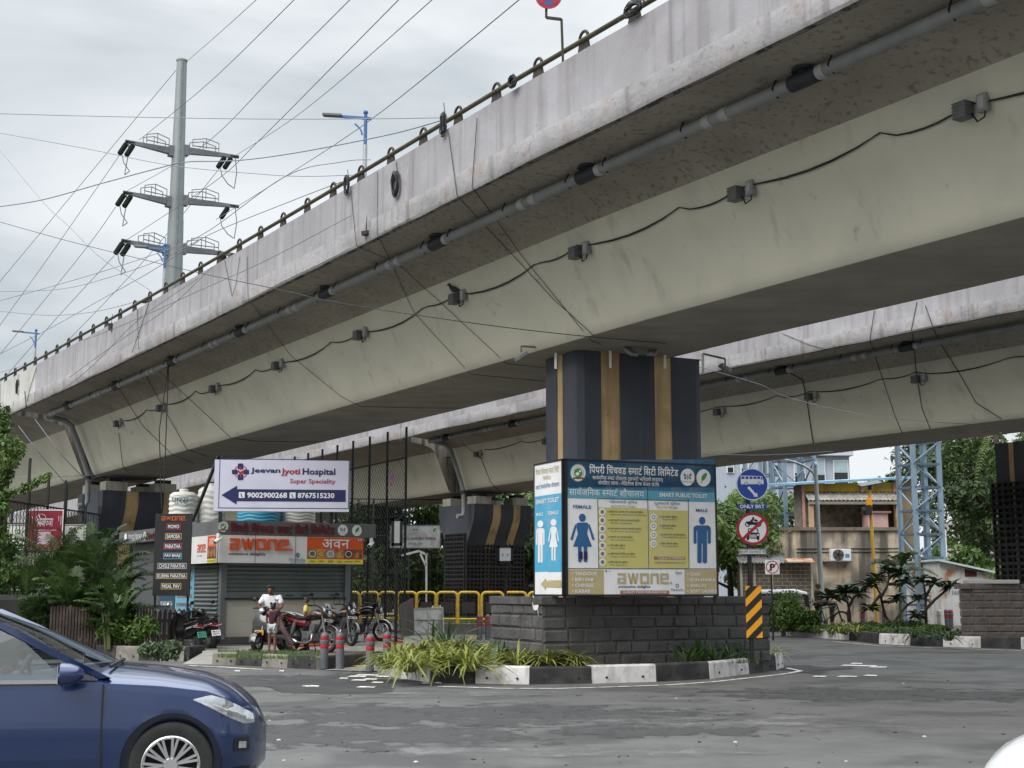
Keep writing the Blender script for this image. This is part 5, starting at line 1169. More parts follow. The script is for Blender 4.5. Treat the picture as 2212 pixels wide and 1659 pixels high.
h = W(313, 648, 39.5); bird(V(h.x, h.y, fpt(NP, 41.4, -2.84, 3.9).z), .5, 'small dark bird perched on the rail pipe', 1.1)
hq = hitd(1216, 124); dS_ = hq.y + .15
sg = thing('no_stopping_sign', 'round red and blue no stopping sign on a bent post above the parapet', 'traffic sign', hq); b = MB()
L = [W(1217, 160, dS_), W(1213, 42, dS_), W(1180, 38, dS_), W(1180, 10, dS_)];
for a, e in zip(L[:-1], L[1:]): b.beam(a, e, .04)
b.build('post', BRK, sg)
def nostop(p, back):
 p.ell('r', .5, .5, .5, .5, 1, 40); p.ell('b', .5, .5, .38, .38, 2, 40); p.line('r', .2, .2, .8, .8, .05, 3); p.line('r', .2, .8, .8, .2, .05, 3); p.done(back, {'r': ('red_ring', RR), 'b': ('blue_field', S('sign_blue_dull', (.03, .07, .22)))})
disc_sign(W(1185, -8, dS_ - .05), .215, sg, 'sign_disc', nostop)
LBLUE = S('lamp_blue_paint', (.05, .13, .30), .5)
def street_lamp(base, top, arm, label, pole_m=STEEL, head=True):
 t = thing('street_lamp', label, 'street lamp', base, 'street lamps on the flyover'); b = MB(); zt = top.z; L = zt - base.z; b.tube([base, V(base.x, base.y, base.z + L * .86)], .06, 10); b.build('pole', pole_m, t, smooth=50)
 b = MB(); b.tube([V(base.x, base.y, base.z + L * .86), V(base.x, base.y, zt)], .05, 10); b.ball(V(base.x, base.y, zt + .07), .07); b.build('pole_top', LBLUE, t, smooth=50)
 e = V(base.x, base.y, zt - .12); b = MB(); b.beam(e - arm * -.0 + arm * -.18, e + arm * .75 + V(0, 0, .10), .06, .07)
 for k in range(4): f = k / 4; b.beam(e + V(0, 0, -.45 + .08 * k) + arm * (.1 + .04 * k * k * .35), e + V(0, 0, -.45 + .08 * (k + 1)) + arm * (.1 + .04 * (k + 1) ** 2 * .35), .045)
 b.build('arm', LBLUE, t)
 if head:
  b = MB(); a0 = e + arm * .72 + V(0, 0, .12); a1 = e + arm * 1.3 + V(0, 0, .17); b.beam(a0, a1, .2, .08); b.build('lamp_head', GREYM, t, bevel=.02)
 return t
for px, ty, d, s in ((790, 242, 36, 'street lamp with a blue arm above the near parapet, tallest in view'), (357, 527, 50, 'blue street lamp in front of the steel pylon'), (78, 710, 66, 'small street lamp far along the flyover')):
 top = W(px, ty + 6, d); street_lamp(V(top.x, top.y, 8.4), top, V(-.92, .1, 0), s)
# steel pylon
DP = 94; PYG = mat('pylon_galvanised', (.21, .235, .235), .55, metal=.25, var=.12, scale=.6, streak=(.28, .31, .31), stk=.5, stscale=(1.5, 1.5, .15)); PYD = mat('pylon_arm_grey', (.15, .165, .175), .6, var=.15)
t_ = W(393, 133, DP); py = thing('pylon', 'tall grey steel pylon pole with three tiers of arms', 'pylon', V(t_.x, t_.y, 0)); ZT = t_.z
def prad(z): return .36 + (ZT - z) / ZT * .62
b = MB(); b.lathe(V(t_.x, t_.y, 0), [(prad(z), z) for z in (0, ZT * .35, ZT * .352, ZT * .7)] + [(prad(ZT * .7) * .97, ZT * .70 + .01), (prad(ZT), ZT), (prad(ZT) * 1.12, ZT), (prad(ZT) * 1.12, ZT + .12), (.05, ZT + .14)], 16); b.build('pole', PYG, py, smooth=30)
b = MB()
for k in range(26): z = ZT - 3 - k * .95; b.beam(V(t_.x + prad(z) * .35, t_.y - prad(z) * .95, z), V(t_.x + prad(z) * .62, t_.y - prad(z) * .98, z), .05)
b.beam(V(t_.x + prad(ZT) * .45, t_.y - prad(ZT), ZT), V(t_.x + prad(10) * .45, t_.y - prad(10) * .98, 10), .05); b.build('step_ladder', PYD, py)
TIPS = []
for tier, (lt, lr, rl, rt) in enumerate((((275.5, 306), (376, 324), (403, 326), (511, 338.5)), ((271, 416), (372.6, 434), (402, 434), (511, 446)), ((267.5, 520), (367, 540), (402, 538), (511, 551)))):
 for side, (tip, root) in enumerate(((lt, lr), (rt, rl))):
  zr = W(root[0], root[1], DP - (.6 if side == 0 else -.3)).z; dt = DP * 1.0
  rr = ray(*tip); k = (zr + .15 - EYE) / rr.z; tp = V(0, 0, EYE) + rr * k; rp = V(t_.x, t_.y, zr) + (V(tp.x, tp.y, zr) - V(t_.x, t_.y, zr)).normalized() * prad(zr) * .95
  d = (tp - rp).normalized(); nrm = V(-d.y, d.x, 0); b = MB(); L = (tp - rp).length
  b.loft([[p + nrm * s * a + V(0, 0, z) for a, z in ((-1, -h), (1, -h), (1, h), (-1, h))] for p, s, h in ((rp, .2, .24), (tp, .09, .1))], cap=True); b.box(rp, (.55, .5, .75), M3=Matrix((d, nrm, V(0, 0, 1))).transposed()); b.build('arm', PYD, py, fix=True)
  b = MB(); a0 = rp + d * L * .12; a1 = rp + d * L * .62
  for sd in (-1, 1):
   h = [(a0, .25, .75), (rp + d * L * .38, .2, .95), (a1, .12, .7)]
   for p, z0, z1 in h: b.beam(p + nrm * sd * .4 + V(0, 0, z0), p + nrm * sd * .4 + V(0, 0, z1), .05)
   for p, q in zip(h[:-1], h[1:]): b.beam(p[0] + nrm * sd * .4 + V(0, 0, p[2]), q[0] + nrm * sd * .4 + V(0, 0, q[2]), .05); b.beam(p[0] + nrm * sd * .4 + V(0, 0, .3), q[0] + nrm * sd * .4 + V(0, 0, .3), .06)
  b.build('walkway_rail', PYD, py)
  b = MB(); b.tube([tp - d * .5, tp + d * .15], .13, 8); b.build('arm_tip', DARK, py)
  iv = (W(tip[0] - 20, tip[1] + 30, tp.y - 1.2) - tp) if True else None; iv = iv.normalized()
  one = (side == 1 and tier == 1)
  for s in ((0,) if one else (-.24, .24)):
   b = MB(); o0 = tp - d * (.25 + (.3 if side else 0)) + d * s + iv * .35; n_ = 14
   b.tube([o0 + iv * (1.25 * k / (2 * n_)) for k in range(2 * n_ + 1)], [.19 if k % 2 else .13 for k in range(2 * n_ + 1)], 10); b.build('insulator', mat('dark_green_insulator', (.008, .018, .012), .35), py)
  o1 = tp - d * (.25 + (.3 if side else 0)) + iv * 1.75; TIPS.append((tp, o1, d))
  b = MB(); jp = [o1, o1 + V(.1, 0, -.5), o1 - iv * .3 + V(.45, 0, -1.3), tp + V(-.1, 0, -2.4), tp + V(.05, 0, -1.2), tp - d * .1 - V(0, 0, .1)]
  if side == 1 and tier == 2: pass
  b.tube([p for a, e in zip(jp[:-1], jp[1:]) for p in (a, a.lerp(e, .5))] + [jp[-1]], .035, 5); b.build('jumper_cable', PYD, py, smooth=60)
# wires across the sky
WIREM = mat('sky_wire', (.17, .19, .225), .6)
def sky_wire(label, L, r=.02, n=10, m=None):
 """L: (px, py, distance) points, smoothed into one hanging curve"""
 P3 = [W(*q) for q in L]; out = []
 for i in range(len(P3) - 1):
  p0 = P3[max(i - 1, 0)]; p1 = P3[i]; p2 = P3[i + 1]; p3 = P3[min(i + 2, len(P3) - 1)]
  for k in range(n):
   f = k / n; out.append(.5 * ((2 * p1) + (p2 - p0) * f + (2 * p0 - 5 * p1 + 4 * p2 - p3) * f * f + (3 * p1 - p0 - 3 * p2 + p3) * f ** 3))
 out.append(P3[-1]); o = thing('overhead_wire', label, 'overhead wire', P3[0], 'overhead wires'); b = MB(); b.tube(out, r * .8, 5); b.build('strand', m or WIREM, o, smooth=70)
sky_wire('thin earth wire running up from the top of the pylon', [(403, 133, 94), (480, 66, 70), (575, -20, 55)], .022)
sky_wire('thin earth wire falling away from the pylon top past the arms', [(380, 152, 94), (215, 350, 100), (40, 560, 108), (-20, 632, 112)], .03)
sky_wire('conductor rising from the top arm over the pylon pole', [(300, 303, 92), (450, 180, 72), (655, -20, 48)], .024)
sky_wire('conductor rising steeply beside the pylon toward the top edge', [(270, 415, 92), (438, 315, 78), (600, 155, 60), (775, -20, 45)], .024)
sky_wire('conductor from the top outer arm tip to the top edge', [(512, 334, 93), (620, 265, 78), (737, 173, 62), (955, -20, 44)], .024)
sky_wire('conductor crossing the sky from the lowest arm to the top edge', [(268, 522, 92), (460, 395, 76), (560, 303, 66), (737, 125, 52), (882, -22, 42)], .024)
sky_wire('long conductor passing behind the street lamp to the top edge', [(467, 474, 92), (613, 383, 74), (803, 257, 56), (1145, -20, 36)], .024)
sky_wire('conductor falling from the insulators of the top arm', [(257, 337, 92), (107, 553, 98), (-20, 730, 104)], .028)
sky_wire('conductor falling from the insulators of the middle arm', [(250, 447, 92), (173, 553, 96), (-20, 790, 104)], .028)
sky_wire('conductor falling from the insulators of the lowest arm', [(247, 552, 92), (120, 690, 97), (-20, 850, 104)], .028)
sky_wire('conductor falling from the outer middle arm behind the pole', [(473, 365, 94), (320, 553, 98), (143, 740, 104), (60, 830, 108)], .028)
sky_wire('near horizontal wire across the upper sky to the rail', [(-20, 245, 40), (200, 251, 38), (500, 256.5, 35), (760, 257, 31), (966, 254, 25.5)], .014)
sky_wire('wire sloping gently across the pylon to the lamp', [(-20, 284, 44), (180, 320, 41), (367, 357, 38), (560, 376, 35), (660, 381, 33), (760, 378, 31)], .012)
sky_wire('thick wavy cable crossing in front of the pylon', [(-20, 449, 34), (90, 432, 33), (217, 397, 32), (340, 364, 31), (403, 350, 30.5), (510, 347, 30), (640, 330, 29), (840, 291, 27), (964, 257, 25.3)], .017)
sky_wire('wire falling steeply at the picture edge to the parapet', [(-20, 300, 60), (90, 433, 52), (150, 490, 48), (217, 556, 44), (323, 626, 41)], .015)
sky_wire('long cable from the low sky across the flyover to the sign pier', [(-20, 474, 36), (145, 520, 33), (290, 556, 31), (433, 590, 28), (600, 625, 25), (737, 655, 23.5), (1000, 695, 23.2), (1220, 722, 24.5), (1440, 742, 26)], .009, m=CABLE)
sky_wire('wire rising from the horizon across the pylon base', [(-20, 655, 52), (160, 605, 48), (323, 553, 44), (440, 505, 40), (613, 383, 34), (737, 350, 31), (800, 345, 30)], .014)
sky_wire('wire curving over the distant street lamp', [(-20, 630, 58), (127, 625, 52), (250, 595, 47), (353, 558, 43), (467, 500, 39), (640, 430, 33), (737, 393, 31)], .014)
sky_wire('wire rising from the far lamp to the rail', [(-20, 775, 64), (110, 708, 56), (213, 650, 50), (320, 590, 45), (430, 520, 40)], .014)
sky_wire('low slack wire above the far end of the parapet', [(-20, 670, 58), (100, 681, 52), (200, 674, 47), (300, 650, 42)], .014)
sky_wire('lowest slack wire by the distant street lamp', [(-20, 810, 66), (50, 790, 60), (110, 763, 56)], .014)
def cross_wire(label, L, r=.012): sky_wire(label, L, r, 6)
cross_wire('dark wire slanting over the near parapet toward the palms', [(430, 600, 33), (300, 690, 34), (200, 790, 36), (125, 850, 38)], .010)
cross_wire('dark wire slanting over the parapet below the bird', [(460, 575, 32), (370, 660, 33), (260, 735, 35), (150, 815, 37)], .010)
cross_wire('wire from the rail down to the deck edge over the drain pipe', [(760, 465, 26), (580, 560, 27), (437, 625, 28), (270, 700, 30), (180, 735, 32)], .009)
cross_wire('slack wire under the deck beside the red banner', [(40, 920, 40), (90, 985, 40), (147, 1050, 42)], .014)
cross_wire('second slack wire under the deck beside the red banner', [(75, 905, 40), (140, 990, 40), (195, 1045, 42)], .014)
cross_wire('thin wire across the web behind the red banner', [(20, 1030, 43), (110, 1030, 43), (205, 1026, 44)], .012)
cross_wire('fine wire across the far flyover between the piers', [(1500, 790, 33), (1640, 830, 34), (1700, 858, 35), (1850, 893, 36), (2000, 910, 37), (2130, 918, 38)], .010)
cross_wire('fine wire below the far soffit behind the bus sign', [(1515, 980, 30), (1650, 983, 33), (1800, 975, 36)], .010)
def arm_lamp(root, tip, label):
 t = thing('arm_floodlight', label, 'floodlight', root); b = MB(); b.beam(root, tip, .035); b.beam(tip, tip - V(0, 0, .12), .03); b.build('bracket_arm', GREYM, t)
 d = (tip - root); d.z = 0; d.normalize(); b = MB(); b.box(tip - V(0, 0, .2) , (.26, .2, .07), M3=(Matrix.Rotation(math.atan2(d.y, d.x), 3, 'Z') @ Matrix.Rotation(.6, 3, 'Y'))); b.build('lamp_housing', BOXL, t, bevel=.01); b = MB()
 b.beam(root - V(0, 0, .0), root - V(0, 0, .42), .05, .03); b.build('wall_bracket', WHITE, t)
arm_lamp(W(1200, 752, 26.9), W(1126, 748, 26.7), 'floodlight on a long arm reaching out from the pier head')
arm_lamp(W(1318, 750, 26.75), W(1362, 738, 26.3), 'floodlight over the tan stripe at the pier head')
arm_lamp(W(1436, 752, 27.25), W(1410, 738, 26.6), 'wide floodlight under the soffit at the pier head')
arm_lamp(W(1518, 764, 27.9), W(1566, 775, 28.0), 'floodlight on an arm pointing away from the pier at the far flyover')
arm_lamp(W(2160, 907, 39.6), W(2136, 912, 39.4), 'floodlight on the pier at the frame edge')
# vehicles
def carpaint(name, c, **k): return mat(name, c, .32, var=.02, spec=.5, coat=1.0, metal=.25, **k)
NVY = carpaint('navy_car_paint', (.006, .022, .085)); WHC = mat('white_car_paint', (.72, .73, .75), .3, var=.02, coat=1.0); BLC = carpaint('black_car_paint', (.012, .012, .014))
def thin_glass(name, tint, refl=.45):
 m = bpy.data.materials.new(name); m.use_nodes = True; n = m.node_tree; n.nodes.remove(n.nodes['Principled BSDF']); o = n.nodes['Material Output']
 a = n.nodes.new('ShaderNodeBsdfTransparent'); a.inputs[0].default_value = (*tint, 1); g = n.nodes.new('ShaderNodeBsdfGlossy'); g.inputs[1].default_value = .03; f = n.nodes.new('ShaderNodeFresnel'); f.inputs[0].default_value = 1.6
 ml = n.nodes.new('ShaderNodeMath'); ml.operation = 'MULTIPLY_ADD'; ml.inputs[1].default_value = refl; ml.inputs[2].default_value = .06; n.links.new(f.outputs[0], ml.inputs[0])
 x = n.nodes.new('ShaderNodeMixShader'); n.links.new(ml.outputs[0], x.inputs[0]); n.links.new(a.outputs[0], x.inputs[1]); n.links.new(g.outputs[0], x.inputs[2]); n.links.new(x.outputs[0], o.inputs[0]); return m
GLASS = thin_glass('tinted_window_glass', (.50, .58, .56)); LENS = mat('clear_lamp_lens', (.62, .64, .66), .08, var=.25, scale=14, metal=.75, coat=1); TAILR = mat('red_lamp_lens', (.35, .008, .012), .15, var=.1, coat=1)
TYRE = mat('tyre_rubber', (.022, .022, .022), .85, var=.25, scale=9); ALLOY = mat('alloy_wheel', (.55, .55, .56), .3, metal=.85, var=.1); TRIM = mat('black_trim', (.014, .014, .015), .5, var=.1); SEATM = mat('beige_upholstery', (.12, .11, .095), .85, var=.1); DASH = mat('grey_green_dashboard', (.07, .085, .08), .7, var=.1)
SKIN = mat('brown_skin', (.16, .075, .042), .6, var=.12, scale=8); HAIR = mat('black_hair', (.010, .009, .008), .55, var=.2, scale=20)
def wheel(parent, c, r, w, rim, style, ax=V(0, 1, 0), mt=TYRE, mr=ALLOY):
 """one part with two sub-parts: tyre (the part's own mesh) and rim"""
 a = ax.normalized(); x = V(0, 0, 1).cross(a).normalized(); M3 = Matrix((x, V(0, 0, 1), a)).transposed(); c = Vector(c); b = MB()
 pr = [(rim, -w * .42), (rim + (r - rim) * .55, -w / 2), (r * .96, -w * .46), (r, -w * .3), (r, w * .3), (r * .96, w * .46), (rim + (r - rim) * .55, w / 2), (rim, w * .42), (rim, -w * .42)]
 b.lathe(c, pr, 40, M3, cap=False)
 if style == 'car':
  for k in range(40): pass
 o = b.build('wheel', mt, parent, smooth=40, fix=True); b = MB()
 if style == 'car':
  b.lathe(c, [(rim * 1.01, -w * .44), (rim * .97, -w * .47), (rim * .90, -w * .40), (rim * .90, w * .3)], 40, M3, cap=False); b.lathe(c - a * w * .36, [(.001, -.03), (.05, -.03), (.065, 0), (.065, .05)], 20, M3, cap=False)
  for k in range(11):
   an = 2 * math.pi * k / 11
   for s in (-.10, .10):
    p0 = c - a * w * .36 + M3 @ V(math.cos(an) * .05, math.sin(an) * .05, 0); p1 = c - a * w * .42 + M3 @ V(math.cos(an + s) * rim * .95, math.sin(an + s) * rim * .95, 0); b.beam(p0, p1, .019, .025, up=a)
  b.build('rim', mr, o, smooth=35); b = MB(); b.lathe(c + a * w * .1, [(rim * .88, 0), (.02, .01)], 30, M3); b.build('brake_disc', DARK, o)
 else:
  b.lathe(c, [(rim * 1.02, -w * .3), (rim * .9, -w * .34), (rim * .88, 0), (rim * .9, w * .34), (rim * 1.02, w * .3)], 32, M3, cap=False); b.lathe(c, [(.04, -w * .5), (.045, 0), (.04, w * .5)], 12, M3)
  n = 6 if style == 'alloy' else 20
  for k in range(n):
   an = 2 * math.pi * k / n; p1 = c + M3 @ V(math.cos(an) * rim * .92, math.sin(an) * rim * .92, 0); b.beam(c + (a * (.03 if k % 2 else -.03) if n > 8 else V(0, 0, 0)), p1, .03 if n < 8 else .005, .012 if n < 8 else .005, up=a)
  b.build('rim', mr, o, smooth=40)
 return o
def lerp_tab(tab, x):
 for (a, u), (b_, v) in zip(tab[:-1], tab[1:]):
  if x <= b_: f = max(0, (x - a) / (b_ - a)); return tuple(p + (q - p) * f for p, q in zip(u, v)) if isinstance(u, tuple) else u + (v - u) * f
 return tab[-1][1]
def make_car(name, label, cat, paint, interior=True):
 t = thing(name, label, cat, (0, 0, 0), local=True)
 T = [(-3.62, (.60, .42, .80, .84)), (-3.5, (.74, .34, .92, .97)), (-3.2, (.82, .26, .97, 1.04)), (-2.65, (.865, .2, .97, 1.03)), (-1.6, (.87, .19, .955, 1.0)), (-.8, (.87, .19, .945, 1.03)), (-.5, (.87, .19, .935, 1.035)), (-.1, (.868, .19, .91, 1.0)), (.25, (.855, .19, .865, .94)), (.42, (.82, .2, .80, .875)), (.54, (.735, .21, .73, .81)), (.63, (.60, .22, .665, .735)), (.69, (.42, .24, .60, .65)), (.72, (.22, .27, .54, .57))]
 xs = sorted(set([round(x, 3) for x in np.linspace(-3.62, .72, 56)] + [-.52, -.5])); rings = []
 for x in xs:
  w, b0, s, tp = lerp_tab(T, x); H = [(0, b0), (w * .8, b0), (w * .95, b0 + .05), (w * .985, b0 + (s - b0) * .25), (w * 1.0, b0 + (s - b0) * .45), (w * 1.0, b0 + (s - b0) * .62), (w * .985, b0 + (s - b0) * .70), (w * .985, b0 + (s - b0) * .86), (w * .955, s - .012), (w * .90, s + (tp - s) * .22), (w * .72, s + (tp - s) * .62), (w * .4, s + (tp - s) * .92), (0, tp)]
  rings.append([V(x, -y, z) for y, z in H] + [V(x, y, z) for y, z in reversed(H[1:-1])])
 n = len(rings[0]); B, D = MB(), [MB(), MB()]
 for i in range(len(xs) - 1):
  for j in range(n):
   j2 = (j + 1) % n; q = [rings[i][j], rings[i][j2], rings[i + 1][j2], rings[i + 1][j]]; side = 0 if 3 <= j < 8 else 1 if n - 8 <= j2 + 0 and j >= n - 8 and j < n - 3 else None
   k = D[side] if side is not None and -2.0 < (xs[i] + xs[i + 1]) / 2 < -.5 else B; k.poly(q)
 def clean(b, nm, cut=None):
  o = b.build(nm, paint, t); bm = bmesh.new(); bm.from_mesh(o.data); bmesh.ops.remove_doubles(bm, verts=bm.verts, dist=.0008); bmesh.ops.recalc_face_normals(bm, faces=bm.faces); bm.to_mesh(o.data); bm.free()
  o.data.polygons.foreach_set('use_smooth', [True] * len(o.data.polygons)); o.data.set_sharp_from_angle(angle=math.radians(32)); return o
 c = MB()
 for wx in (0, -2.65):
  for s in (-1, 1): c.lathe(V(wx, s * 1.0, .33), [(.37, -.38), (.37, .38)], 40, Matrix((V(1, 0, 0), V(0, 0, 1), V(0, -1, 0))).transposed())
 cut = c.build('cutter', paint, None, fix=True); body = clean(B, 'body'); md = body.modifiers.new('arch', 'BOOLEAN'); md.object = cut; md.operation = 'DIFFERENCE'; md.solver = 'FAST'
 dg = bpy.context.evaluated_depsgraph_get(); dg.update(); me = bpy.data.meshes.new_from_object(body.evaluated_get(dg)); body.modifiers.clear(); body.data = me; bpy.data.objects.remove(cut)
 for s in (0, 1):
  o = clean(D[s], 'door'); sg = -1 if s == 0 else 1; b = MB();
  for z in (.72,): b.tube([V(-1.86, sg * .885, z), V(-1.8, sg * .905, z + .01), V(-1.65, sg * .905, z + .01), V(-1.58, sg * .885, z)], .014, 6)
  b.build('handle', CHROME, o); b = MB(); b.beam(V(-.508, sg * .872, .3), V(-.508, sg * .872, .66), .012, .012); b.beam(V(-.508, sg * .872, .66), V(-.508, sg * .858, .92), .012, .012); b.build('seam', TRIM, o)
  b = MB(); b.beam(V(-2.9, sg * .853, .945), V(-.80, sg * .845, .938), .02, .026); b.build('chrome_strip', CHROME, body)
  for wx in (0, -2.65):
   b = MB(); A = np.linspace(-.15, math.pi + .15, 18); b.loft([[V(wx + .375 * math.cos(a), sg * y, .33 + .375 * math.sin(a)) for a in A] for y in (.83, .5)], closed=False); b.loft([[V(wx + .375 * math.cos(a), sg * .5, .33 + .375 * math.sin(a)) for a in A], [V(wx, sg * .5, .33)] * len(A)], closed=False); b.build('wheel_arch', TRIM, body)
 Z = 1.47; RX = [(-2.72, 1.40, .52), (-2.2, 1.455, .58), (-1.8, 1.475, .60), (-1.52, 1.445, .58)]
 b = MB(); b.loft([[V(x, y * w, z + .03 * (1 - y * y)) for y in np.linspace(-1, 1, 9)] for x, z, w in RX], closed=False); b.loft([[V(x, y * w, z + .03 * (1 - y * y) - .03) for y in np.linspace(-1, 1, 9)] for x, z, w in RX], closed=False); b.build('roof', paint, t, smooth=60)
 for sg in (-1, 1):
  def pil(L, w, nm, m): b = MB(); b.loft([[p + V(w, 0, 0), p + V(w * .6, sg * .028, .012), p + V(-w, sg * .01, 0), p + V(-w * .4, -sg * .045, -.01)] for p in L], cap=True); b.build(nm, m, t, smooth=60, fix=True)
  pil([V(-.50, sg * .80, .955), V(-.85, sg * .765, 1.13), V(-1.2, sg * .685, 1.31), V(-1.5, sg * .60, 1.445)], .05, 'pillar', paint)
  pil([V(-1.97, sg * .835, .94), V(-2.0, sg * .72, 1.22), V(-2.02, sg * .62, 1.44)], .05, 'pillar', TRIM); pil([V(-3.15, sg * .78, .98), V(-2.9, sg * .66, 1.25), V(-2.68, sg * .55, 1.41)], .09, 'pillar', paint)
  b = MB(); b.tube([V(-1.5, sg * .605, 1.447), V(-1.8, sg * .625, 1.472), V(-2.2, sg * .605, 1.455), V(-2.7, sg * .55, 1.405)], .03, 8); b.build('roof_rail', paint, t, smooth=60)
  b = MB(); b.poly([V(-.78, sg * .838, .945), V(-1.96, sg * .838, .945), V(-2.0, sg * .635, 1.43), V(-1.5, sg * .61, 1.42), V(-1.15, sg * .70, 1.27)]); b.build('window', GLASS, t); b = MB(); b.poly([V(-2.0, sg * .838, .945), V(-3.05, sg * .79, .97), V(-2.75, sg * .60, 1.36), V(-2.04, sg * .635, 1.43)]); b.build('window', GLASS, t)
  b = MB(); b.poly([V(-.55, sg * .845, .945), V(-.80, sg * .842, .945), V(-.80, sg * .80, 1.06)]); b.poly([V(-.55, sg * .848, .945), V(-.55, sg * .83, .955), V(-.80, sg * .80, 1.065), V(-.80, sg * .842, .95)]); b.build('quarter_panel', TRIM, t)
  mr = MB(); cc = V(-.74, sg * .99, 1.0); mr.loft([[cc + V(x, y * .11 * k, z * .085 * k) for y, z in [(math.cos(a), math.sin(a)) for a in np.linspace(0, 2 * math.pi, 12, endpoint=False)]] for x, k in ((-.07, .86), (-.06, 1), (.0, .95), (.06, .72), (.10, .35))], cap=True); m_ = mr.build('mirror', paint, t, smooth=50, fix=True)
  b = MB(); b.beam(cc + V(0, -sg * .04, -.05), V(-.72, sg * .84, .95), .05, .04); b.build('mirror_foot', TRIM, m_); b = MB(); b.box(cc + V(-.074, 0, 0), (.006, .18, .13)); b.build('mirror_glass', CHROME, m_)
 b = MB(); b.loft([[V(-.60 + .16 * (1 - y * y), y * .74, 1.02 + .02 * (1 - y * y)) for y in np.linspace(-1, 1, 9)], [V(-1.05 + .1 * (1 - y * y), y * .68, 1.25 + .02 * (1 - y * y)) for y in np.linspace(-1, 1, 9)], [V(-1.52, y * .58, 1.44 + .03 * (1 - y * y)) for y in np.linspace(-1, 1, 9)]], closed=False); b.build('windscreen', GLASS, t, smooth=70)
 b = MB(); b.loft([[V(-3.2, y * .70, 1.0) for y in (-1, 0, 1)], [V(-2.72, y * .52, 1.4 + .02 * (1 - y * y)) for y in (-1, 0, 1)]], closed=False); b.build('rear_window', GLASS, t)
 b = MB(); b.tube([V(-.48, -.6, 1.035), V(-.42, 0, 1.06), V(-.48, .6, 1.035)], .014, 6); b.build('wiper', TRIM, t)
 for wx in (0, -2.65):
  for sg in (-1, 1): wheel(t, V(wx, sg * .755, .315), .315, .20, .215, 'car', V(0, -sg, 0))
 dgo = BVHTree.FromPolygons([v.co for v in body.data.vertices], [tuple(p.vertices) for p in body.data.polygons])
 def skin(L0, L1, k, sg, nm, m, off=.006):
  b = MB(); R = []
  for f in np.linspace(0, 1, k):
   row = []
   for g in np.linspace(0, 1, 5):
    p0 = lerp_tab([(i / (len(L0) - 1), q) for i, q in enumerate(L0)], f); p1 = lerp_tab([(i / (len(L1) - 1), q) for i, q in enumerate(L1)], f); x, z = p0[0] + (p1[0] - p0[0]) * g, p0[1] + (p1[1] - p0[1]) * g
    h = dgo.find_nearest(V(x, sg * lerp_tab(T, min(x, .715))[0] * 1.0, z)); row.append(h[0] + (h[1] if h[1].dot(V(.3, sg, .1)) > 0 else -h[1]) * off)
   R.append(row)
  b.loft(R, closed=False); return b.build(nm, m, t, smooth=60)
 for sg in (-1, 1):
  skin([(.15, .80), (.28, .835), (.40, .80), (.52, .735), (.61, .67)], [(.15, .795), (.31, .715), (.44, .645), (.54, .60), (.62, .60)], 12, sg, 'headlight', LENS); skin([(.28, .775), (.42, .71), (.55, .665)], [(.30, .74), (.44, .675), (.55, .635)], 8, sg, 'headlight_chrome', CHROME, .009)
  skin([(.46, .50), (.57, .50)], [(.46, .40), (.58, .40)], 6, sg, 'fog_lamp_recess', TRIM); skin([(.49, .475), (.55, .47)], [(.49, .425), (.55, .42)], 5, sg, 'fog_lamp', LENS, .012); skin([(-3.55, .88), (-3.3, .90)], [(-3.58, .70), (-3.3, .72)], 6, sg, 'tail_lamp', TAILR)
  skin([(.30, .26), (.60, .28)], [(.30, .22), (.60, .24)], 8, sg, 'bumper_lip', TRIM)
 b = MB(); b.box(V(.67, 0, .5), (.06, .5, .14)); b.build('grille', TRIM, t); b = MB(); b.box(V(.705, 0, .36), (.02, .4, .10)); b.build('number_plate', WHITE, t)
 if interior:
  b = MB(); b.loft([[V(-.60, y, 1.0), V(-.85, y, .99), V(-1.0, y, .93), V(-1.02, y, .70), V(-.6, y, .6)] for y in (-.74, -.35, .35, .74)], cap=True); b.build('dashboard', DASH, t, smooth=35, fix=True)
  b = MB(); b.tube([V(-1.16 + .06 * math.sin(a), -.36 + .19 * math.cos(a), .93 + .18 * math.sin(a)) for a in np.linspace(0, 2 * math.pi, 24, endpoint=False)], .016, 8, closed=True); b.beam(V(-1.14, -.36, .93), V(-.98, -.36, .86), .05); b.beam(V(-1.16, -.53, .93), V(-1.16, -.19, .93), .03); b.build('steering_wheel', DASH, t, smooth=50)
  for y in (-.37, .37):
   b = MB(); b.loft([[V(-1.55 - k * .3, y - .23, .48 + k * .1 + zz) for zz in (0,)] for k in (0,)], closed=False) if False else None; b = MB(); b.box(V(-1.72, y, .52), (.5, .48, .16)); b.box(V(-2.03, y, .84), (.16, .46, .6), M3=Matrix.Rotation(-.22, 3, 'Y')); b.box(V(-2.12, y, 1.23), (.09, .26, .17)); b.build('seat', SEATM, t, bevel=.05)
  b = MB(); b.box(V(-2.75, 0, .62), (.4, 1.3, .5)); b.build('rear_seat', SEATM, t, bevel=.05); b = MB(); b.poly([V(-.6, -.8, .35), V(-3.1, -.8, .35), V(-3.1, .8, .35), V(-.6, .8, .35)]); b.build('cabin_floor', TRIM, t)
 return t
CARPHI = math.radians(12); WC = W(368, 1664, 10.5); cph, sph = math.cos(CARPHI), math.sin(CARPHI)
car = make_car('car', 'dark blue sedan with alloy wheels passing close in front', 'car', NVY)
car.location = (WC.x - (sph * .85), WC.y + cph * .85, 0); car.rotation_euler = (0, 0, CARPHI)
wcar = dup(car, (3.03, 6.6, 0), math.radians(184), 'white car of which only the bonnet corner reaches into the picture')
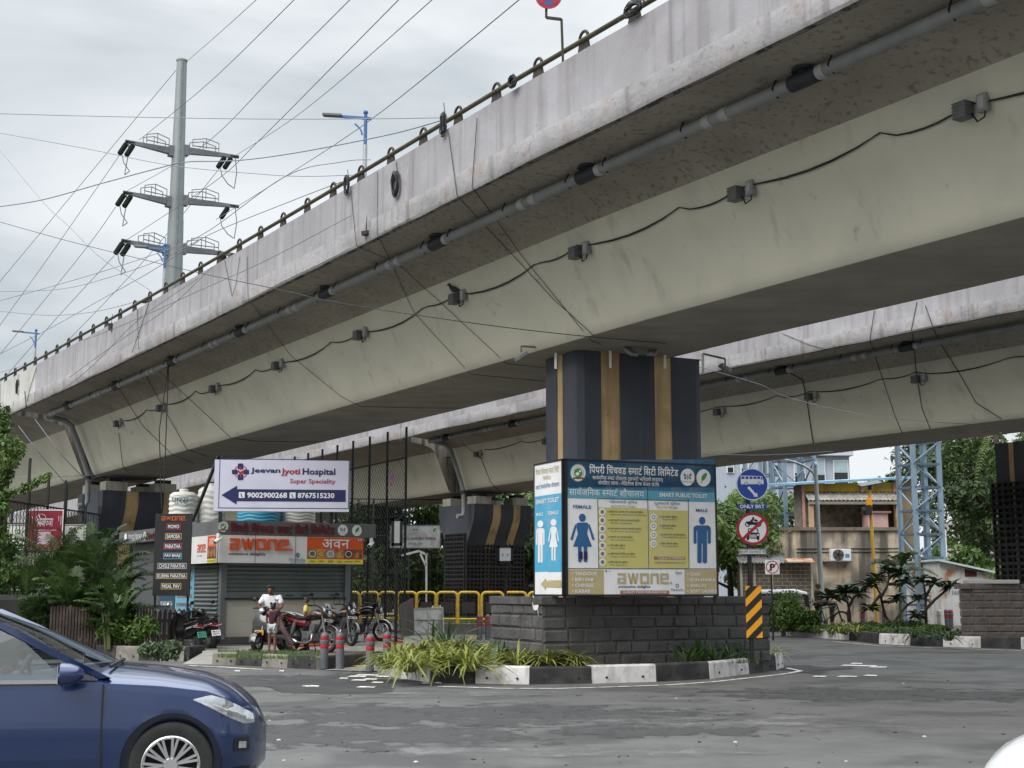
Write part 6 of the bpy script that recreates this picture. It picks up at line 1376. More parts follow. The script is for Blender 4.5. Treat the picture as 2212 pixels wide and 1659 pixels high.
def repaint(root, old, new):
 for o in [root] + list(root.children_recursive):
  if o.type == 'MESH' and any(s.material == old for s in o.material_slots):
   o.data = o.data.copy()
   for i, m in enumerate(o.data.materials):
    if m == old: o.data.materials[i] = new
repaint(wcar, NVY, WHC)
vq = W(-4, 1300, 16.5); van = thing('van', 'dark van entering behind the blue sedan, only its rear corner in view', 'van', (vq.x, vq.y, 0), local=True)
b = MB(); b.loft([[V(x, y * w, z) for y, z in ((-1, .3), (-1, .95), (-.97, 1.1), (-.85, z1), (.85, z1), (.97, 1.1), (1, .95), (1, .3))] for x, w, z1 in ((0, .78, 1.50), (-.08, .84, 1.56), (-2.8, .86, 1.62), (-3.5, .82, 1.2), (-3.7, .75, .95))], cap=True); b.build('body', BLC, van, smooth=35, fix=True)
b = MB(); b.poly([V(-.35, -.815, 1.08), V(-1.4, -.82, 1.08), V(-1.4, -.765, 1.45), V(-.5, -.76, 1.43)]); b.build('window', TRIM, van); b = MB(); b.box(V(-.02, -.70, 1.1), (.06, .12, .35)); b.build('tail_lamp', TAILR, van)
for x in (-.6, -3.0):
 for s in (-1, 1): wheel(van, V(x, s * .74, .31), .31, .2, .2, 'alloy')
# motorcycles and scooters
BKB = mat('black_bike_paint', (.010, .010, .011), .22, var=.1, coat=1); ENG = mat('engine_metal', (.16, .16, .165), .45, metal=.7, var=.3, scale=12); MUFF = mat('exhaust_chrome', (.42, .42, .43), .3, metal=.9); BSEAT = mat('black_bike_seat', (.012, .012, .012), .6); REDP = mat('red_bike_panel', (.17, .008, .012), .3, var=.1, coat=1); SILV = mat('silver_decal', (.50, .50, .52), .35, metal=.5); AMB = mat('amber_lens', (.6, .16, .01), .25, coat=1)
def plate_part(t, c, u, v, w, h, m, txt=None, nm='number_plate'):
 p = Panel.free(c - u * w / 2 - v * h / 2, u, v, w, h, .004); o = p.slab(m, t, nm)
 if txt:
  for k, s in enumerate(txt): n = len(txt); p.text('k', s, .1, .1 + k * .85 / n, .9, .1 + k * .85 / n + .7 / n, bold=.02)
  p.done(o, {'k': ('lettering', INK)})
def make_motorbike(label, accent, loc, rz, lean=.10, plate='w', grp='motorcycles parked before the kiosk', rtxt=None, spoke=False):
 t = thing('motorcycle', label, 'motorcycle', loc, grp, rz, local=True); t.rotation_euler = (-lean, 0, rz); X, Y_, Z_ = V(1, 0, 0), V(0, 1, 0), V(0, 0, 1)
 wheel(t, V(.66, 0, .30), .30, .10, .225, 'spoke' if spoke else 'alloy', V(0, 1, 0), TYRE, CHROME if spoke else GREYM); wheel(t, V(-.64, 0, .30), .30, .12, .225, 'spoke' if spoke else 'alloy', V(0, 1, 0), TYRE, CHROME if spoke else GREYM)
 b = MB(); b.tube([V(.40, 0, .95), V(.30, 0, .62), V(.12, 0, .34), V(-.25, 0, .30), V(-.35, 0, .55), V(-.62, 0, .72)], .024, 8); b.tube([V(.40, 0, .92), V(-.1, 0, .74), V(-.75, 0, .78)], .022, 8)
 for s in (-1, 1): b.tube([V(-.2, s * .09, .36), V(-.64, s * .11, .30)], .022, 6)
 b.build('frame', BLACK, t, smooth=60)
 for s in (-1, 1): b = MB(); b.tube([V(-.55, s * .13, .34), V(-.42, s * .13, .70)], .035, 10); b.tube([V(-.52, s * .13, .40), V(-.44, s * .13, .64)], .045, 10); b.build('shock_absorber', GREYM, t)
 b = MB(); b.box(V(.02, 0, .36), (.36, .26, .22)); b.lathe(V(.02, -.18, .33), [(.12, 0), (.12, .36)], 16, Matrix((X, Z_, Y_)).transposed())
 for k in range(7): b.box(V(.10 + k * .004, 0, .47 + k * .025), (.18, .17, .012), M3=Matrix.Rotation(.25, 3, 'Y'))
 b.box(V(.13, 0, .55), (.13, .12, .2)); b.build('engine', ENG, t, bevel=.01)
 b = MB(); b.loft([[V(x, w * math.cos(a), z + h * math.sin(a)) for a in np.linspace(0, 2 * math.pi, 14, endpoint=False)] for x, w, h, z in ((.40, .05, .05, .86), (.34, .12, .10, .86), (.18, .155, .13, .86), (0, .14, .115, .835), (-.14, .09, .07, .80), (-.18, .04, .03, .79))], cap=True); tk = b.build('fuel_tank', BKB, t, smooth=60, fix=True)
 b = MB()
 for s in (-1, 1): b.loft([[V(.30, s * .135, .90), V(.30, s * .135, .86)], [V(.15, s * .158, .885), V(.15, s * .16, .85)], [V(0, s * .144, .84), V(0, s * .143, .82)]], closed=False)
 b.build('tank_decal', accent, tk)
 b = MB(); b.loft([[V(x, w * y, z + h * (1 - abs(y) ** 3)) for y in np.linspace(-1, 1, 9)] + [V(x, w * .8, z - .05), V(x, -w * .8, z - .05)] for x, w, h, z in ((-.10, .08, .03, .79), (-.3, .14, .045, .77), (-.5, .13, .05, .79), (-.8, .10, .045, .85), (-.86, .06, .02, .86))], cap=True); b.build('seat', BSEAT, t, smooth=50, fix=True)
 b = MB(); b.loft([[V(x, w * s, z + dz) for s, dz in ((-1, 0), (-.8, h), (.8, h), (1, 0), (.6, -h), (-.6, -h))] for x, w, h, z in ((-.15, .08, .06, .66), (-.4, .13, .09, .68), (-.7, .11, .07, .74), (-.92, .05, .03, .82))], cap=True); b.build('side_panel', accent if accent is REDP else BKB, t, smooth=40, fix=True)
 b = MB(); b.tube([V(-.45, -.13, .84), V(-.72, -.13, .90), V(-.95, -.10, .92), V(-1.0, 0, .93), V(-.95, .10, .92), V(-.72, .13, .90), V(-.45, .13, .84)], .014, 6); b.build('grab_rail', SILV, t, smooth=60); b = MB(); b.box(V(-.955, 0, .78), (.06, .16, .08)); b.build('tail_lamp', TAILR, t, bevel=.015)
 for s in (-1, 1): b = MB(); b.tube([V(-.9, s * .05, .76), V(-.93, s * .17, .76)], .01, 6); b.ball(V(-.94, s * .18, .76), .035); b.build('indicator', AMB, t)
 b = MB(); A = np.linspace(.35, 2.3, 10); b.loft([[V(-.64 + .345 * math.cos(a), y, .30 + .345 * math.sin(a)) for a in A] for y in (-.08, 0, .08)], closed=False); b.beam(V(-.88, 0, .72), V(-1.02, 0, .42), .13, .01, up=(1, 0, 0)); b.build('rear_mudguard', BLACK, t, smooth=60)
 b = MB(); b.loft([[V(.66 + .335 * math.cos(a), y, .30 + .335 * math.sin(a) - abs(y) * .3) for a in np.linspace(.2, 2.6, 12)] for y in (-.07, 0, .07)], closed=False); b.build('front_mudguard', SILV if spoke else BKB, t, smooth=60)
 b = MB()
 for s in (-1, 1): b.tube([V(.66, s * .09, .30), V(.50, s * .09, .68), V(.41, s * .09, .97)], [.028, .026, .02], 8)
 b.beam(V(.43, -.1, .93), V(.43, .1, .93), .05); b.build('fork', STEEL if spoke else GREYM, t, smooth=60)
 b = MB(); b.tube([V(.28, -.36, 1.05), V(.36, -.22, 1.06), V(.41, -.08, 1.0), V(.41, .08, 1.0), V(.36, .22, 1.06), V(.28, .36, 1.05)], .014, 8)
 for s in (-1, 1): b.tube([V(.24, s * .40, 1.045), V(.31, s * .30, 1.055)], .02, 8); b.tube([V(.36, s * .2, 1.06), V(.40, s * .36, 1.04)], .007, 5)
 b.build('handlebar', BLACK, t, smooth=60)
 for s in (-1, 1): b = MB(); b.tube([V(.33, s * .26, 1.06), V(.36, s * .33, 1.2), V(.34, s * .36, 1.27)], .008, 6); b.ball(V(.33, s * .38, 1.31), .06, 10, 6, (.35, 1.25, .75)); b.build('mirror', BLACK, t, smooth=60)
 b = MB(); b.loft([[V(x, w * math.cos(a), z + h * math.sin(a)) for a in np.linspace(0, 2 * math.pi, 12, endpoint=False)] for x, w, h, z in ((.36, .10, .10, .96), (.46, .15, .17, .95), (.56, .12, .14, .90), (.60, .08, .08, .86))], cap=True); cow = b.build('headlight_cowl', BKB, t, smooth=60, fix=True)
 b = MB(); b.ball(V(.575, 0, .88), .088, 12, 8, (.45, 1.05, .95)); b.build('headlight', LENS, t, smooth=70)
 b = MB(); b.loft([[V(.58, y, 1.0 - .02 * abs(y) * 8), V(.46, y * .9, 1.13)] for y in (-.09, 0, .09)], closed=False); b.build('fly_screen', BKB, t, smooth=60)
 for s in (-1, 1): b = MB(); b.tube([V(.5, s * .1, .87), V(.5, s * .2, .87)], .01, 6); b.ball(V(.51, s * .21, .87), .035); b.build('indicator', AMB, t)
 b = MB(); b.tube([V(.18, -.1, .42), V(.22, -.16, .26), V(.05, -.17, .19), V(-.25, -.18, .21)], .022, 8); b.tube([V(-.25, -.18, .21), V(-.35, -.19, .24), V(-.95, -.20, .37), V(-1.0, -.20, .38)], [.03, .05, .055, .04], 12); b.build('exhaust', MUFF, t, smooth=50)
 b = MB(); b.tube([V(.05, .1, .2), V(-.02, .24, .02)], .012, 6); b.tube([V(.05, -.28, .28), V(.05, .28, .28)], .012, 6); b.build('side_stand', DARK, t)
 plate_part(t, V(-.975, 0, .56), V(0, -1, 0), V(.35, 0, .94).normalized(), .2, .16, WHITE if plate == 'w' else YELLOW, rtxt); plate_part(t, V(.60, 0, .73), V(0, 1, 0), V(0, 0, 1), .26, .06, WHITE, ['MH14'], 'front_plate')
 return t
def make_scooter(label, loc, rz, body=BKB, plate=WHITE, lean=.08, acc=SILV, helmet=False, grp='black scooters parked by the fence'):
 t = thing('scooter', label, 'scooter', loc, grp, rz, local=True); t.rotation_euler = (-lean, 0, rz)
 wheel(t, V(.60, 0, .23), .23, .10, .14, 'alloy', V(0, 1, 0), TYRE, GREYM); wheel(t, V(-.58, 0, .23), .23, .11, .14, 'alloy', V(0, 1, 0), TYRE, GREYM)
 b = MB(); b.loft([[V(x, w * math.cos(a), z + h * math.sin(a)) for a in np.linspace(0, 2 * math.pi, 14, endpoint=False)] for x, w, h, z in ((-.08, .12, .13, .52), (-.2, .17, .18, .55), (-.5, .19, .17, .60), (-.75, .16, .13, .68), (-.92, .08, .06, .74))], cap=True); bd = b.build('rear_body', body, t, smooth=60, fix=True)
 b = MB()
 for s in (-1, 1): b.loft([[V(-.45, s * .192, .66), V(-.45, s * .197, .62)], [V(-.65, s * .178, .69), V(-.65, s * .182, .655)], [V(-.85, s * .125, .73), V(-.85, s * .125, .70)]], closed=False)
 b.build('side_decal', acc, bd)
 b = MB(); b.loft([[V(x, w * y, z + .05 * (1 - abs(y) ** 3)) for y in np.linspace(-1, 1, 9)] + [V(x, w * .8, z - .04), V(x, -w * .8, z - .04)] for x, w, z in ((-.02, .08, .70), (-.15, .15, .71), (-.45, .16, .74), (-.75, .13, .80), (-.84, .08, .81))], cap=True); b.build('seat', BSEAT, t, smooth=50, fix=True)
 b = MB(); b.box(V(.12, 0, .26), (.5, .32, .06)); b.build('floorboard', BLACK, t, bevel=.02)
 b = MB(); b.loft([[V(x + .02 * (1 - y * y), w * y, z) for y in np.linspace(-1, 1, 9)] + [V(x - .06, w * .7 * y, z) for y in np.linspace(1, -1, 5)] for x, w, z in ((.42, .17, .26), (.47, .22, .45), (.44, .24, .68), (.38, .20, .86), (.33, .12, .95))], cap=True); b.build('front_apron', body, t, smooth=50, fix=True)
 b = MB(); b.loft([[V(.60 + .26 * math.cos(a), y, .23 + .26 * math.sin(a) - abs(y) * .3) for a in np.linspace(.1, 2.7, 12)] for y in (-.08, 0, .08)], closed=False); b.tube([V(.60, .08, .23), V(.45, .05, .6)], .02, 6); b.build('front_mudguard', body, t, smooth=60)
 b = MB(); b.loft([[V(x, w * math.cos(a), z + h * math.sin(a)) for a in np.linspace(0, 2 * math.pi, 12, endpoint=False)] for x, w, h, z in ((.22, .08, .05, .98), (.30, .13, .09, .99), (.42, .10, .08, .96), (.47, .05, .05, .94))], cap=True); b.build('handlebar_cowl', body, t, smooth=60, fix=True)
 b = MB(); b.ball(V(.45, 0, .95), .07, 12, 6, (.5, 1.2, .8)); b.build('headlight', LENS, t, smooth=60)
 for s in (-1, 1):
  b = MB(); b.tube([V(.28, s * .1, 1.0), V(.22, s * .34, 1.02)], .017, 8); b.tube([V(.30, s * .12, 1.0), V(.30, s * .33, 1.0)], .006, 5); b.build('handlebar', BLACK, t); b = MB(); b.tube([V(.28, s * .2, 1.02), V(.27, s * .28, 1.17)], .007, 6); b.ball(V(.27, s * .30, 1.22), .055, 10, 6, (.3, 1.1, .9)); b.build('mirror', CHROME if s > 0 else BLACK, t, smooth=60)
 b = MB(); b.tube([V(-.3, -.15, .84), V(-.6, -.16, .88), V(-.9, -.1, .90), V(-.94, 0, .90), V(-.9, .1, .90), V(-.6, .16, .88), V(-.3, .15, .84)], .014, 6); b.build('grab_rail', BLACK, t, smooth=60)
 b = MB(); b.ball(V(-.88, 0, .70), .09, 12, 6, (.5, 1.6, .7)); b.build('tail_lamp', TAILR, t, smooth=60); b = MB(); b.tube([V(-.86, -.18, .69), V(-.95, 0, .66), V(-.86, .18, .69)], .012, 5); b.build('lamp_rim', CHROME, t)
 b = MB(); b.box(V(-.45, .1, .27), (.42, .16, .2)); b.lathe(V(-.58, .05, .23), [(.1, 0), (.1, .12)], 14, Matrix((V(1, 0, 0), V(0, 0, 1), V(0, 1, 0))).transposed()); b.build('engine', ENG, t, bevel=.02); b = MB(); b.tube([V(-.2, -.12, .2), V(-.42, -.15, .22), V(-.85, -.17, .34), V(-.9, -.17, .35)], [.02, .05, .06, .045], 10); b.build('exhaust', GREYM, t, smooth=60)
 b = MB(); b.beam(V(-.86, 0, .62), V(-.98, 0, .36), .16, .012, up=(1, 0, 0)); b.build('rear_mudguard', BLACK, t); plate_part(t, V(-.955, 0, .49), V(0, -1, 0), V(.42, 0, .9).normalized(), .22, .15, plate, ['MH14', '0279'])
 return t
GRP = S('green_plate', (.05, .33, .22), .5)
def place(px, py, z=0.02): p = G(px, py, z); return (p.x, p.y, z)
q = G(404, 1412, .08); make_scooter('black scooter with a green number plate beside the menu board', (q.x, q.y, .08), math.radians(126), plate=GRP)
q = G(446, 1407, .1); make_scooter('black scooter with a red tail lamp and white number plate', (q.x, q.y, .1), math.radians(118))
q = G(667, 1408, .2); make_motorbike('black motorcycle in front with a silver exhaust and clear headlamp', REDP, (q.x, q.y, .2), math.radians(-40), rtxt=['MH12', '9178'])
q = G(735, 1394, .2); make_motorbike('black motorcycle with a white stripe, parked between the other two', SILV, (q.x, q.y, .2), math.radians(-58), lean=.08)
q = G(780, 1385, .2); make_motorbike('black motorcycle with spoked wheels and bright fork, last before the walkway', SILV, (q.x, q.y, .2), math.radians(-22), lean=.08, spoke=True)
q = G(583, 1408, .2); MANBIKE = make_scooter('dark scooter with an orange number plate under the seated man', (q.x - .05, q.y + .3, .2), math.radians(-110), plate=WHITE, lean=0, grp=None)
plate_part(MANBIKE, V(.535, 0, .45), V(0, 1, 0), V(0, 0, 1), .24, .12, S('orange_plate', (.62, .30, .06), .5), None, 'front_plate')
# bicycle
def make_bicycle(label, loc, rz):
 t = thing('bicycle', label, 'bicycle', loc, rz=rz, local=True); CYG = mat('green_black_cycle', (.05, .09, .02), .4)
 for x in (-.52, .54): wheel(t, V(x, 0, .34), .34, .045, .305, 'spoke', V(0, 1, 0), TYRE, GREYM)
 b = MB()
 for p, q in ((V(.40, 0, .82), V(-.05, 0, .30)), (V(.38, 0, .88), V(-.20, 0, .76)), (V(-.22, 0, .86), V(-.05, 0, .30)), (V(-.05, .03, .30), V(-.52, .04, .34)), (V(-.19, .02, .74), V(-.52, .04, .34)), (V(-.05, -.03, .30), V(-.52, -.04, .34)), (V(-.19, -.02, .74), V(-.52, -.04, .34))): b.tube([p, q], .02, 8)
 b.build('frame', CYG, t, smooth=60); b = MB()
 for s in (-1, 1): b.tube([V(.36, s * .03, .95), V(.44, s * .05, .68), V(.54, s * .05, .34)], .014, 6)
 b.build('fork', BLACK, t, smooth=60); b = MB(); b.tube([V(.25, -.30, 1.02), V(.36, -.1, 1.0), V(.36, .1, 1.0), V(.25, .30, 1.02)], .013, 6); b.build('handlebar', BLACK, t, smooth=60)
 b = MB(); b.loft([[V(x, y * w, .90) for y in (-1, 0, 1)] + [V(x, 0, .84)] for x, w in ((-.36, .09), (-.22, .08), (-.06, .02))], cap=True); b.build('saddle', BLACK, t, fix=True); b = MB(); b.lathe(V(-.05, .0, .30), [(.09, 0), (.09, .012)], 16, Matrix((V(1, 0, 0), V(0, 0, 1), V(0, 1, 0))).transposed()); b.beam(V(-.05, .06, .30), V(.02, .06, .15), .02); b.beam(V(-.05, -.06, .30), V(-.12, -.06, .45), .02); b.build('crank', GREYM, t)
 for x in (-.52, .54): b = MB(); b.loft([[V(x + .37 * math.cos(a), y, .34 + .37 * math.sin(a)) for a in np.linspace(.5, 2.5, 10)] for y in (-.025, .025)], closed=False); b.build('mudguard', BLACK, t, smooth=60)
 return t
bq = W(1786, 1330, 49.2); make_bicycle('dark green bicycle standing on the planted strip beside two people', (bq.x, bq.y, .24), .08)
# auto rickshaw
aq = W(1702, 1330, 56.5); ar = thing('auto_rickshaw', 'black and yellow auto rickshaw passing behind the hedge', 'auto rickshaw', (aq.x, aq.y, 0), rz=-.12, local=True); AYEL = S('rickshaw_yellow', (.70, .36, .02), .4); TARP = mat('silver_grey_hood', (.42, .43, .44), .5, var=.2, scale=2)
b = MB(); b.loft([[V(x, y * w, z) for y, z in ((-1, .28), (-1, .62), (-.98, .74), (.98, .74), (1, .62), (1, .28))] for x, w in ((-1.25, .55), (-1.1, .63), (.35, .63), (.8, .48), (1.2, .26))], cap=True); b.build('body', BLACK, ar, smooth=35, fix=True)
b = MB(); b.loft([[V(x, y * w, z) for y, z in ((-1, .66), (-1.01, .90), (1.01, .90), (1, .66))] for x, w in ((.45, .60), (.85, .48), (1.16, .30))], cap=True); b.build('front_panel', AYEL, ar, fix=True); b = MB(); b.loft([[V(x, y * .64, z) for y, z in ((-1, .74), (-1, 1.0), (1, 1.0), (1, .74))] for x in (-1.2, -.35)], cap=True); b.build('side_panel', BLACK, ar, fix=True)
b = MB(); b.loft([[V(x, .62 * math.cos(a), z + h * max(0, math.sin(a)) ** .6) for a in np.linspace(0, math.pi, 13)] for x, z, h in ((-1.28, 1.45, .12), (-1.1, 1.52, .16), (.3, 1.54, .17), (.75, 1.48, .12))], closed=False); b.build('hood', TARP, ar, smooth=60); b = MB(); b.loft([[V(-1.27, y, z) for z in (.8, 1.5)] for y in (-.6, .6)], closed=False)
for s in (-1, 1): b.loft([[V(x, s * .63, z) for z in (.95, 1.5)] for x in (-1.25, -.45)], closed=False)
b.build('canvas_side', mat('black_canvas', (.02, .02, .022), .85), ar); b = MB()
for s in (-1, 1):
 for p, q in ((V(.84, s * .47, .9), V(.68, s * .58, 1.52)), (V(.3, s * .63, .74), V(.3, s * .62, 1.54)), (V(-.42, s * .63, .74), V(-.42, s * .62, 1.54))): b.beam(p, q, .05)
b.build('pillar', BLACK, ar); b = MB(); b.poly([V(.85, -.45, .92), V(.85, .45, .92), V(.70, .55, 1.5), V(.70, -.55, 1.5)]); b.build('windscreen', GLASS, ar); b = MB(); b.ball(V(1.13, -.02, .72), .085, 12, 8, (.6, 1, 1)); b.build('headlight', LENS, ar, smooth=60); b = MB(); b.tube([V(.8, -.5, 1.2), V(.95, -.68, 1.22)], .012, 5); b.box(V(.95, -.70, 1.22), (.03, .10, .16)); b.build('mirror', BLACK, ar); b = MB(); b.box(V(-.7, 0, .72), (.5, 1.1, .2)); b.box(V(-1.0, 0, 1.0), (.12, 1.1, .5)); b.build('seat', BSEAT, ar)
wheel(ar, V(1.0, 0, .22), .22, .1, .13, 'alloy'); wheel(ar, V(-.85, -.55, .22), .22, .11, .13, 'alloy'); wheel(ar, V(-.85, .55, .22), .22, .11, .13, 'alloy')
# people
def skin_mesh(name, verts, edges, radii, m, parent, root=0, sub=2):
 """one continuous body: a skeleton of joints with a radius each, grown by the Skin modifier and smoothed"""
 me = bpy.data.meshes.new(name); me.from_pydata([tuple(v) for v in verts], edges, []); o = bpy.data.objects.new(name, me); COL.objects.link(o)
 o.modifiers.new('skin', 'SKIN'); me.skin_vertices[0].data[0].use_root = False
 for i, r in enumerate(radii):
  d = me.skin_vertices[0].data[i]; d.radius = (r, r) if not isinstance(r, tuple) else r; d.use_root = (i == root)
 sb = o.modifiers.new('sub', 'SUBSURF'); sb.levels = sub; sb.render_levels = sub
 dg = bpy.context.evaluated_depsgraph_get(); dg.update(); new = bpy.data.meshes.new_from_object(o.evaluated_get(dg)); o.modifiers.clear(); o.data = new; new.materials.append(m); new.polygons.foreach_set('use_smooth', [True] * len(new.polygons)); o.parent = parent; return o
class Sk:
 def __init__(s): s.v = []; s.e = []; s.r = []
 def add(s, p, r, par=None):
  s.v.append(V(*p)); s.r.append(r)
  if par is not None: s.e.append((par, len(s.v) - 1))
  return len(s.v) - 1
 def chain(s, par, pts):
  for p, r in pts: par = s.add(p, r, par)
  return par
def hand(sk, par, wrist, d, n, k=1.0, curl=.5):
 """palm, four unequal fingers and a side thumb continuing the arm"""
 d = d.normalized(); n = n.normalized(); side = d.cross(n); pm = sk.add(wrist + d * .05 * k, .026 * k, par)
 for i, (o, L) in enumerate(((-.027, .062), (-.009, .075), (.009, .07), (.027, .055))):
  a = sk.add(wrist + d * .085 * k + side * o * k, .010 * k, pm); b_ = sk.add(wrist + d * (.085 + L * .55) * k + side * o * k + n * L * curl * .3 * k, .009 * k, a); sk.add(wrist + d * (.085 + L * .9) * k + side * o * k + n * L * curl * .8 * k, .008 * k, b_)
 t = sk.add(wrist + d * .04 * k - side * .035 * k + n * .01, .011 * k, pm); sk.add(wrist + d * .08 * k - side * .05 * k + n * .03 * k, .009 * k, t)
def person(label, loc, rz, H, J, shirt, lower, shoes=None, hair=HAIR, hairstyle='short', sleeves=.55, skirt=None, shorts=False, build=1.0, grp=None):
 """J: joints in metres for a 1.7 m figure facing +x (y = its left): pelvis, chest, neck, head, and per side (l, r) shoulder, elbow, wrist, hip, knee, ankle, toe"""
 k = H / 1.7; t = thing('person', label, 'person', loc, grp, rz, local=True); g = lambda n: V(*J[n]) * k; kb = k * build
 sk = Sk(); pl = sk.add(g('pelvis'), .105 * kb); wa = sk.add((g('pelvis') + g('chest')) / 2, .10 * kb, pl); ch = sk.add(g('chest'), .125 * kb, wa); nk = sk.add(g('neck'), .052 * k, ch); hd0 = sk.add(g('neck').lerp(g('head'), .45), .058 * k, nk)
 f = V(*J.get('face', (1, 0, -.1))).normalized(); up = (g('head') - g('neck')).normalized(); hc = sk.add(g('head'), .086 * k, hd0); sk.add(g('head') + up * .07 * k, .07 * k, hc)
 ls = Sk(); lp = ls.add(g('pelvis'), .118 * kb); ss = Sk(); s0 = ss.add(g('pelvis') + (g('chest') - g('pelvis')) * .05, .122 * kb); s1 = ss.add((g('pelvis') + g('chest')) / 2, .122 * kb, s0); s2 = ss.add(g('chest'), .142 * kb, s1); ss.add(g('neck') - (g('neck') - g('chest')) * .35, .085 * k, s2)
 for s in ('l', 'r'):
  sh = sk.add(g('sh_' + s), .056 * kb, ch); el = sk.add(g('el_' + s), .041 * k, sh); wr = sk.add(g('wr_' + s), .028 * k, el); d = g('wr_' + s) - g('el_' + s); hand(sk, wr, g('wr_' + s), d, V(0, 1 if s == 'r' else -1, -.2), k)
  hp = sk.add(g('hip_' + s), .085 * kb, pl); kn = sk.add(g('kn_' + s), .055 * k, hp); cf = sk.add(g('kn_' + s).lerp(g('an_' + s), .3), .054 * k, kn); an = sk.add(g('an_' + s), .036 * k, cf); sk.add(g('toe_' + s), .032 * k, an)
  q = ss.add(g('sh_' + s), .071 * kb, s2); e = g('sh_' + s).lerp(g('el_' + s), sleeves * 1.3 if sleeves < .77 else 1); ss.add(e, .062 * k, q)
  if sleeves > .9: ss.add(g('wr_' + s), .04 * k, len(ss.v) - 1)
  if shorts: a = ls.add(g('hip_' + s), .098 * kb, lp); ls.add(g('hip_' + s).lerp(g('kn_' + s), .62), .092 * k, a)
  else: a = ls.add(g('hip_' + s), .098 * kb, lp); a = ls.add(g('kn_' + s), .072 * k, a); ls.add(g('an_' + s) + V(0, 0, .03 * k), .058 * k, a)
 sd = up.cross(f).normalized(); hp_ = g('head'); sk.chain(hc, [(hp_ + f * .085 * k - up * .005, .022 * k), (hp_ + f * .108 * k - up * .02 * k, .012 * k)]); sk.add(hp_ + f * .06 * k - up * .085 * k, .034 * k, hc)
 for s in (-1, 1): sk.chain(hc, [(hp_ + sd * s * .088 * k - up * .01 * k, .016 * k), (hp_ + sd * s * .098 * k + up * .012 * k - f * .01, .012 * k)])
 bd = skin_mesh('body', sk.v, sk.e, sk.r, SKIN, t); skin_mesh('shirt', ss.v, ss.e, ss.r, shirt, t); skin_mesh('shorts' if shorts else 'trousers', ls.v, ls.e, ls.r, lower, t)
 for s in (-1, 1): b = MB(); b.ball(hp_ + f * .078 * k + sd * s * .033 * k + up * .018 * k, .013 * k, 8, 5); b.build('eye', HAIR, bd, smooth=70)
 b = MB(); b.tube([hp_ + f * .088 * k + sd * s * .024 * k - up * .052 * k for s in (-1, 0, 1)], .006 * k, 5); b.build('mouth', mat('lips', (.11, .035, .028), .5), bd)
 b = MB(); R = .102 * k; vs = []; M3 = Matrix((f, sd, up)).transposed(); n = 16
 for i in range(8):
  th = math.pi / 2 - i * (math.pi * .62) / 7; L = []
  for j in range(n):
   a = 2 * math.pi * j / n; front = max(0, math.cos(a)); tt = max(th, (.62 if hairstyle != 'thin' else 1.15) * front + -.6 * (1 - front)); rr = R * (1 + .03 * math.sin(j * 5 + i * 3)); L.append(hp_ + up * .012 * k + M3 @ V(math.cos(a) * math.cos(tt) * rr * 1.02, math.sin(a) * math.cos(tt) * rr * .95, math.sin(tt) * rr * 1.02))
  vs.append(L)
 b.loft(vs)
 if hairstyle == 'buns':
  for s in (-1, 1): b.ball(hp_ + sd * s * .07 * k + up * .10 * k - f * .04 * k, .045 * k)
  b.ball(hp_ - f * .08 * k - up * .03 * k, .06 * k)
 b.build('hair', hair, t, smooth=80)
 if shoes:
  for s in ('l', 'r'):
   b = MB(); a, e = g('an_' + s), g('toe_' + s); d = (e - a); d.z = 0; d.normalize(); b.loft([[a + d * x * k + d.cross(V(0, 0, 1)) * y * k + V(0, 0, z * k - (a.z - e.z) * 0) - V(0, 0, a.z - .0) * 0 for y, z in ((-w, -.075), (-w, -.03), (-w * .6, h), (w * .6, h), (w, -.03), (w, -.075))] for x, w, h in ((-.07, .035, .02), (0, .042, .03), (.10, .046, -.02), (.18, .035, -.045))], cap=True); b.build('shoe', shoes, t, smooth=45, fix=True)
 return t
def std(**kw):
 J = dict(pelvis=(0, 0, .93), chest=(.01, 0, 1.27), neck=(0, 0, 1.44), head=(.02, 0, 1.585), sh_l=(0, .17, 1.38), el_l=(.0, .215, 1.12), wr_l=(.06, .22, .88), sh_r=(0, -.17, 1.38), el_r=(0, -.215, 1.12), wr_r=(.06, -.22, .88), hip_l=(0, .09, .90), kn_l=(.02, .095, .50), an_l=(0, .10, .08), toe_l=(.14, .11, .03), hip_r=(0, -.09, .90), kn_r=(.02, -.095, .50), an_r=(0, -.10, .08), toe_r=(.14, -.11, .03)); J.update(kw); return J
CW = dict(scale=9)
SHW = mat('white_cotton_shirt', (.68, .68, .70), .85, var=.08, bump=.3, bscale=14); PLUM = mat('plum_cotton', (.045, .010, .025), .85, var=.15, bump=.3, bscale=14); PRINT = mat('pale_floral_print', (.45, .50, .52), .85, var=.1, stain=(.12, .15, .12), sscale=13, sstr=.9); MAUV = mat('mauve_trousers', (.10, .065, .075), .85, var=.15, bump=.3, bscale=14); YEL = mat('yellow_tshirt', (.62, .56, .16), .85, var=.1, bump=.3, bscale=14); DKG = mat('dark_grey_cloth', (.03, .03, .033), .85, var=.2, bump=.3, bscale=14); OLV = mat('dark_brown_shirt', (.035, .028, .022), .85, var=.2, bump=.3, bscale=14); SHOE = mat('dark_shoe', (.02, .018, .016), .6); DENIM = mat('dark_denim', (.022, .025, .035), .85, var=.2)
mq = MANBIKE.location; mrz = math.radians(-98)
